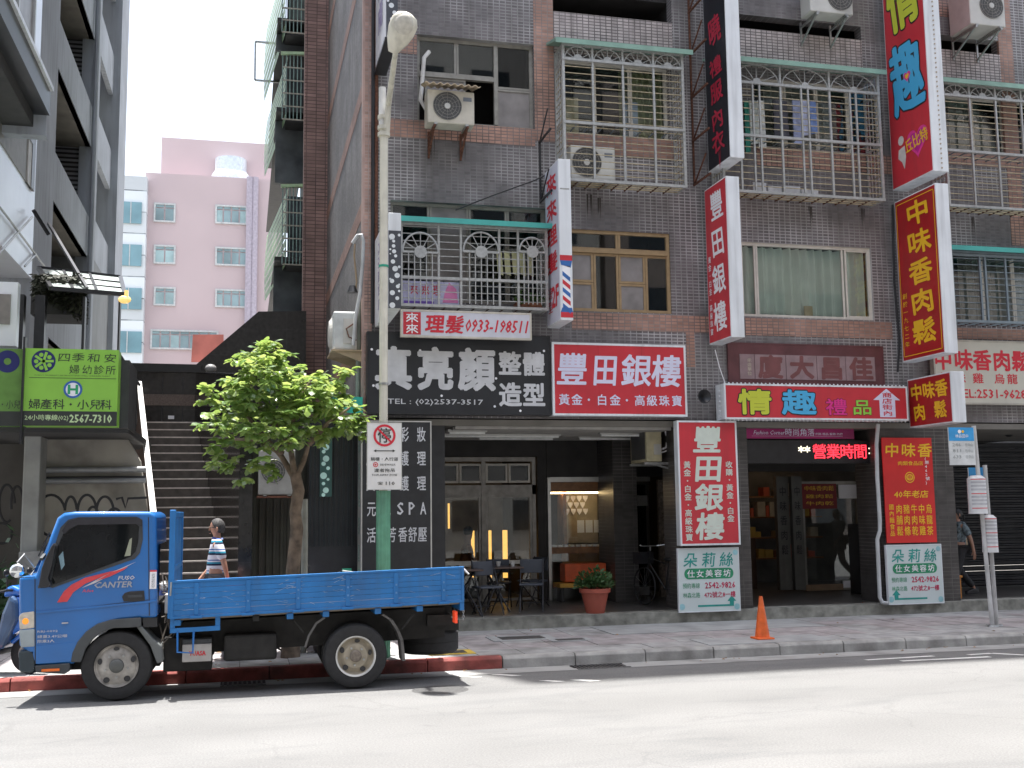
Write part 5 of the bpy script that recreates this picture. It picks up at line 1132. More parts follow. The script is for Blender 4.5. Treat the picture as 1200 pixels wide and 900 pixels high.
# wheels
def wheel(px, py, yo, r_, rear, width=.2, name='wheel'):
    x = T(px, py, yo)[0]; zc = r_-.004
    o = MB().lathe([(r_*.63, yo+.01), (r_*.64, yo-.0), (r_*.8, yo-.012), (r_*.95, yo+.0), (r_*.985, yo+.02), (r_, yo+.05), (r_, yo+width-.05), (r_*.96, yo+width), (r_*.6, yo+width), (r_*.6, yo+.03)], (x, 0, zc), 'Y', 48).build('wheel', M_rub, tk, smooth=True)
    R = r_*.62
    mrim = mat('dirty silver wheel', (.42, .40, .37), .45, .35, .2, 14, dirt=.5) if not rear else mat('tan dusty wheel', (.36, .32, .25), .6, .2, .15, 10, dirt=.3)
    if not rear:
        MB().lathe([(R, yo-.005), (R*.97, yo+.01), (R*.93, yo+.03), (R*.88, yo+.035), (R*.72, yo+.015), (R*.45, yo+.0), (R*.3, yo-.005), (.001, yo-.005)], (x, 0, zc), 'Y', 40).build('rim', mrim, o, smooth=True)
        MB().lathe([(R*.34, yo-.0), (R*.31, yo-.04), (R*.2, yo-.055), (.001, yo-.06)], (x, 0, zc), 'Y', 20).build('hub_cap', mat('dark hub', (.12, .125, .12), .5, .4), o, smooth=True)
        rh, dep, rn, dn = R*.78, yo+.019, R*.53, yo-.008
    else:
        MB().lathe([(R*1.02, yo-.006), (R*.98, yo-.004), (R*.93, yo+.012)], (x, 0, zc), 'Y', 40).build('rim_edge', mat('white wheel edge', (.62, .62, .6), .45, .2, dirt=.2), o, smooth=True)
        MB().lathe([(R*.93, yo+.012), (R*.88, yo+.05), (R*.82, yo+.06), (R*.7, yo+.05), (R*.6, yo+.03), (R*.34, yo+.028), (.001, yo+.028)], (x, 0, zc), 'Y', 40).build('rim', mrim, o, smooth=True)
        MB().lathe([(R*.3, yo+.03), (R*.3, yo-.0), (R*.24, yo-.012), (.001, yo-.012)], (x, 0, zc), 'Y', 18).build('hub_cap', mat('rusty hub', (.2, .17, .14), .7, .3, .3, 30), o)
        rh, dep, rn, dn = R*.75, yo+.046, R*.45, yo+.02
    for k in range(5):
        a = 2*pi*k/5+(.2 if rear else .35)
        c_ = (x+rh*cos(a), 0, zc+rh*sin(a)); q = MB(); e = [(c_[0]+R*.13*cos(t)*abs(sin(a))+R*.07*cos(t)*abs(cos(a)), c_[2]+R*.07*sin(t)*abs(sin(a))+R*.13*sin(t)*abs(cos(a))) for t in [2*pi*i/14 for i in range(14)]]
        q.prism(e, 'Y', dep-.012, dep+.004).build('rim_hole', M_black, o)
        a += pi/5; MB().lathe([(R*.055, dn+.02), (R*.055, dn-.012), (.001, dn-.014)], (x+rn*cos(a), 0, zc+rn*sin(a)), 'Y', 8).build('wheel_nut', M_gal, o)
    return o
rw = .352
wheel(136.5, 784, YT+.02, .362, False); wheel(417, 770, YT+.02, rw, True)
for px, py in ((136.5, 784), (417, 770)):
    x = T(px, py, YT+.02)[0]
    for ya in ((13.62,) if px < 200 else (YT+.26, 13.38, 13.62)):
        MB().lathe([(.2, ya), (rw-.02, ya), (rw, ya+.03), (rw, ya+.17), (rw-.02, ya+.2), (.2, ya+.2)], (x, 0, rw-.004), 'Y', 36).build('wheel', M_rub, tk, smooth=True)
    box('axle', M_chs, x-.06, x+.06, YT+.2, 13.8, rw-.06, rw+.06, tk)
# ---- flat bed, slightly nose down
xl, xr_ = T(200, 700)[0], T(543.5, 690)[0]
zt = lambda x: T(200, 681)[1]+(T(543, 664)[1]-T(200, 681)[1])*(x-xl)/(xr_-xl)
slope = (T(543, 664)[1]-T(200, 681)[1])/(xr_-xl)
H = T(200, 681)[1]-T(200, 725.5)[1]
YB = YT-.02; YB2 = YF2+.04
def sb(name, m, x0, x1, y0, y1, h0, h1, parent=None, bevel=0, **k):     # h measured down from the bed's top edge
    b = MB().box(x0, x1, y0, y1, 0, 1)
    b.v = [Vector((v.x, v.y, zt(v.x)-(h0 if v.z < .5 else h1))) for v in b.v]
    return b.build(name, m, parent or tk, bevel, **k)
posts_ = [T(p, 690)[0] for p in (230.5, 291, 349.5, 407.5, 464, 519.5)]
for side_ in (0,):
    y0, y1 = (YB, YB+.03)
    hp = (H-.05)/6
    for i in range(6): sb('side_plank', M_bblue, xl+.02, xr_-.02, y0+.003, y1, .022+hp*(i+1)-.0025, .022+hp*i, bevel=.002)
    for x0, x1, a, b in ((xl, xr_, .022, -.004), (xl, xr_, H, H-.028)): sb('side_rail', M_bblue, x0, x1, y0-.006, y1+.006, a, b, bevel=.004)
    for x0, x1 in ((xl-.0, xl+.03), (xr_-.03, xr_)): sb('end_post', M_bblue, x0, x1, y0-.008, y1+.008, H-.02, .0, bevel=.004)
    if side_ == 0:
        for p in posts_:
            o = sb('side_rib', M_bblue, p-.025, p+.025, y0-.008, y0+.01, H-.03, .03, bevel=.004)
            sb('hinge', M_bblue, p-.065, p+.065, y0-.03, y0-.0, H+.005, H-.022, o, .006)
            for q in (.38, .6): sb('rivet', mat('worn blue', (.1, .25, .5), .4), p-.01, p+.01, y0-.02, y0-.013, H*q+.02, H*q, o)
sb('bed_floor', mat('bed planks', (.2, .16, .12), .8, dirt=.4), xl, xr_, YB+.035, YB2-.035, H+.02, H-.01)
for k in range(5): sb('far_side_plank', M_bblue, xl+.02, xr_-.02, YB2, YB2+.03, H+.02+(H-.05)/6*(k+1)-.004, H+.02+(H-.05)/6*k)     # the far side is let down
for yy in (12.95, 13.5): sb('bed_beam', M_chs, xl, xr_-.05, yy-.05, yy+.05, H+.14, H+.02)
for px in (208, 300, 340, 382, 443, 492): x = T(px, 720)[0]; sb('cross_member', M_bblue if px != 300 else M_chs, x-.035, x+.035, YB+.02, YB2-.02, H+.075, H+.012, bevel=.004)
sb('underbed_shade_sheet', M_chs, T(196, 700)[0], T(528, 700)[0], YT+.38, YT+.42, H+.42, H+.075)  # added dark sheet standing in for the shade under the bed
sb('rear_sill', M_bblue, xr_-.05, xr_, YB, YB2, H+.09, H+.0, bevel=.005)
sb('side_guard', M_bblue, T(200, 735)[0], T(258, 735)[0], YB+.02, YB+.05, H+.15, H+.1, bevel=.004)
for px in (202, 255): x = T(px, 735)[0]; sb('guard_post', M_bblue, x-.025, x+.025, YB+.03, YB+.06, H+.15, H+.0)
MB().tube([(T(208, 740)[0], YB+.02, T(208, 740)[1]), (T(208, 764)[0], YB, T(208, 764)[1]), (T(226, 766)[0], YB, T(226, 765)[1]), (T(227, 740)[0], YB+.02, T(227, 740)[1])], .012, 8).build('step_loop', M_blue, tk, smooth=True)
# headboard frame
x0, x1 = T(198, 650)[0], T(205, 650)[0]; zh = T(201, 597.5)[1]; zlo = T(201, 725)[1]
for yy in (YB, YB2-.07): box('headboard_post', M_bblue, x0, x1, yy, yy+.07, zlo, zh-(0 if yy == YB else .02), tk, .008)
box('headboard_rail', M_bblue, x0+.01, x1, YB+.07, YB2-.07, zh-.08, zh-.02, tk, .006); box('headboard_rail', M_bblue, x0+.01, x1, YB+.07, YB2-.07, zt(xl)+.1, zt(xl)+.15, tk, .006)
hb = None
for i in range(9):
    y = YB+.15+i*.165
    if hb is None: hb = box('headboard_slat', M_bblue, x0+.02, x0+.045, y, y+.11, zlo, zh-.03, tk, .003); 
    else: share('headboard_slat', hb, tk, (0, i*.165, 0))
MB().tube([(T(201, 678)[0], YB-.01, T(201, 682)[1]), (T(200, 695)[0], YB-.03, T(200, 698)[1])], .01, 6).build('latch', M_gal, tk)
MB().tube([(T(543, 665)[0], YB+.05, T(543, 666)[1]), (T(550, 672)[0], YB+.05, T(550, 673)[1])], .01, 6).build('tail_latch', M_wtext, tk)
# fender hoops, flaps, spare wheel, tail lamp
M_flap = mat('grey rubber flap', (.12, .115, .11), .8, dirt=.4)
MB().tube([(T(381, 724)[0], YT+.06, T(381, 724)[1]), (T(371, 731)[0], YT+.05, T(371, 731)[1]), (T(362, 746)[0], YT+.05, T(362, 746)[1]), (T(358, 759)[0], YT+.05, T(358, 759)[1])], .013, 8).build('fender_hoop', M_flap, tk, smooth=True)
MB().tube([(T(345, 728)[0], YT+.06, T(345, 728)[1]), (T(356, 742)[0], YT+.08, T(356, 742)[1])], .012, 6).tube([(T(486, 720)[0], YT+.06, T(486, 720)[1]), (T(472, 738)[0], YT+.08, T(472, 738)[1])], .012, 6).build('fender_stay', M_chs, tk)
pts = [(447, 721), (457, 727), (465, 739), (470, 752), (472, 775)]
m = MB(); w2_ = []
for a, b in zip(pts[:-1], pts[1:]):
    A = T(*a); Bq = T(*b); m.add([(A[0], YT+.03, A[1]), (A[0], YT+.3, A[1]), (Bq[0], YT+.3, Bq[1]), (Bq[0], YT+.03, Bq[1]), (A[0]+.03, YT+.03, A[1]+.01), (A[0]+.03, YT+.3, A[1]+.01), (Bq[0]+.035, YT+.3, Bq[1]), (Bq[0]+.035, YT+.03, Bq[1])], [(0, 1, 2, 3), (4, 7, 6, 5), (0, 3, 7, 4), (1, 5, 6, 2), (0, 4, 5, 1), (3, 2, 6, 7)])
m.build('mud_flap', M_flap, tk)
sx = (T(474, 750)[0]+T(527, 750)[0])/2+.16; sz0, sz1 = T(500, 769, 12.8)[1]+.0, T(500, 741, 12.8)[1]
R = .345; sp = MB().lathe([(.19, sz0+.03), (R*.9, sz0), (R, sz0+.04), (R, (sz0+sz1)/2-.004), (R-.006, (sz0+sz1)/2), (R, (sz0+sz1)/2+.004), (R, sz1-.04), (R*.9, sz1), (.19, sz1-.03)], (sx, 13.2, 0), 'Z', 40).build('spare_wheel', M_rub, tk, smooth=True)
box('spare_carrier', M_chs, sx-.25, sx+.3, 12.9, 13.5, sz1, sz1+.12, tk); box('rear_crossbar', M_chs, 2.1, 2.38, YT+.3, 13.9, .62, .74, tk)
tl = box('tail_light', mat('red tail lens', (.7, .05, .02), .25, emit=(1, .1, .03), es=.15), T(534, 724)[0], T(537.5, 724)[0], YT+.06, YT+.2, T(535, 731)[1], T(535, 717)[1], tk, .006)
m = MB()
for k in range(5): m.lathe([(.012, -.004), (.016, 0), (.012, .004), (.008, 0), (.012, -.004)], (T(543.5, 715)[0], YB+.05, T(543, 714)[1]-k*.028), 'Y' if k % 2 else 'X', 8)
m.build('tail_chain', M_gal, tk)

m = MB(); rr = random.Random(17)
for i in range(46):
    px = rr.choice((rr.uniform(205, 540), rr.gauss(335, 9), rr.gauss(395, 12))); x = T(px, 700)[0]; h_ = rr.uniform(.02, H-.05); z = zt(x)-h_; L_ = rr.uniform(.02, .14); sl2 = rr.uniform(-.5, .5); w_ = rr.uniform(.0012, .003)
    m.add([(x, YB-.0005, z), (x+L_, YB-.0005, z+L_*sl2), (x+L_, YB-.0005, z+L_*sl2+w_), (x, YB-.0005, z+w_)], [(0, 1, 2, 3)])
m.build('scratches', mat('bare scratched metal', (.45, .5, .55), .5, .3), tk, kind='stuff')
# ================================================================== LEFT SIDE: stairs, clinic, concrete building
M_gran = mat('polished black granite', (.02, .019, .018), .12, 0, .3, 12, spec=.45, grid=(.9, .6), gridw=.004, gcol=(.05, .05, .05), axis='YZ', bump=.05)
M_granf = mat('black granite front', (.026, .024, .023), .22, 0, .3, 12, spec=.5, grid=(.9, .6), gridw=.004, gcol=(.05, .05, .05), bump=.05)
M_stp = mat('dark stone step', (.075, .067, .06), .5, 0, .25, 8, dirt=.3)
M_nos = mat('sunlit pale nosing', (.62, .57, .54), .45, .2, .12, 12)  # sunlight on the tread edges is put into this pale colour
st = thing('staircase', 'long straight dark stone staircase with pale nosings climbing between black granite walls', 'stairs', (-.6, 17.2, Z_S))
NS = 21; y0s, y1s = 17.25, 24.2; zS0, zS1 = .1, 3.88
sxR = lambda y: -.05+(-.88+.05)*(y-17.3)/(23.3-17.3); sxL = lambda y: -1.43-.13*(y-19.9)-.03
for i in range(NS):
    ya = y0s+(y1s-y0s)*i/NS; yb = y0s+(y1s-y0s)*(i+1)/NS; z = zS0+(zS1-zS0)*(i+1)/NS; zb = max(0, z-.34)
    b = MB().box(0, 1, ya, yb+.02, zb, z); b.v = [Vector((sxR(v.y)-.002 if v.x > .5 else sxL(v.y)+.002, v.y, v.z)) for v in b.v]
    s = b.build('step', M_stp, st)
    b = MB().box(0, 1, ya-.012, ya+.035, z-.02, z+.004); b.v = [Vector((sxR(ya)-.004 if v.x > .5 else sxL(ya)+.004, v.y, v.z)) for v in b.v]; b.build('nosing', M_nos, s)
# granite side wall, right
gw = thing('granite_wall', 'polished black granite wall along the right side of the staircase, mirroring its steps', 'wall', (-.3, 20, 0))
m = MB(); zt_ = 6.6
m.add([(sxR(17.3), 17.3, 0), (sxR(24.3), 24.3, 0), (sxR(24.3), 24.3, 5.0), (sxR(17.3), 17.3, 4.1), (.15, 17.3, 0), (.3, 24.3, 0), (.3, 24.3, 5.0), (.15, 17.3, 4.1)], [(0, 1, 2, 3), (4, 7, 6, 5), (3, 2, 6, 7), (0, 3, 7, 4), (1, 5, 6, 2)])
m.build('panel', M_gran, gw)
bw = thing('granite_back_wall', 'black granite wall across the top of the stairs rising in a slant to the right', 'wall', (-1, 24.3, 0))
YW = 24.4
pts = [W(x, y, YW) for x, y in ((140, 425), (230, 427), (303, 365), (309, 363), (309, 470))]
MB().prism([(pts[0][0], 3.9), (pts[4][0], 0.1), (pts[3][0], pts[3][1]), (pts[2][0], pts[2][1]), (pts[1][0], pts[1][1]), (pts[0][0], pts[0][1])] if False else [(pts[0][0], .1), (pts[4][0]+.9, .1), (pts[4][0]+.9, pts[3][1]), (pts[2][0], pts[2][1]), (pts[1][0], pts[1][1]), (pts[0][0], pts[0][1])], 'Y', YW, YW+.3).build('panel', M_granf, bw)
r = rc(150, 230, 427, 436, YW-.03); box('coping', mat('dark coping', (.03, .03, .03), .4), r[0]-.3, r[1]+.1, YW-.06, YW, r[2], r[3], bw)
r = rc(152, 228, 462, 475, YW-.03); box('stone_band', mat('speckled brown band', (.13, .1, .085), .6, 0, .3, 30), r[0], r[1], YW-.03, YW, r[2], r[3], bw)
r = rc(197, 204, 487, 491, YW-.03); box('small_plate', M_wtext, *r[:2], YW-.03, YW, *r[2:], bw)
for px in (190, 214): x = W(px, 480, YW)[0]; box('joint', M_black, x-.01, x+.01, YW-.008, YW, 3.9, 4.9, bw)
tag(MB().ball(wp(247, 432, 23.8), .11, 14, (1.1, 1, .9)).build('dome_camera', mat('grey dome', (.3, .3, .3), .3), smooth=True), 'small grey dome camera on the slanting granite wall', 'camera')
# dark panelled fence right of the stairs
fe = thing('corrugated_fence', 'dark olive corrugated metal fence behind the tree trunk', 'fence', (.5, 17.9, 0))
xa, xb = W(282, 620, 17.9)[0]+.06, W(362, 620, 17.9)[0]; s0 = None
M_ol = mat('dark olive sheet', (.04, .042, .032), .6, .2, .2, 3, streak=.4)
box('backing', M_ol, xa, xb, 17.93, 17.97, .05, W(320, 500, 17.9)[1], fe)
for i in range(int((xb-xa)/.11)):
    if s0 is None: s0 = box('rib', M_ol, xa, xa+.055, 17.89, 17.93, .05, W(320, 500, 17.9)[1], fe, .008)
    else: share('rib', s0, fe, (i*.11, 0, 0))
a = W(303, 545, 17.3); b = W(346, 545, 17.3)
ac('large dusty grey air conditioner half hidden behind the tree trunk', a[0], b[0], 17.3, 17.62, W(325, 580, 17.3)[1], W(325, 527, 17.3)[1], .4, mat('dusty grey casing', (.3, .3, .28), .6, dirt=.3), None, logo=False)
box('unit_shelf', M_rust, a[0]-.02, b[0]+.02, 17.28, 17.88, W(325, 583, 17.3)[1], W(325, 581, 17.3)[1], fe)
# graffiti wall under the clinic
cw = thing('graffiti_wall', 'dirty pale wall with bubble graffiti and two pipes under the green clinic sign', 'wall', (-2.5, 19, 0))
M_cw = mat('dirty cream render', (.36, .34, .29), .85, 0, .12, 1.5, dirt=.5, bump=.2)
YG = 19.2
sl = lambda y: None
P_ = [W(x, y, YG) for x, y in ((44, 700), (44, 507), (146, 507), (164, 540), (173, 600), (183, 700))]
MB().prism(P_, 'Y', YG, YG+.25).build('render', M_cw, cw)
M_gb = mat('dull grey paint', (.16, .155, .14), .85, dirt=.2)
m = MB()
def blob(px, py, rx, ry, a0=0, a1=360, n=22, r_=.022):
    pts = []
    for i in range(n+1):
        a = radians(a0+(a1-a0)*i/n); q = W(px+rx*cos(a), py-ry*sin(a), YG); pts.append((q[0], YG-.004, q[1]))
    m.tube(pts, r_, 5)
# flat sprayed outlines: very shallow bands
for args in ((60, 604, 17, 24, 20, 330), (83, 600, 7, 18, 10, 175), (102, 600, 11, 20, 0, 180), (123, 600, 10, 18, 0, 180), (109, 604, 6, 10, 0, 180), (134, 606, 8, 10, 0, 180), (72, 645, 14, 22, 200, 330)): blob(*args)
for pl in (((136, 585), (143, 583), (147, 595), (150, 584), (172, 583)),): m.tube([(W(x, y, YG)[0], YG-.004, W(x, y, YG)[1]) for x, y in pl], .022, 5)
m.v = [Vector((v.x, YG-.003+(v.y-YG+.004)*.12, v.z)) for v in m.v]
m.build('graffiti_outline', M_black, cw)
for yy, r_ in ((551, .05), (564, .045), (560, .02)):
    q0 = W(40, yy, YG-.1); q1 = W(171, yy-1, YG-.1); MB().tube([(q0[0], YG-.1, q0[1]), (q1[0], YG-.1, q1[1])], r_, 10).build('pipe', mat('grey service pipe', (.3, .31, .31), .5, .3, dirt=.2) if yy != 560 else M_black, cw, smooth=True)
# column at its left
cl_ = thing('concrete_column', 'pale concrete column left of the graffiti wall', 'column', (W(34, 600, 18.6)[0], 18.7, 0))
box('shaft', mat('pale concrete', (.36, .37, .35), .7, 0, .1, 3, dirt=.3), W(25, 600, 18.5)[0], W(45, 600, 18.5)[0], 18.5, 19.1, .05, W(35, 498, 18.5)[1], cl_, .02)
box('plinth', M_conc, W(22, 660, 18.4)[0], W(56, 660, 18.4)[0], 18.35, 19.15, .05, W(40, 646, 18.4)[1], cl_, .02)
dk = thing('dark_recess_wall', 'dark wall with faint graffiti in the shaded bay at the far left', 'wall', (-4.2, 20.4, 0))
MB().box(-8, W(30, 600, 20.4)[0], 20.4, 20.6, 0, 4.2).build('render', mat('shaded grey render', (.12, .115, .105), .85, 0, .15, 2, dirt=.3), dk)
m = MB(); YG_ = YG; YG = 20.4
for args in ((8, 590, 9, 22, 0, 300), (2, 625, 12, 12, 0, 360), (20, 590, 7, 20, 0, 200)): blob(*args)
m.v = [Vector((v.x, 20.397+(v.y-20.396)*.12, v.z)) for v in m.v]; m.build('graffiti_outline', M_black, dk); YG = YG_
# sunlit stair parapet
sp_ = thing('stair_parapet', 'narrow steel capped stair parapet shining white in the sun left of the stairs', 'parapet', (-1.7, 20.5, 0))
A = Vector((W(180, 604, 18.6)[0], 18.6, W(180, 604, 18.6)[1])); Bv = Vector((W(163, 448, 23.6)[0], 23.6, W(163, 448, 23.6)[1]))
A0 = A+(A-Bv)*.32
MB().bar(A0, Bv, .1, .06).build('cap', mat('bright steel cap', (.8, .79, .76), .3, .3), sp_, .01)
m = MB(); w__ = .035
m.add([A0+Vector((-w__, 0, -.03)), Bv+Vector((-w__, 0, -.03)), Vector((Bv.x-w__, Bv.y, .1)), Vector((A0.x-w__, A0.y, .1)), A0+Vector((w__, 0, -.03)), Bv+Vector((w__, 0, -.03)), Vector((Bv.x+w__, Bv.y, .1)), Vector((A0.x+w__, A0.y, .1))], [(0, 1, 2, 3), (4, 7, 6, 5), (0, 4, 5, 1), (3, 2, 6, 7), (0, 3, 7, 4), (1, 5, 6, 2)])
m.build('web', mat('brown parapet side', (.12, .07, .05), .6), sp_)
m = MB()
for i in range(22):
    t_ = i/21; p = W(142, 430, 21)[0]; a = Vector((W(141+20*t_, 418+30*t_, 21.5)[0], 21.5, W(141+20*t_, 418+30*t_, 21.5)[1])); b = Vector((a.x, 21.5, W(150, 507-8*t_, 21.5)[1])); m.bar(a, b, .018)
a = W(138, 412, 21.5); b = W(164, 452, 21.5); m.bar((a[0], 21.5, a[1]), (b[0], 21.5, b[1]), .05)
tag(m.build('railing', M_black), 'black slanting metal railing between the green sign and the bright parapet', 'railing')
# clinic slab, sign and glass canopy
cb = thing('clinic_building', 'white metal clad clinic building with framed windows at the left edge', 'building', (-4.5, 24, 0))
M_cg = mat('grey blue concrete', (.36, .385, .42), .8, 0, .1, .8, streak=.3, bump=.2)
M_clad = mat('white metal cladding', (.8, .83, .88), .35, .3, .04, 1.5); M_slab = mat('dark underside', (.05, .05, .05), .7)
xs0 = W(0, 500, 18.0)[0]
box('floor_slab', M_slab, xs0-3, W(150, 500, 17.6)[0], 17.6, 22.0, W(100, 507, 17.6)[1], W(100, 498, 17.6)[1], cb)
XLft = -4.0
# upper wall plane x = -4 receding
def LS(px, py): return S(px, py, XLft)
ya = 15.0
yC = LS(40, 250)[0]
MB().prism([(12.0, W(0, 310, 19)[1]+0.4), (yC, LS(40, 330)[1]), (yC, LS(40, 0)[1]+14), (12, LS(40, 0)[1]+14)], 'X', XLft-3, XLft).build('wall', M_clad, cb)
zA = [LS(38, y)[1] for y in (330, 225, 165, 135, 110, 20)]
def strip(name, m, y0, y1, z0, z1, d=.06, p=cb): return box(name, m, XLft, XLft+d, y0, y1, z0, z1, p)
# rows of openings, dark window bands with pale frames; level lines run to the same vanishing point
ylo = 14.0
zb1 = (LS(38, 226)[1], LS(36, 170)[1])
strip('window_recess', mat('window beige blind', (.2, .19, .17), .5), ylo, LS(36, 200)[0], *zb1, .02)
strip('window_frame', M_black, ylo, LS(38, 200)[0], zb1[1], zb1[1]+.22, .05); strip('window_frame', M_black, LS(34, 200)[0], LS(38, 200)[0], zb1[0], zb1[1], .05); strip('window_frame', mat('cream reveal', (.5, .48, .45), .5), LS(30, 200)[0], LS(34, 200)[0], zb1[0], zb1[1], .04)
z2 = (S(46, 162, XLft+.5)[1], S(44, 128, XLft+.5)[1]); yB2_ = S(46, 162, XLft+.5)[0]
strip('balcony_rail_band', M_slab, ylo, yB2_, z2[0], z2[0]+.3, .5); strip('rail_trim', M_sflu, ylo, yB2_, z2[0]+.3, z2[0]+.38, .52); strip('dark_band', M_black, ylo, yB2_, z2[0]+.3, z2[1]+.5, .1)
m = MB(); yy = ylo
while yy < yB2_-.1: m.box(XLft+.42, XLft+.46, yy, yy+.05, z2[0]+.3, z2[0]+.85); yy += .45
m.box(XLft+.42, XLft+.47, ylo, yB2_, z2[0]+.85, z2[0]+.9); m.build('balustrade', M_alu, cb)
z3 = S(59, 112, XLft+.75)[1]-.35; yE = S(59, 112, XLft+.75)[0]
strip('overhang', M_black, ylo, yE, z3+.0, z3+.6, .75); strip('overhang_trim', M_sflu, ylo, yE, z3+.42, z3+.5, .8); box('end_bracket', M_cg, XLft, XLft+.7, yE, yE+.25, z3-.35, z3+.45, cb)
strip('window_frame', M_bfr, ylo, yE, z3+.6, z3+.7, .5); z3 -= .7
yy = yE-.1; k = 0
while yy > ylo:
    strip('mullion', M_alu, yy-.08, yy, z3+1.4, z3+5.0, .5); strip('pane', glass('blue glass', (.2, .26, .3)) if k % 2 else M_frost, yy-1.2, yy-.09, z3+1.45, z3+3.0, .46); strip('louvre_panel', mat('pale louvre', (.45, .47, .5), .5, grid=(2, .07), gridw=.02, gcol=(.1, .1, .12), axis='YZ'), yy-1.2, yy-.09, z3+3.1, z3+4.9, .46)
    yy -= 1.3; k += 1
strip('transom', M_bfr, ylo, yE, z3+3.0, z3+3.1, .5)
# diagonal tie rods on the glassy cladding
m = MB()
for (a, b) in (((0, 243), (52, 312)), ((38, 254), (-4, 300)), ((42, 298), (29, 312))):
    p, q = S(*a, XLft+.05), S(*b, XLft+.05); m.tube([(XLft+.05, p[0], p[1]), (XLft+.05, q[0], q[1])], .02, 6)
m.build('tie_rod', M_gal, cb)
# lower windowed shop storey on the far left
r = rc(-30, 20, 322, 405, 17.9); box('wall', M_clad, r[0], r[1], 17.9, 18.1, W(0, 405, 17.9)[1], W(0, 330, 17.9)[1], cb)
box('window', mat('taupe pane', (.22, .2, .19), .3), r[0], W(12, 370, 17.88)[0], 17.86, 17.9, W(0, 380, 17.9)[1], W(0, 345, 17.9)[1], cb)
# green clinic sign
r = rc(28, 138, 409, 499, 17.0); zq = W(80, 482, 17.0)[1]
t, B = front_sign('clinic_sign', 'bright green clinic sign with a navy emblem and a black phone strip', 'sign', r, 17.0, .35, mat('bright green print', (.26, .55, .07), .4, 0, .04, 3), None, .0)
M_nav = mat('navy print', (.012, .018, .12), .5); M_bp = mat('black print', (.03, .035, .03), .5); M_lg = mat('pale green lettering', (.5, .65, .35), .5); M_gp = mat('bright green print', (.26, .55, .07))
yb = lambda y: 1-(y-409)/90.0; xb_ = lambda x: (x-28)/110.0
B.rect(0, 1, 0, yb(482), M_bp, d=.003)
B.disc(xb_(49.5), yb(424), .165, M_nav, d=.003)
m = MB()
for k in range(5):
    a = pi/2+2*pi*k/5+.35; c = (xb_(49.5), yb(424)); B.disc(c[0]+.1*cos(a)/B.w, c[1]+.1*sin(a)/B.h, .03, None, mb=m, d=.006)
    a += pi/5; d_ = Vector((cos(a), sin(a))); nn = Vector((-d_.y, d_.x))*.018; q = [Vector((0, 0))+nn, Vector((0, 0))-nn, d_*.14-nn, d_*.14+nn]; B.poly([(c[0]+v.x/B.w, c[1]+v.y/B.h) for v in q], None, mb=m, d=.006)
m.build('printed_emblem', M_gp, t)
for ch, x in zip('四季和安', (73.5, 90, 108.5, 128)): B.t(ch, xb_(x), yb(419), .145, .125, M_bp, .004, True, shear=.1)
for ch, x in zip('婦幼診所', (86, 101, 115, 129)): B.t(ch, xb_(x), yb(433), .115, .13, M_bp, .0, True)
B.t('FORJOY MATERNITY MATERNITY BABY WELL CHILDREN CLINIC', xb_(84), yb(440.5), .8, .018, M_bp); B.rect(.05, .98, yb(443.6), yb(443), M_bp)
B.disc(xb_(85), yb(456.5), .13, M_wtext, d=.004); B.disc(xb_(85), yb(456.5), .13, mat('blue ring print', (.03, .12, .4), .5), d=.006, r_in=.1); B.t('H', xb_(85), yb(456.5), .1, .11, mat('emerald print', (.02, .35, .14), .5), .06, d=.006)
for ch, x in zip('婦產科・小兒科', (41, 54.5, 69, 83, 97.5, 112, 124.5)): B.t(ch, xb_(x), yb(474), .13, .14, M_bp, .01, True)
B.t('24小時專線(02)', xb_(55.5), yb(490), .46, .085, M_lg, .01); B.t('2567-7310', xb_(107), yb(490.5), .45, .1, M_lg, .03)
t2, B2 = front_sign('clinic_sign', 'shaded left wing of the green clinic sign at the photo edge', 'sign', (W(-60, 450, 17.1)[0], W(25, 450, 17.1)[0], r[2], r[3]), 17.1, .2, mat('shaded green print', (.12, .26, .05), .4), None, 0)  # the wing's shade is put into this darker green
B2.disc(1-.2/B2.w*1.0, yb(424), .165, M_nav); B2.disc(1-.2/B2.w, yb(424), .05, mat('shaded green print', (.12, .26, .05)), d=.006); B2.rect(0, 1, 0, yb(482), M_bp); B2.t('內科・小兒', .75, yb(474), .5, .11, M_bp)
box('sign_box', M_slab, r[0]-.1, r[1]+.12, 17.36, 18.6, r[2]-.0, r[3]-.1, cb)
box('post', M_black, W(25.5, 450, 16.98)[0], W(28, 450, 16.98)[0], 16.96, 17.1, W(26, 520, 17)[1], W(26, 395, 17)[1], cb)
# glass canopy on black frame
gc = thing('glass_canopy', 'glass entrance canopy on a black steel frame above the green sign', 'canopy', (-3, 20, 5.4))
Ya, Yb_ = 19.0, 21.0
c00 = W(28, 343+3, Ya); 
def cp(px, py, Y): q = W(px, py, Y); return Vector((q[0], Y, q[1]))
P1_, P2_, P3_, P4_ = cp(45, 314, 21.5), cp(141, 325, 21.5), cp(146, 345, 19.5), cp(60, 338, 19.5)
gl = MB().quad(P1_, P2_, P3_, P4_).build('glass', mat('hazy canopy glass', (.5, .56, .54), .25, 0, .15, 4, emit=None), gc)
m = MB()
for a, b in ((P1_, P2_), (P4_, P3_), (P1_, P4_), (P2_, P3_)): m.bar(a, b, .07)
m.build('edge_frame', M_black, gc)
for f_ in (.35, .68): MB().bar(P1_.lerp(P4_, f_), P2_.lerp(P3_, f_), .045).build('glazing_bar', M_black, gc)
for f_ in (.3, .62): MB().bar(P1_.lerp(P2_, f_), P4_.lerp(P3_, f_), .05).build('glazing_bar', M_black, gc)
MB().bar(cp(57, 262, 22.0), cp(102, 338, 19.6), .05).bar(cp(39, 246, 21.5), cp(57, 275, 21.8), .05).build('stay', M_black, gc)
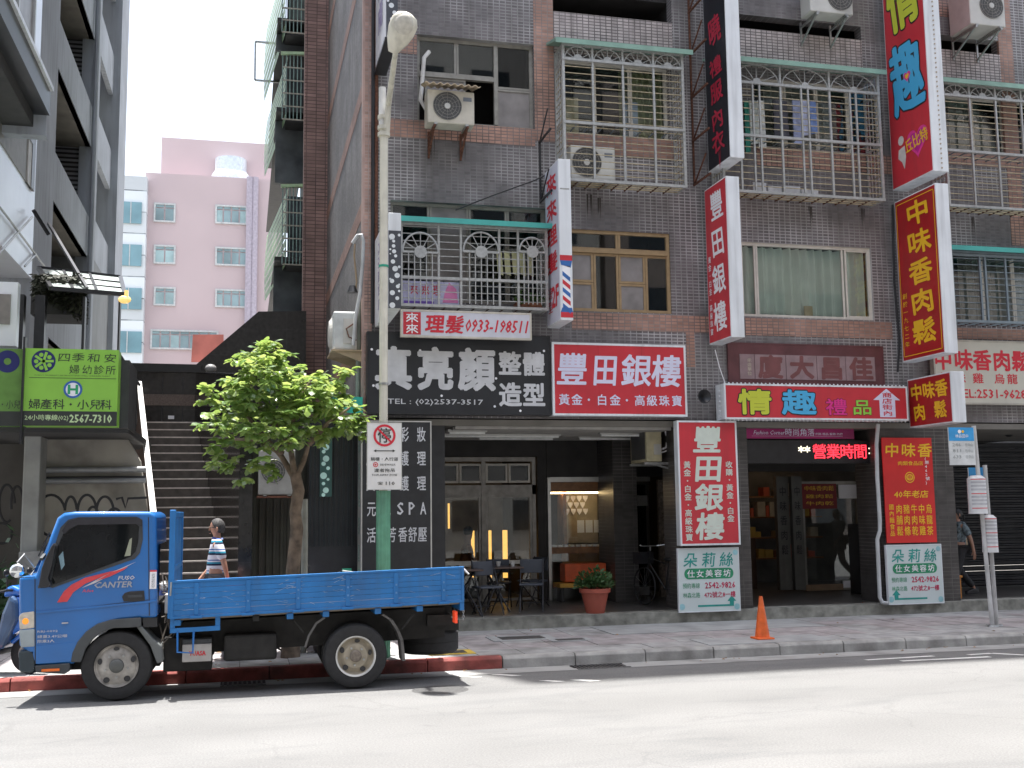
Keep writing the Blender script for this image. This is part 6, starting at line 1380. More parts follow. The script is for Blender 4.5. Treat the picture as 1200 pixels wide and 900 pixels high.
for a, b in ((22, 27), (40, 52), (96, 99), (138, 140)): box('canopy_post', M_black, W(a, 380, 19.6)[0], W(b, 380, 19.6)[0], 19.6, 19.8, W(30, 409, 19.6)[1], W(30, 345, 19.6)[1], gc)
fp = tag(MB().ball(cp(146, 351, 19.3), .09, 12, (1.2, .8, .8)).box(*(lambda q: (q[0]-.03, q[0]+.03, 19.26, 19.34, q[1], q[1]+.14))(W(148, 350, 19.3))).build('flood_lamp', mat('flood lamp glass', (.8, .62, .3), .2, emit=(1, .6, .15), es=.3)), 'gold tinted flood lamp at the tip of the glass canopy', 'lamp')
iv = thing('hanging_plants', 'dark hanging plants and netting under the glass canopy', 'plants', (-2.9, 20.5, 4.9)); m = MB(); rr = random.Random(9)
for i in range(2600):
    px = rr.uniform(42, 98); a = cp(px, rr.uniform(322, 352+max(0, px-60)*.6), rr.uniform(20.0, 21.2)); d = Vector((rr.uniform(-1, 1), rr.uniform(-1, 1), rr.uniform(-1, .2))).normalized()*.13; s = d.orthogonal().normalized()*.035
    m.add([a, a+d*.5+s, a+d, a+d*.5-s], [(0, 1, 2, 3)])
m.build('foliage', mat('dark ivy', (.04, .045, .03), .7, 0, .4, 5), iv, kind='stuff')
box('planter', M_slab, W(40, 352, 20.5)[0], W(98, 352, 20.5)[0], 20.2, 21.2, W(70, 372, 20.5)[1], W(70, 352, 20.5)[1], iv)
# concrete balcony building beyond
cc = thing('concrete_building', 'tall grey concrete building with deep open balconies behind the clinic', 'building', (-4.4, 30, 0))
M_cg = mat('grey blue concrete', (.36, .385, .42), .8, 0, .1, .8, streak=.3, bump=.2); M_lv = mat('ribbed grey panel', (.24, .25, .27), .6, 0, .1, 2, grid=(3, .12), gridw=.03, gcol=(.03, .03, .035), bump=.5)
y_a = LS(62, 250)[0]; y_b = LS(105, 250)[0]; y_c = LS(137, 250)[0]; y_e = LS(147, 100)[0]
zz_ = [LS(107, 33)[1], LS(103, 163)[1], LS(99, 295)[1]]; dz_ = (zz_[0]-zz_[2])/2
zbase = zz_[2]-dz_*0
box('wall', M_cg, XLft-3, XLft, yC+.01, y_a, 2.0, 22.5, cc)
box('wall', mat('skylit blue grey render', (.62, .66, .72), .7, 0, .05, .6), XLft-2, XLft, y_c, y_e, LS(140, 330)[1]*0+1, 22.5, cc)  # sky light and distance glare are put into this paler colour
box('rear_wall', M_lv, XLft-2.6, XLft-2.5, y_a, y_e, 0, 22.5, cc); box('cross_wall', M_lv, XLft-2.5, XLft-.05, y_b+.02, y_b+.2, 0, 22.5, cc)
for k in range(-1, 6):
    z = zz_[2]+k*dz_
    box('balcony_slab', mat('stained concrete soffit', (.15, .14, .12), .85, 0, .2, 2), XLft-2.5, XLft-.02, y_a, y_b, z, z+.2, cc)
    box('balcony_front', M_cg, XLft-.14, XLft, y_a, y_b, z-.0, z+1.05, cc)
    if k < 6: box('balcony_front', M_cg, XLft-.14, XLft, y_b+.25, y_c-.5, z+.1, z+1.3, cc)
box('pilaster', M_cg, XLft-.3, XLft+.12, y_b-.1, y_b+.25, 0, 22.5, cc); box('pilaster', M_cg, XLft-.5, XLft+.2, y_c-1.9, y_c, 5.5, 22.5, cc)
MB().tube([(XLft+.1, y_b-.35, 2), (XLft+.1, y_b-.35, 22)], .06, 8).build('downpipe', M_cg, cc)
box('shop_unit', mat('grey lower wall', (.22, .23, .23), .8, 0, .1, 1, streak=.2), XLft-1.5, XLft+.05, y_b, y_e+.2, 1, LS(120, 350)[1]+.6, cc)
# pink tower and white neighbour
pk = thing('pink_tower', 'distant pink tiled office building with small windows and a rooftop tank', 'building', (-3, 80, 0))
M_pnk = mat('hazed pink tile', (.50, .405, .415), .7, 0, .03, .25); YP = 80  # distance haze is put into the tile colour as extra paleness
q = lambda x, y, Y=YP: W(x, y, Y)
x0, x1 = q(168, 300)[0], q(330, 300)[0]
ztop = q(240, 206)[1]
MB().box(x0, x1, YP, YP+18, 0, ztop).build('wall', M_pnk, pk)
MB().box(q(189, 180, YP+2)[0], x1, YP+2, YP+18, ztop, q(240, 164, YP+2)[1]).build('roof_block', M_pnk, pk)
tx, tz = q(270, 210, YP+.8); rad = q(293, 200)[0]-tx
tn = MB().lathe([(rad, ztop-.1), (rad, ztop+.6), (rad*.82, ztop+1.0), (rad*.82, ztop+1.9), (.001, ztop+1.9)], (tx, YP+1.6+rad*.2, 0), 'Z', 24).build('water_tank', mat('steel tank', (.6, .66, .7), .4, .2), pk, smooth=True)
tg = mat('teal window', (.22, .31, .33), .25, 0, .25, .5); tf = mat('pale window frame', (.5, .52, .52), .5); tcur = mat('curtained teal window', (.3, .42, .43), .3, 0, .2, .8)
def pwin(xa, xb, ya_, yb_, n):
    X0, Z0 = q(xa, yb_); X1, Z1 = q(xb, ya_)
    o = frame_mb(X0, X1, Z0, Z1, YP-.12, .12, .14).build('window', tf, pk)
    for i in range(n):
        a = X0+(X1-X0)*i/n; b = X0+(X1-X0)*(i+1)/n
        MB().box(a+.05, b-.05, YP-.06, YP-.02, Z0+.1, Z0+(Z1-Z0)*.72).build('pane', random.choice((tg, tg, tcur)), o); MB().box(a+.05, b-.05, YP-.06, YP-.02, Z0+(Z1-Z0)*.78, Z1-.1).build('pane', tg, o)
for ya_ in (239, 288, 337, 386): 
    if ya_ < 380: pwin(180, 206, ya_, ya_+21, 2)
    if ya_ < 380: pwin(252, 290, ya_+3, ya_+23, 4)
pwin(176, 256, 388, 409, 7)
q1 = rc(177, 186, 386, 409, YP)
MB().prism([q(226, 392, YP-2), q(262, 392, YP-2), q(262, 424, YP-2), q(224, 424, YP-2)], 'Y', YP-2, YP-1.8).build('red_hoarding', mat('faded red hoarding', (.3, .09, .07), .8, 0, .3, .6), pk)
for a in (293, 299): MB().tube([(q(a, 220)[0], YP-.3, 0), (q(a, 220)[0], YP-.3, ztop)], .25, 6).build('downpipe', mat('grey pink pipe', (.4, .36, .42), .6), pk)
wt_ = thing('white_tower', 'narrow white building with teal glass bands beside the pink tower', 'building', (-8, 79, 0)); YQ = 79.0
MB().box(q(135, 300, YQ)[0]-8, q(170, 300, YQ)[0], YQ, YQ+10, 0, q(155, 206, YQ)[1]).build('wall', mat('white panel', (.62, .66, .68), .5, 0, .03, .3, grid=(2.2, 1.55), gridw=.04, gcol=(.35, .4, .42)), wt_)
for y in (236, 286, 337, 388):
    r = rc(120, 166, y, y+25, YQ-.1); MB().box(r[0], r[1], YQ-.12, YQ-.02, r[2], r[3]).build('window_band', mat('teal glass', (.17, .31, .36), .15, 0, .15, .6), wt_)
    for a in (152,): x = q(a, 300, YQ)[0]; MB().box(x-.03, x+.03, YQ-.16, YQ-.12, r[2], r[3]).build('mullion', tf, wt_)
# green curved balcony cages up the brick wing
M_gm = mat('pale green corrugated sheet', (.5, .7, .42), .5, 0, .12, 6, dirt=.15); M_gmd = mat('teal green bars', (.25, .38, .34), .5)
M_dkwall = mat('dark balcony', (.12, .135, .14), .8, 0, .3, 2)
def wcage(label, yt, yb_, yf=26.2, teal=False):
    xr0 = xw+.24; t = thing('balcony_cage', label, 'balcony cage', (xw, yf, W(335, yb_, yf)[1]))
    x0 = W(331, (yt+yb_)/2, yf)[0]; z1 = W(340, yt, yf)[1]; z0 = W(340, yb_, yf)[1]; yk = 31.0
    xo = W(312, (yt+yb_)/2, yk)[0]
    m2 = M_tealc if teal else M_gm
    # front end face bars
    b0 = None; n = 8
    for i in range(n+1):
        x = x0+(xr0-x0)*i/n
        if b0 is None: b0 = MB().bar((x, yf, z0), (x, yf, z1), .025).build('upright', M_gmd, t); xb0 = x
        else: share('upright', b0, t, (x-xb0, 0, 0))
    h = MB().bar((x0, yf, z0), (xr0, yf, z0), .03).build('rung', M_cage, t); k = max(3, int((z1-z0)/.3))
    for i in range(1, k+1): share('rung', h, t, (0, 0, (z1-z0)*i/k))
    # bowed outer skin in ribs receding
    L2 = 6; 
    for s in range(9):
        z_a = z0+(z1-z0)*s/9; z_b = z0+(z1-z0)*(s+1)/9; bow = lambda z: -.22*sin(pi*min(1, max(0, (z1-z)/(z1-z0)))*.5+.6)
        MB().add([(x0+bow(z_a)*.6+.2, yf, z_a), (x0+bow(z_b)*.6+.2, yf, z_b-.03), (xo+bow(z_b)*.6+.1, yk, z_b-.03), (xo+bow(z_a)*.6+.1, yk, z_a)], [(0, 1, 2, 3)]).build('sheet_rib', m2, t)
    MB().bar((x0-.05, yf-.03, z1), (xr0, yf-.03, z1+.06), .07).build('top_rail', m2, t)
    MB().box(x0+.1, xr0, yf+.1, yk, z0-.02, z0+.06).build('floor', M_slab, t)
    MB().box(x0+.15, xr0, yf+.8, yf+.9, z0, z1).build('back', M_dkwall, t)
    return t
wcage('green balcony cage at the very top of the brick wing, cut by the frame', -60, 38)
wcage('long green balcony cage on the brick wing, second from the top', 64, 140)
wcage('long green balcony cage on the brick wing, third from the top', 219, 310)
wcage('short teal balcony cage low on the brick wing above the tree', 374, 434, teal=True)
a0_, a1_ = W(331, 410, 26.0)[0], W(347, 410, 26.0)[0]
ac('small grey air conditioner in the teal cage above the tree', a0_, a1_, 25.9, 26.15, W(339, 424, 26)[1], W(339, 396, 26)[1], .5, mat('small grey casing', (.3, .32, .32), .6), None, logo=False)
MB().tube([wp(350, 374, 25.8), wp(354, 395, 25.8), wp(352, 408, 25.8), wp(346, 416, 25.8)], .045, 8).build('hose', M_pvc, bpy.data.objects['balcony_cage.003'], smooth=True)
for (y0_, y1_) in ((38, 62), (140, 216), (310, 372)):
    z0, z1 = W(340, y1_, 27)[1], W(340, y0_, 27)[1]; x0 = W(322, 200, 27)[0]
    box('balcony_recess', M_dkwall, x0, xw+.24, 26.9, 27.0, z0, z1, wing); box('balcony_edge', M_slab, x0, xw+.24, 26.2, 38, z1-.1, z1, wing)
# empty square sign frame sticking out from the wing
r = rc(299, 326, 50, 95, 30); m = MB()
for a in (((r[0], 30, r[2]), (r[0], 30, r[3])), ((r[0], 30, r[3]), (r[1]+.5, 30, r[3])), ((r[0], 30, r[2]), (r[1]+.5, 30, r[2]))): m.bar(*a, .05)
m.build('sign_bracket', M_gal, label='empty square metal frame sticking out from the brick wing against the sky')['category'] = 'bracket'
# grime runs below the wall units
m = MB(); rr = random.Random(4)
for (px, py) in ((506, 168), (542, 170), (690, 236), (700, 240), (950, 250), (1010, 252), (1140, 262)):
    x, z = W(px, py, F); w_ = rr.uniform(.03, .05)
    for q in range(5):
        a = x+rr.uniform(-.05, .05); m.add([(a, F-.0085-q*.0003, z+.12), (a+w_*.5, F-.0085-q*.0003, z+.12), (a+w_*.3, F-.0085-q*.0003, z-rr.uniform(.05, .35))], [(0, 1, 2)])
m.build('grime_streak', mat('rain grime', (.06, .052, .048), .9), bld, kind='stuff')

# a few fallen leaves and scraps along the kerb
m = MB(); rr = random.Random(31)
for i in range(60):
    x = rr.uniform(-5, 11); y = rr.choice((rr.uniform(13.5, 13.83), rr.uniform(14.1, 16.9), rr.uniform(13.3, 13.8))); z = (zr(y)+.012) if y < 13.84 else Z_S+.014; a = rr.uniform(0, 6.28); L_ = rr.uniform(.03, .07)
    m.add([(x, y, z), (x+L_*.5*cos(a)-L_*.25*sin(a), y+L_*.5*sin(a)+L_*.25*cos(a), z+.012), (x+L_*cos(a), y+L_*sin(a), z), (x+L_*.5*cos(a)+L_*.25*sin(a), y+L_*.5*sin(a)-L_*.25*cos(a), z+.006)], [(0, 1, 2, 3)])
o = m.build('fallen_leaves', mat('dry leaf', (.3, .16, .05), .8, 0, .3, 9), kind='stuff'); tag(o, 'scattered dry fallen leaves along the kerb and pavement', 'leaves')
# ================================================================== STREET FURNITURE
M_post = mat('cream post paint', (.6, .58, .49), .5, 0, .08, 6, dirt=.35, streak=.2); M_gpost = mat('green ribbed sleeve', (.12, .33, .22), .5, 0, .15, 6, dirt=.3)
YL = 14.3
sl_ = thing('street_lamp', 'cream street lamp post with a green ribbed sleeve and a leaning arm', 'street lamp', (W(449.5, 660, YL)[0], YL, Z_S))
px_ = W(449.5, 400, YL)[0]
MB().tube([(px_, YL, Z_S), (px_, YL, W(449, 150, YL)[1])], .056, 16).build('pole', M_post, sl_, smooth=True)
MB().lathe([(.085, W(450, 575, YL)[1]), (.085, Z_S)], (px_, YL, 0), 'Z', 20).build('sleeve', M_gpost, sl_, smooth=True)
s0 = None
for i in range(14):
    a = 2*pi*i/14; q = MB().bar((px_+.085*cos(a), YL+.085*sin(a), Z_S), (px_+.085*cos(a), YL+.085*sin(a), W(450, 575, YL)[1]), .014).build('rib', M_gpost, sl_)
zb = W(449, 150, YL)[1]
for py in (158, 150, 138): MB().lathe([(.056, -.03), (.085, -.025), (.085, .025), (.056, .03)], (px_, YL, W(449, py, YL)[1]), 'Z', 16).build('collar', M_post, sl_)
MB().tube([(px_-.02, YL, zb), (px_-.02, YL, W(449, 103, YL)[1])], .05, 14).build('stub', mat('white pipe stub', (.6, .6, .58), .5), sl_, smooth=True)
YH = 12.9
h = Vector((W(464, 58, YH)[0], YH, W(464, 58, YH)[1]))
MB().tube([(px_+.03, YL-.02, W(452, 160, YL)[1]), (px_+.05, YL-.1, W(453, 125, YL)[1]), h.lerp(Vector((px_+.05, YL-.1, W(453, 125, YL)[1])), .3), h], .045, 12, r2=.032).build('arm', M_post, sl_, smooth=True)
hx, hz = W(470, 35, 12.75); 
# lamp head: flattened shell tilted towards the street, bowl lens below
Mx = Matrix.Translation((hx, 12.72, hz-.02)) @ Matrix.Rotation(radians(22), 4, 'Y') @ Matrix.Rotation(radians(118), 4, 'X') @ Matrix.Scale(1.12, 4)
m = MB(); prof = [(-.26, .045), (-.22, .07), (-.12, .12), (0, .15), (.1, .15), (.17, .11), (.2, .04), (.205, .001)]; n = 20; vs = []
m = MB().add([Vector((r_*cos(2*pi*k/n), y_, .5*r_*sin(2*pi*k/n) if sin(2*pi*k/n) > 0 else .25*r_*sin(2*pi*k/n))) for y_, r_ in prof for k in range(n)], [(i*n+k, i*n+(k+1) % n, (i+1)*n+(k+1) % n, (i+1)*n+k) for i in range(len(prof)-1) for k in range(n)]).xf(Mx)
hd = m.build('lamp_head', M_post, sl_, smooth=True)
MB().ball((0, .06, .035), .115, 16, (1, 1.1, .5)).xf(Mx).build('lens', mat('dusty lamp lens', (.5, .48, .42), .25, 0, .1, 20), hd, smooth=True)
for py, w_ in ((312, .062), (450, .062), (505, .062)): MB().lathe([(.058, -.015), (.066, -.015), (.066, .015), (.058, .015)], (px_, YL, W(449, py, YL)[1]), 'Z', 16).build('strap', mat('green tape', (.02, .3, .2), .5) if py == 312 else M_gal, sl_)
# no parking sign
r = rc(430, 471, 495, 574, YL-.12)
t, B = front_sign('road_sign', 'white no parking tow away sign strapped to the lamp post', 'road sign', r, YL-.12, .03, mat('white sign sheet', (.72, .72, .7), .45, 0, .04, 4, dirt=.15), mat('grey sign edge', (.45, .45, .42), .5), .006)
M_k = mat('black print', (.03, .035, .03)); cxs, cys = .5, .81
B.disc(cxs, cys, .145, M_rtext, r_in=.115, d=.005); B.t('停', cxs, cys, .42, .24, M_k, .01, True, d=.004)
a = radians(-45); B.poly([(cxs+(x*cos(a)-y*sin(a))/B.w, cys+(x*sin(a)+y*cos(a))/B.h) for x, y in ((-.125, -.012), (.125, -.012), (.125, .012), (-.125, .012))], M_rtext, d=.007)
B.poly([(.18, .578), (.26, .60), (.26, .585), (.74, .585), (.74, .60), (.82, .578), (.74, .556), (.74, .571), (.26, .571), (.26, .556)], M_k)
B.t('騎樓・人行道', .5, .455, .8, .055, M_k, .01); B.disc(.24, .37, .032, M_rtext, r_in=.022); B.disc(.24, .37, .012, M_rtext); B.t('SIDEWALK', .6, .37, .46, .028, M_k, .01)
B.t('違者拖吊', .5, .285, .6, .055, M_k, .01); B.t('TOW-AWAY ZONE', .5, .215, .74, .03, M_k, .01); B.t('☎', .38, .09, .16, .045, M_k, .01); B.t('110', .67, .09, .26, .05, M_k, .02)
# bus stop poles
def stop(label, px, py, ptop, lean, cyl, board):
    x, y = G(px, py, Z_S); t = thing('bus_stop_pole', label, 'bus stop', (x, y, Z_S), None)
    q = W(ptop[0], ptop[1], y); c = mat('grey white pole', (.5, .5, .5), .45, 0, .1, 6, dirt=.3)
    MB().tube([(x, y, Z_S), (q[0], y, q[1])], .033, 12).build('pole', c, t, smooth=True)
    MB().lathe([(.001, .02), (.08, .02), (.09, 0)], (x, y, Z_S), n=14).build('foot', M_gal, t)
    (cx0, cy0, cx1, cy1) = cyl; a = W(cx0, (cy0+cy1)/2, y-.06); b = W(cx1, (cy0+cy1)/2, y-.06); zt_, zb_ = W((cx0+cx1)/2, cy0, y)[1], W((cx0+cx1)/2, cy1, y)[1]
    cc_ = (a[0]+b[0])/2; rr_ = (b[0]-a[0])/2
    d = MB().lathe([(.001, zt_), (rr_*.6, zt_-.005), (rr_, zt_-.05), (rr_, zb_+.04), (rr_*1.03, zb_), (.001, zb_)], (cc_, y-.04, 0), 'Z', 20).build('timetable_drum', mat('milky plastic', (.6, .61, .62), .3, 0, .06, 9), t, smooth=True)
    for i in range(9): z = zb_+.08+(zt_-zb_-.15)*i/8; MB().lathe([(rr_+.001, z), (rr_+.001, z+(.03 if i % 4 else .012))], (cc_, y-.04, 0), 'Z', 14, a0=pi+.3, a1=2*pi-.3).build('printed_rows', mat('grey print rows', (.42, .42, .45), .5) if i % 4 else M_rtext, d)
    return t, y
t, yb2 = stop('taller bus stop pole with a blue headed route board and a timetable drum', 1163, 734, (1141, 499), 0, (1137, 557, 1155, 602), None)
r = rc(1112, 1142, 501, 545, yb2-.05); z1 = r[3]
box('route_board', mat('white route board', (.6, .62, .62), .4), *r[:2], yb2-.06, yb2-.04, *r[2:], t); B = Board(t, (r[0], yb2-.06, r[2]), (1, 0, 0), (0, 0, 1), r[1]-r[0], r[3]-r[2])
B.rect(0, .98, .64, 1, mat('route blue', (.04, .3, .62), .4)); B.t('林森國中', .5, .77, .5, .1, M_wtext, d=.006); B.disc(.42, .89, .03, M_wtext, d=.006); B.disc(.55, .89, .022, M_yel, d=.006)
M_g5 = mat('route grey print', (.28, .3, .3), .5)
for i, s in enumerate(('246', '811', '633')): B.t(s, .28, .54-.16*i, .32, .09, M_g5); B.t('往中山', .76, .54-.16*i, .3, .09, M_g5)
t, yb3 = stop('shorter bus stop pole with a timetable drum and a small blue plate', 1168, 733, (1154, 545), 0, (1153, 603, 1168, 647), None)
r = rc(1135, 1146, 548, 590, yb3+.1); box('route_board', mat('white route board', (.6, .62, .62)), r[0], W(1156, 570, yb3+.1)[0], yb3+.08, yb3+.1, r[2], r[3], t); box('blue_plate', mat('route blue', (.04, .3, .62)), r[0], W(1156, 570, yb3+.1)[0]-.01, yb3+.07, yb3+.079, r[3]-.2, r[3], t)
# traffic cone
cx, cy = G(893.5, 749, Z_S); cn = thing('traffic_cone', 'scuffed orange traffic cone at the kerb in front of the dark entrance', 'traffic cone', (cx, cy, Z_S))
MB().box(cx-.13, cx+.13, cy-.13, cy+.13, Z_S+.002, Z_S+.03).build('base', mat('orange cone plastic', (.75, .13, .02), .5, 0, .12, 12, dirt=.2), cn, .012)
MB().lathe([(.105, Z_S+.03), (.028, Z_S+.57), (.022, Z_S+.6), (.012, Z_S+.6)], (cx, cy, 0), 'Z', 24).build('cone', mat('orange cone plastic', (.75, .13, .02)), cn, smooth=True)
# potted plant
px2, py2 = 5.62, 17.25; pp = thing('potted_plant', 'leafy shrub in a terracotta plastic pot on the arcade step', 'potted plant', (px2, py2, Z_A))
MB().lathe([(.001, Z_A), (.15, Z_A), (.225, Z_A+.33), (.255, Z_A+.335), (.26, Z_A+.4), (.235, Z_A+.4), (.22, Z_A+.36), (.001, Z_A+.36)], (px2, py2, 0), 'Z', 28).build('pot', mat('terracotta plastic', (.36, .085, .055), .5, 0, .08, 6), pp, smooth=True)
m = MB(); rr = random.Random(2)
for i in range(650):
    d0 = Vector((rr.gauss(0, 1), rr.gauss(0, 1), abs(rr.gauss(0, .8)))).normalized(); a = Vector((px2, py2, Z_A+.42))+Vector((d0.x*.26, d0.y*.2, d0.z*.25))*rr.uniform(.3, 1.15)
    d = (d0+Vector((rr.uniform(-1, 1), rr.uniform(-1, 1), rr.uniform(-.6, .8)))*.8).normalized()*rr.uniform(.06, .11); s = d.cross(Vector((rr.random(), rr.random(), rr.random()))).normalized()*.02
    m.add([a, a+d*.5+s, a+d, a+d*.5-s], [(0, 1, 2, 3)])
m.build('foliage', mat('pot plant leaf', (.05, .11, .035), .5, 0, .3, 8), pp, kind='stuff')
for k in range(7):
    a = 2*pi*k/7; MB().tube([(px2, py2, Z_A+.36), (px2+.1*cos(a), py2+.1*sin(a), Z_A+.55)], .006, 5).build('stem', M_rust, pp)
# cafe tables and chairs in the arcade
M_chm = mat('dark chair metal', (.05, .05, .055), .4, .5); 
def chair(x, y, rz, label, grp='folding chairs in the arcade'):
    t = thing('folding_chair', label, 'chair', (x, y, Z_A), grp); R = Matrix.Rotation(rz, 4, 'Z'); O = Matrix.Translation((x, y, Z_A))
    def bld(name, m, mt, bv=0): m.xf(O @ R); return m.build(name, mt, t, bv)
    bld('seat', MB().box(-.2, .2, -.2, .2, .43, .46), mat('dark blue grey seat', (.07, .08, .1), .5), .01)
    bld('backrest', MB().box(-.2, .2, .19, .215, .62, .85), mat('dark blue grey seat', (.07, .08, .1)), .01)
    for sx in (-1, 1):
        bld('leg', MB().tube([(sx*.19, -.22, 0), (sx*.19, .2, .86)], .012, 6), M_chm); bld('leg', MB().tube([(sx*.17, .24, 0), (sx*.17, -.17, .44)], .012, 6), M_chm)
    bld('stretcher', MB().tube([(-.17, .12, .13), (.17, .12, .13)], .01, 6), M_chm)
def table(x, y, label, w_=.6):
    t = thing('cafe_table', label, 'table', (x, y, Z_A), 'small tables in the arcade')
    box('tabletop', mat('dark table top', (.08, .05, .04), .3), x-w_/2, x+w_/2, y-.3, y+.3, Z_A+.71, Z_A+.74, t, .008)
    for sx in (-1, 1): MB().tube([(x+sx*.22, y-.22, Z_A), (x-sx*.15, y, Z_A+.71)], .014, 6).tube([(x+sx*.22, y+.22, Z_A), (x-sx*.15, y, Z_A+.71)], .014, 6).build('leg', M_chm, t)
table(4.15, 18.2, 'dark cafe table in the middle of the arcade behind the truck tail', .9); table(3.55, 17.7, 'low cafe table just right of the truck tail', .5)
chair(3.25, 18.0, pi/2, 'grey folding chair right beside the truck tail'); chair(4.75, 18.0, -.3, 'dark folding chair left of the potted plant'); chair(4.35, 18.7, 2.8, 'folding chair behind the cafe table'); chair(3.9, 17.6, .2, 'folding chair in front of the cafe table')
chair(5.0, 18.9, -1.2, 'folding chair against the jewellery shopfront')
M_clo = mat('pale crockery', (.6, .6, .58), .4)
for i, (dx, dy) in enumerate(((-.2, 0), (.1, .1), (.3, -.1))):
    tag(MB().lathe([(.001, 0), (.03, 0), (.045, .08), (.001, .08)], (4.15+dx, 18.2+dy, Z_A+.742), n=12).build('cup', M_clo if i else M_rtext), ['red cup on the left of the dark cafe table', 'pale cup in the middle of the dark cafe table', 'pale cup at the right of the dark cafe table'][i], 'cup')
# orange stool at the shutter
os_ = thing('wooden_stool', 'small orange wooden stool beside the right hand mint sign', 'stool', (12.3, 17.6, Z_A)); mo = mat('orange varnished wood', (.5, .2, .03), .4)
sx0, sx1 = W(1107, 690, 17.5)[0], W(1129, 690, 17.5)[0]
box('seat', mo, sx0, sx1, 17.5, 17.85, Z_A+.37, Z_A+.41, os_, .006)
for x in (sx0+.02, sx1-.06):
    for y in (17.52, 17.8): box('leg', mo, x, x+.035, y, y+.035, Z_A, Z_A+.37, os_)
# wall bracket lamp frame right of banner, loudspeaker, bell
r = rc(1104, 1114, 497, 540, 17.4); MB().box(r[0], r[1], 17.4, 17.9, r[2], r[2]+.05).box(r[0], r[0]+.04, 17.4, 17.44, r[2], r[3]).build('sign_bracket', mat('cream steel frame', (.5, .48, .4), .5), label='cream steel bracket hanging beside the gold lettered banner')['category'] = 'bracket'
tag(MB().lathe([(.02, .22), (.03, .1), (.12, 0), (.11, 0), (.001, .1)], wp(820, 466, 17.0), 'Y', 18).xf(Matrix.Translation((0, -.2, 0))).build('loudspeaker', M_black, smooth=True), 'dark horn loudspeaker on the tiles between the two red signs', 'loudspeaker')
tag(MB().ball(wp(1182, 507, 18.5), .09, 12).build('ceiling_lamp', M_black, smooth=True), 'small dark lamp under the arcade ceiling at the right', 'lamp')
# bicycles
M_bk = mat('bicycle black', (.03, .03, .03), .4, .3)
def bike(x, y, rz, label, s=1.0):
    t = thing('bicycle', label, 'bicycle', (x, y, Z_A if y > 17 else Z_S)); O = Matrix.Translation((x, y, (Z_A if y > 17 else Z_S))) @ Matrix.Rotation(rz, 4, 'Z')
    def bl(name, m, mt, sm=True, p=None): m.xf(O); return m.build(name, mt, p or t, smooth=sm)
    for sx in (-.52, .52):
        w = bl('wheel', MB().tube([(sx+.32*cos(2*pi*i/28), 0, .33+.32*sin(2*pi*i/28)) for i in range(29)], .016, 6), M_rub)
        sp = MB()
        for i in range(12): sp.bar((sx, 0, .33), (sx+.31*cos(pi*i/6), 0, .33+.31*sin(pi*i/6)), .003)
        bl('spokes', sp, M_gal, False, w)
    fr = MB(); 
    for a, b in (((-.52, .33), (-.1, .3)), ((-.1, .3), (-.22, .78)), ((-.22, .75), (-.52, .33)), ((-.1, .3), (.35, .72)), ((-.2, .72), (.33, .82)), ((.52, .33), (.32, .95))): fr.tube([(a[0], 0, a[1]), (b[0], 0, b[1])], .014, 6)
    bl('frame', fr, M_bk)
    bl('handlebar', MB().tube([(.32, 0, .95), (.32, 0, 1.02)], .012, 6).tube([(.22, -.28, 1.05), (.34, -.15, 1.03), (.34, .15, 1.03), (.22, .28, 1.05)], .012, 6), M_alu)
    bl('saddle', MB().ball((-.22, 0, .82), .12, 10, (1.1, .6, .35)), M_bk); bl('basket', MB().box(.42, .66, -.14, .14, .72, .92), M_chm, False)
bike(7.05, 17.9, pi/2+.25, 'dark bicycle leaning by the pillar next to the jewellery shop')
bike(1.2, 15.2, .15, 'bicycle on the pavement with its bare handlebar above the truck bed')
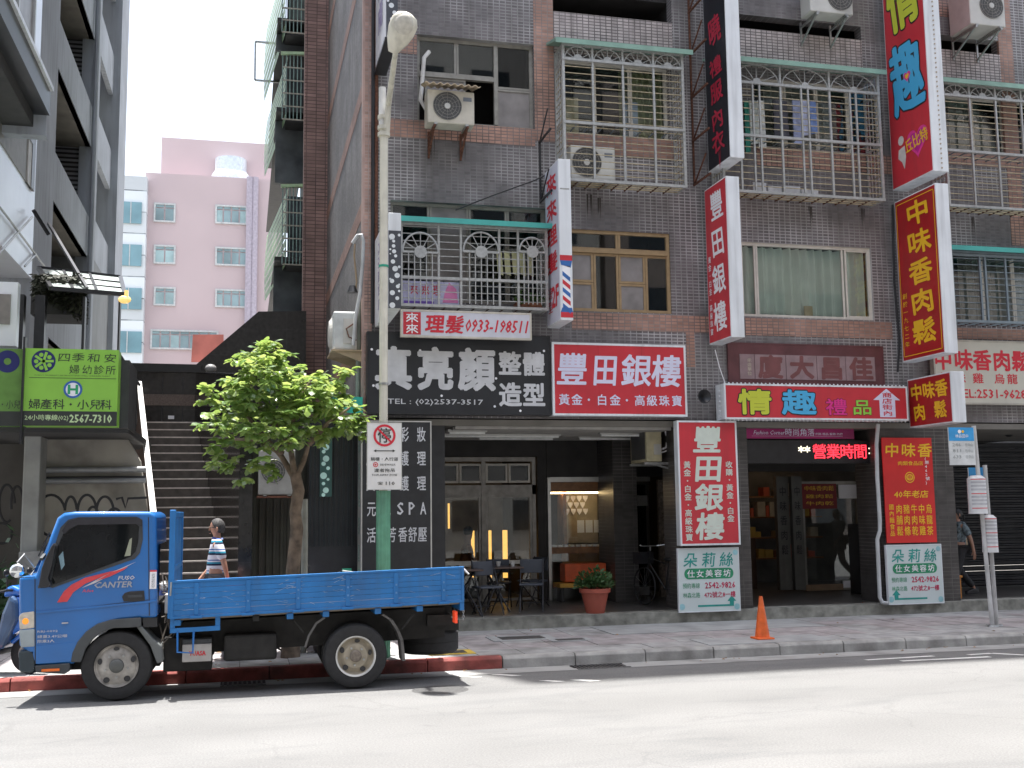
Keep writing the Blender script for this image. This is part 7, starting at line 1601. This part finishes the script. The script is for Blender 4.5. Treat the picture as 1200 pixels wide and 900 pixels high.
# scooters
def scooter(x, y, rz, col, col2, label, sc_=1.0, mirrors=True):
    t = thing('parked_scooter', label, 'scooter', (x, y, Z_S)); O = Matrix.Translation((x, y, Z_S)) @ Matrix.Rotation(rz, 4, 'Z') @ Matrix.Scale(sc_, 4)
    def bl(name, m, mt, sm=False, bv=0, p=None): m.xf(O); return m.build(name, mt, p or t, bv, smooth=sm)
    for sx in (-.62, .62):
        w = bl('wheel', MB().lathe([(.14, -.05), (.2, -.06), (.255, -.03), (.265, 0), (.255, .03), (.2, .06), (.14, .05)], (sx, 0, .262), 'Y', 26), M_rub, True)
        bl('rim', MB().lathe([(.15, -.045), (.13, -.02), (.03, -.03), (.001, -.03)], (sx, 0, .262), 'Y', 20), M_gal, True, p=w)
    A = mat('scooter paint %s' % label[:9], col, .2, 0, .03, coat=.7); Bm = mat('scooter panel %s' % label[:9], col2, .25, coat=.5)
    bl('front_fender', MB().prism([(.36, .42), (.5, .54), (.72, .54), (.88, .42), (.84, .38), (.7, .46), (.5, .46), (.4, .38)], 'Y', -.07, .07), A, bv=.02)
    bl('leg_shield', MB().prism([(.2, .3), (.34, .34), (.52, .72), (.5, .98), (.4, 1.05), (.3, .8)], 'Y', -.2, .2), Bm, bv=.05)
    bl('nose_panel', MB().prism([(.4, .5), (.6, .62), (.62, .82), (.5, 1.02), (.42, 1.0)], 'Y', -.13, .13), A, bv=.05)
    bl('footboard', MB().prism([(-.25, .26), (.3, .26), (.3, .33), (-.25, .33)], 'Y', -.18, .18), M_pl, bv=.02)
    bl('rear_body', MB().prism([(-.2, .3), (-.55, .42), (-.9, .62), (-.92, .72), (-.5, .74), (-.12, .7)], 'Y', -.16, .16), A, bv=.05)
    bl('seat', MB().prism([(-.1, .7), (-.9, .74), (-.88, .83), (-.5, .85), (-.12, .79)], 'Y', -.15, .15), M_black, bv=.035)
    hb = bl('handlebar', MB().tube([(.3, -.33, 1.08), (.4, -.2, 1.1), (.42, 0, 1.08), (.4, .2, 1.1), (.3, .33, 1.08)], .018, 8), M_black, True)
    bl('handlebar_cowl', MB().prism([(.28, 1.0), (.5, 1.02), (.52, 1.1), (.4, 1.16), (.3, 1.12)], 'Y', -.13, .13), A, bv=.03)
    bl('headlight', MB().ball((.56, 0, .78), .09, 12, (.6, 1, .8)), mat('clear lamp', (.6, .65, .7), .1, coat=.5), True)
    for s in (-1, 1) if mirrors else ():
        bl('mirror_arm', MB().tube([(.38, s*.2, 1.1), (.4, s*.26, 1.28)], .007, 6), M_black, p=hb); bl('mirror', MB().ball((.41, s*.28, 1.33), .06, 12, (.35, 1.2, .8)), M_black, True, p=hb)
    bl('rear_light', MB().box(-.95, -.9, -.08, .08, .62, .7), mat('red tail lens', (.7, .05, .02)), bv=.01); bl('exhaust', MB().tube([(-.3, -.14, .22), (-.85, -.16, .32)], .05, 10), M_gal, True)
scooter(-2.95, 14.45, -.35, (.02, .16, .6), (.05, .1, .2), 'blue and white scooter parked in front of the truck at the left edge', .9)
scooter(-.75, 15.3, pi/2+.1, (.6, .62, .64), (.05, .1, .4), 'white scooter on the pavement seen under the truck bed, nearest the cab', .84, False)
scooter(-.1, 15.3, pi/2-.05, (.45, .05, .05), (.6, .6, .6), 'red scooter parked behind the middle of the truck bed', .84, False)
scooter(1.0, 15.6, pi/2, (.1, .12, .4), (.6, .62, .64), 'dark blue scooter parked right of the tree trunk', .84, False)
# plants at the far left
sh = thing('roadside_shrub', 'dark green shrub in the shade behind the blue scooter', 'shrub', (-3.6, 17.6, Z_S)); m = MB(); rr = random.Random(12)
for i in range(1400):
    c = Vector((rr.gauss(-3.75, .42), rr.gauss(17.6, .25), Z_S+abs(rr.gauss(.35, .4)))); d = Vector((rr.uniform(-1, 1), rr.uniform(-1, 1), rr.uniform(-.3, 1))).normalized()*rr.uniform(.12, .24); s = d.cross(Vector((rr.random(), rr.random(), rr.random()))).normalized()*.04
    m.add([c, c+d*.5+s, c+d, c+d*.5-s], [(0, 1, 2, 3)])
m.build('foliage', mat('shade leaf', (.035, .08, .03), .4, 0, .4, 4), sh, kind='stuff')
MB().tube([(-3.7, 17.6, Z_S), (-3.75, 17.6, .9)], .03, 7).build('stem', M_rust, sh)

# ================================================================== TREE
M_bark = mat('pale brown bark', (.16, .12, .085), .9, 0, .35, 9, bump=.6, bscale=30, dirt=.3)
YTR = 14.75
tr = thing('street_tree', 'broad leaved street tree with a light green crown behind the truck bed', 'tree', (W(343, 670, YTR)[0], YTR, Z_S))
def tp(x, y, dy=0): q = W(x, y, YTR+dy); return Vector((q[0], YTR+dy, q[1]))
MB().tube([Vector((tp(343, 670).x-.02, YTR, Z_S-.05)), tp(343, 700), tp(343, 670), tp(348, 620), tp(346, 600), tp(350, 575), tp(346, 555)], [.13, .1, .09, .085, .078, .08, .075], 14).build('trunk', M_bark, tr, smooth=True)
limbs = [[tp(346, 560), tp(356, 540), tp(362, 520, -.1), tp(368, 505, -.15)], [tp(346, 562), tp(342, 535), tp(338, 510, .1), tp(330, 470, .15), tp(318, 430, .1)], [tp(345, 560), tp(330, 535, .1), tp(300, 500, .2), tp(275, 470, .15)], [tp(362, 520, -.1), tp(385, 495, -.2), tp(410, 478, -.2)], [tp(338, 505, .1), tp(350, 470, -.3), tp(365, 445, -.3)], [tp(330, 530, .1), tp(300, 515, -.4), tp(275, 515, -.5)], [tp(340, 520), tp(310, 480, .6), tp(290, 450, .6)]]
for l in limbs: MB().tube(l, .048, 8, r2=.014).build('limb', M_bark, tr, smooth=True)
# crown: clumps of broad leaves, each leaf a folded blade
rr = random.Random(21)
clumps = [(302, 418, .35, 0), (318, 432, .42, .3), (285, 440, .35, -.1), (265, 470, .36, .1), (262, 495, .3, -.3), (275, 520, .33, .0), (262, 540, .24, -.2), (300, 470, .5, -.3), (325, 460, .5, .2), (350, 455, .42, -.3), (378, 455, .34, .0), (392, 445, .3, .2), (345, 490, .42, -.5), (380, 485, .36, -.3), (402, 490, .3, -.1), (418, 505, .24, .0), (310, 510, .4, -.6), (290, 545, .25, -.2), (330, 430, .3, .5), (255, 465, .2, .1), (340, 520, .22, -.6), (365, 505, .25, .4), (300, 440, .35, -.6), (372, 470, .3, -.6), (320, 548, .14, -.1), (296, 412, .2, .1), (278, 500, .35, .5), (320, 490, .4, .6), (423, 490, .16, -.1), (395, 470, .2, .3)]
m1, m2 = MB(), MB()
def leaf(mb, c, d, up, L_):
    s = d.cross(up).normalized()*L_*.36; n = s.cross(d).normalized()*L_*.06
    mb.add([c, c+d*L_*.35+s-n, c+d*L_*.75+s*.75-n*1.2, c+d*L_-n*2.5, c+d*L_*.75-s*.75-n*1.2, c+d*L_*.35-s-n, c+d*L_*.5+n*.2], [(0, 1, 6), (1, 2, 6), (2, 3, 6), (3, 4, 6), (4, 5, 6), (5, 0, 6)])
for (x, y, R_, dy) in clumps:
    c0 = tp(x, y, dy); k = int(150*(R_/.35)**2)
    # twigs end in rosettes
    for j in range(max(4, k//8)):
        e = Vector((rr.gauss(0, 1), rr.gauss(0, 1), rr.gauss(0, .8))).normalized()*R_*rr.uniform(.45, 1.05); e.z *= .85; q = c0+e
        for i in range(8):
            a = 2*pi*i/8+rr.uniform(-.3, .3); d = (Vector((cos(a), sin(a), rr.uniform(-.95, .2)))+e.normalized()*.35).normalized(); up = (Vector((0, 0, 1))+Vector((rr.uniform(-.5, .5), rr.uniform(-.5, .5), 0))).normalized()
            leaf(m1 if rr.random() < (.75 if e.z < .1 else .4) else m2, q+d*.015, d, up, rr.uniform(.075, .155))  # paler leaves favour clump tops, painting in the sunlight there
def leafmat(name, col, tr_, rough=.24):
    m = mat(name, col, rough, 0, .3, 4, spec=.8, coat=.25); b = m.node_tree.nodes['Principled BSDF']; t = m.node_tree
    tl = t.nodes.new('ShaderNodeBsdfTranslucent'); tl.inputs[0].default_value = (*tr_, 1); mx = t.nodes.new('ShaderNodeMixShader'); mx.inputs[0].default_value = .38
    t.links.new(b.outputs[0], mx.inputs[1]); t.links.new(tl.outputs[0], mx.inputs[2]); t.links.new(mx.outputs[0], t.nodes['Material Output'].inputs[0]); return m
m1.build('crown', leafmat('broad leaf', (.11, .19, .055), (.34, .48, .11)), tr, kind='stuff'); m2.build('crown', leafmat('sunlit pale leaf', (.20, .29, .09), (.5, .6, .17)), tr, kind='stuff')
MB().tube([(tp(356, 700, .4).x, YTR+.4, Z_S), tp(357, 640, .4), tp(357, 585, .4)], .045, 10).build('support_pipe', mat('mottled pale pipe', (.3, .3, .25), .7, dirt=.4), tr, smooth=True)

# ================================================================== PEOPLE
def skin_mesh(name, chains, m, parent, O, levels=2, root=0):
    """chains of (point, radius) joined where points coincide -> one continuous skinned body"""
    vs, es, rs, idx = [], [], [], {}
    for ch in chains:
        prev = None
        for p, r_ in ch:
            k = tuple(round(q, 3) for q in p)
            if k not in idx: idx[k] = len(vs); vs.append(p); rs.append(r_)
            i = idx[k]
            if prev is not None and prev != i: es.append((prev, i))
            prev = i
    me = bpy.data.meshes.new(name); me.from_pydata([O @ Vector(v)-Vector(parent['_o']) for v in vs], es, []); o = bpy.data.objects.new(name, me); COL.objects.link(o); o.parent = parent; o['_o'] = parent['_o']
    me.materials.append(m)
    sk = o.modifiers.new('skin', 'SKIN'); sk.use_smooth_shade = True
    for i, r_ in enumerate(rs):
        sv = me.skin_vertices[0].data[i]; sv.radius = r_ if isinstance(r_, tuple) else (r_, r_); sv.use_root = (i == root)
    ss = o.modifiers.new('sub', 'SUBSURF'); ss.levels = ss.render_levels = levels
    dg = bpy.context.evaluated_depsgraph_get(); me2 = bpy.data.meshes.new_from_object(o.evaluated_get(dg)); 
    for p_ in me2.polygons: p_.use_smooth = True
    o.modifiers.clear(); o.data = me2; me2.materials.clear(); me2.materials.append(m); return o
def person(label, loc, h, face, skin, shirt, trousers, hair, stride=.22, arm=.12, long_hair=False, shorts=False, bag=None, grp=None):
    """standing height h, body axis +x = direction of walking, turned by face"""
    s = h/1.72; t = thing('person', label, 'person', loc); O = Matrix.Translation(loc) @ Matrix.Rotation(face, 4, 'Z') @ Matrix.Scale(s, 4)
    hip = (0, 0, .93); hl, hr = (0, .09, .9), (0, -.09, .9)
    kl, kr = (stride*.45, .09, .5), (-stride*.15, -.09, .5); fl, fr_ = (stride*.75, .1, .09), (-stride*1.25, -.1, .13)
    ch = (0.0, 0, 1.28); nk = (-.005, 0, 1.46)
    sl, sr = (-.01, .17, 1.39), (-.01, -.17, 1.39); el, er = (-.07-arm*.3, .23, 1.12), (.0+arm*.2, -.23, 1.12); wl, wr = (-.04-arm, .24, .88), (.1+arm, -.22, .9)
    def hand(w_, sgn, fwd):
        w_ = Vector(w_); d = Vector((fwd, 0, -1)).normalized(); pal = w_+d*.075; c = [[(tuple(w_), .026), (tuple(pal), (.036, .02))]]
        for k, (off, L_) in enumerate(((.026, .07), (.009, .08), (-.009, .075), (-.026, .06))):
            b_ = pal+Vector((off, 0, 0)); c.append([(tuple(pal), (.036, .02)), (tuple(b_+d*.02), .009), (tuple(b_+d*(.02+L_*.5)+Vector((0, -sgn*.006, 0))), .0085), (tuple(b_+d*(.02+L_)+Vector((0, -sgn*.02, 0))), .007)])
        th = w_+d*.03; c.append([(tuple(w_), .026), (tuple(th+Vector((.035, -sgn*.01, -.02))), .011), (tuple(th+Vector((.045, -sgn*.018, -.055))), .009)])
        return c
    hd = (.02, 0, 1.575)
    chains = [[(hip, (.135, .1)), ((0, 0, 1.08), (.125, .095)), (ch, (.15, .105)), ((-.005, 0, 1.4), (.09, .07)), (nk, .052), ((.005, 0, 1.52), .056), (hd, (.078, .088)), ((.012, 0, 1.65), (.07, .085)), ((.008, 0, 1.695), (.045, .055))],
              [(hip, (.135, .1)), (hl, .085), (kl, .056), ((kl[0]*.6+fl[0]*.4-.02, .095, .33), .052), (fl, .036), ((fl[0]+.15, .11, fl[2]-.04), (.035, .025))],
              [(hip, (.135, .1)), (hr, .085), (kr, .056), ((kr[0]*.6+fr_[0]*.4-.02, -.095, .35), .052), (fr_, .036), ((fr_[0]+.14, -.11, fr_[2]-.07), (.035, .025))],
              [(ch, (.15, .105)), (sl, .058), (el, .04), (wl, .026)], [(ch, (.15, .105)), (sr, .058), (er, .04), (wr, .026)]]
    chains += hand(wl, 1, -.1)+hand(wr, -1, .25)
    b = skin_mesh('body', chains, skin, t, O)
    # face: nose, lips, ears, eyes as shallow pieces
    f = MB(); f.prism([(.09, 1.6), (.112, 1.562), (.092, 1.552)], 'Y', -.012, .012); f.ball((.095, 0, 1.585), .02, 8, (.6, .8, 1.3)); f.xf(O).build('nose', skin, t, .003)
    for sg in (-1, 1):
        MB().ball((.0, sg*.088, 1.575), .03, 10, (.6, .35, 1.1)).xf(O).build('ear', skin, t, smooth=True)
        MB().ball((.092, sg*.032, 1.597), .013, 8, (.5, 1, .6)).xf(O).build('eye', M_black, t)
    MB().ball((.09, 0, 1.518), .022, 8, (.5, 1.1, .3)).xf(O).build('lips', mat('lips', (.35, .14, .12), .6), t)
    # hair cap
    n = 18; vs = []; fs = []; c0 = Vector((-.004, 0, 1.6)); rows_ = 9
    m = MB()
    for i in range(rows_+1):
        a = i/rows_*radians(128 if not long_hair else 150)
        for k in range(n):
            tt_ = 2*pi*k/n; front = max(0, cos(tt_)); aa = a*(1-.62*front**.7) 
            vs.append(c0+Vector((.103*sin(aa)*cos(tt_), .094*sin(aa)*sin(tt_), .122*cos(aa))))
    fs = [(i*n+k, (i+1)*n+k, (i+1)*n+(k+1) % n, i*n+(k+1) % n) for i in range(rows_) for k in range(n)]
    m.add(vs, fs)
    if long_hair: m.tube([(-.08, 0, 1.62), (-.15, 0, 1.57), (-.16, 0, 1.46)], .03, 8, r2=.015)
    m.xf(O).build('hair', hair, t, smooth=True)
    # clothes
    skin_mesh('shirt', [[((0, 0, .9), (.155, .118)), ((0, 0, 1.08), (.15, .115)), (ch, (.172, .122)), ((-.005, 0, 1.42), (.1, .08)), ((-.005, 0, 1.455), (.06, .06))],
                        [(ch, (.172, .122)), (sl, .082), (tuple(Vector(sl).lerp(Vector(el), .85)), .07)], [(ch, (.172, .122)), (sr, .082), (tuple(Vector(sr).lerp(Vector(er), .85)), .07)]], shirt, t, O, root=0)
    ke = .5 if shorts else 1
    def leg(h_, k_, f_): return [((0, 0, .93), (.15, .112)), (h_, .1), (k_, .078)]+([] if shorts else [(tuple(Vector(k_).lerp(Vector(f_), .9)), .062)])
    skin_mesh('trousers', [leg(hl, kl, fl), leg(hr, kr, fr_)], trousers, t, O)
    for f_, sg in ((fl, 1), (fr_, -1)):
        MB().prism([(f_[0]-.07, f_[2]-.085), (f_[0]+.2, f_[2]-.085-(0 if sg > 0 else .02)), (f_[0]+.19, f_[2]-.04), (f_[0]+.05, f_[2]+.01), (f_[0]-.06, f_[2]+.01)], 'Y', sg*.105-.045, sg*.105+.045).xf(O).build('shoe', M_black, t, .015)
    return t, O
M_skin = mat('warm skin', (.42, .22, .15), .55, 0, .06, 9); M_hair = mat('greying dark hair', (.05, .048, .048), .7, 0, .5, 40)
# striped shirt: bands of colour keyed on height along the cloth
ms = mat('striped polo', (.7, .7, .75), .85, 0, .05, 9); tN = ms.node_tree; g = tN.nodes.new('ShaderNodeNewGeometry'); sx_ = tN.nodes.new('ShaderNodeSeparateXYZ'); tN.links.new(g.outputs['Position'], sx_.inputs[0])
mm = tN.nodes.new('ShaderNodeMath'); mm.operation = 'MULTIPLY'; mm.inputs[1].default_value = 1/.148; tN.links.new(sx_.outputs[2], mm.inputs[0]); fr2 = tN.nodes.new('ShaderNodeMath'); fr2.operation = 'FRACT'; tN.links.new(mm.outputs[0], fr2.inputs[0])
rp = tN.nodes.new('ShaderNodeValToRGB'); rp.color_ramp.interpolation = 'CONSTANT'; cr3 = rp.color_ramp
for p_, c_ in ((0, (.72, .72, .8, 1)), (.28, (.012, .02, .06, 1)), (.46, (.03, .28, .42, 1)), (.62, (.72, .72, .8, 1)), (.74, (.04, .1, .35, 1)), (.84, (.72, .72, .8, 1))):
    e = cr3.elements.new(p_) if p_ not in (0,) else cr3.elements[0]; e.color = c_; e.position = p_
tN.links.new(fr2.outputs[0], rp.inputs[0]); tN.links.new(rp.outputs[0], tN.nodes['Principled BSDF'].inputs['Base Color'])
YM = 16.0; pxm = W(254, 640, YM)[0]
person('grey haired man in a blue and white striped polo shirt walking left past the stairs', (pxm, YM, Z_S), 1.80, pi, M_skin, ms, mat('grey trousers', (.12, .12, .13), .8), M_hair)
tg_ = bpy.data.objects['person']
O_ = Matrix.Translation((pxm, YM, Z_S)) @ Matrix.Rotation(pi, 4, 'Z') @ Matrix.Scale(1.80/1.72, 4)
MB().tube([(.0, .09, 1.6), (.1, .05, 1.597), (.115, 0, 1.59), (.1, -.05, 1.597), (0, -.09, 1.6)], .004, 5).xf(O_).build('glasses', M_black, tg_); MB().tube([(.05*cos(a), .06*sin(a), 1.445+.012*cos(a)) for a in [2*pi*i/16 for i in range(17)]], .016, 6).xf(O_).build('collar', mat('blue collar', (.04, .08, .35), .8), tg_, smooth=True)
YWm = 17.9; pxw = W(1124, 650, YWm)[0]
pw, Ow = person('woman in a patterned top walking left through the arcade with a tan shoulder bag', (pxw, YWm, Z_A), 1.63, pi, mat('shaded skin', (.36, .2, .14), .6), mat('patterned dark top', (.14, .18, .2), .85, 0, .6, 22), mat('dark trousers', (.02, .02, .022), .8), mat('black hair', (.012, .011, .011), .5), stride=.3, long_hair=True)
bg = thing('shoulder_bag', 'tan shoulder bag carried by the woman in the arcade', 'bag', tuple(Ow @ Vector((-.2, -.2, 1.0)))); M_tanb = mat('tan canvas bag', (.35, .26, .17), .8, 0, .15, 20)
MB().prism([(-.32, .92), (-.06, .88), (-.04, 1.1), (-.3, 1.14)], 'Y', -.22, -.12).xf(Ow).build('pouch', M_tanb, bg, .03); MB().tube([(-.28, -.17, 1.13), (-.15, -.19, 1.32), (-.02, -.16, 1.45), (-.03, -.17, 1.1)], .01, 6).xf(Ow).build('strap', M_tanb, bg)
seat_p = thing('person', 'dim seated figure in a brown shirt behind the shopfront glass', 'person', (W(546, 640, 20.9)[0], 20.9, Z_A))
O = Matrix.Translation(seat_p['_o']) @ Matrix.Rotation(0, 4, 'Z')
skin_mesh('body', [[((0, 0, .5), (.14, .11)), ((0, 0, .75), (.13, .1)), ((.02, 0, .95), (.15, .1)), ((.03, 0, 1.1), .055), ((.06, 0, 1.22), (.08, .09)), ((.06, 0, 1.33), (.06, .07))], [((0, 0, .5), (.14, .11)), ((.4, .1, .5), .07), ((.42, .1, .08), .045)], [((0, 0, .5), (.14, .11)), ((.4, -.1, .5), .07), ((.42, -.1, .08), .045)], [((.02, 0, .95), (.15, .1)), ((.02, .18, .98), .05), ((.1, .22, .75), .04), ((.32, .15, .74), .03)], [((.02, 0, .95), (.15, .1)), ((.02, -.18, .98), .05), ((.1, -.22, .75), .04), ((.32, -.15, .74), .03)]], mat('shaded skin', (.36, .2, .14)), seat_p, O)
skin_mesh('shirt', [[((0, 0, .5), (.16, .13)), ((0, 0, .75), (.15, .12)), ((.02, 0, .95), (.17, .12)), ((.03, 0, 1.06), .07)], [((.02, 0, .95), (.17, .12)), ((.02, .18, .98), .07), ((.07, .21, .83), .06)], [((.02, 0, .95), (.17, .12)), ((.02, -.18, .98), .07), ((.07, -.21, .83), .06)]], mat('brown shirt', (.25, .1, .05), .8), seat_p, O)
MB().ball((.045, 0, 1.3), .1, 12).xf(O).build('hair', mat('black hair', (.012, .011, .011)), seat_p, smooth=True)
tag(box('stool', M_pl, seat_p['_o'][0]-.2, seat_p['_o'][0]+.2, 20.7, 21.1, Z_A, Z_A+.4), 'dark seat under the dim figure behind the shopfront glass', 'stool')
# ------------------------------------------------------------------ tidy
for o in SC.objects:
    if '_o' in o: del o['_o']
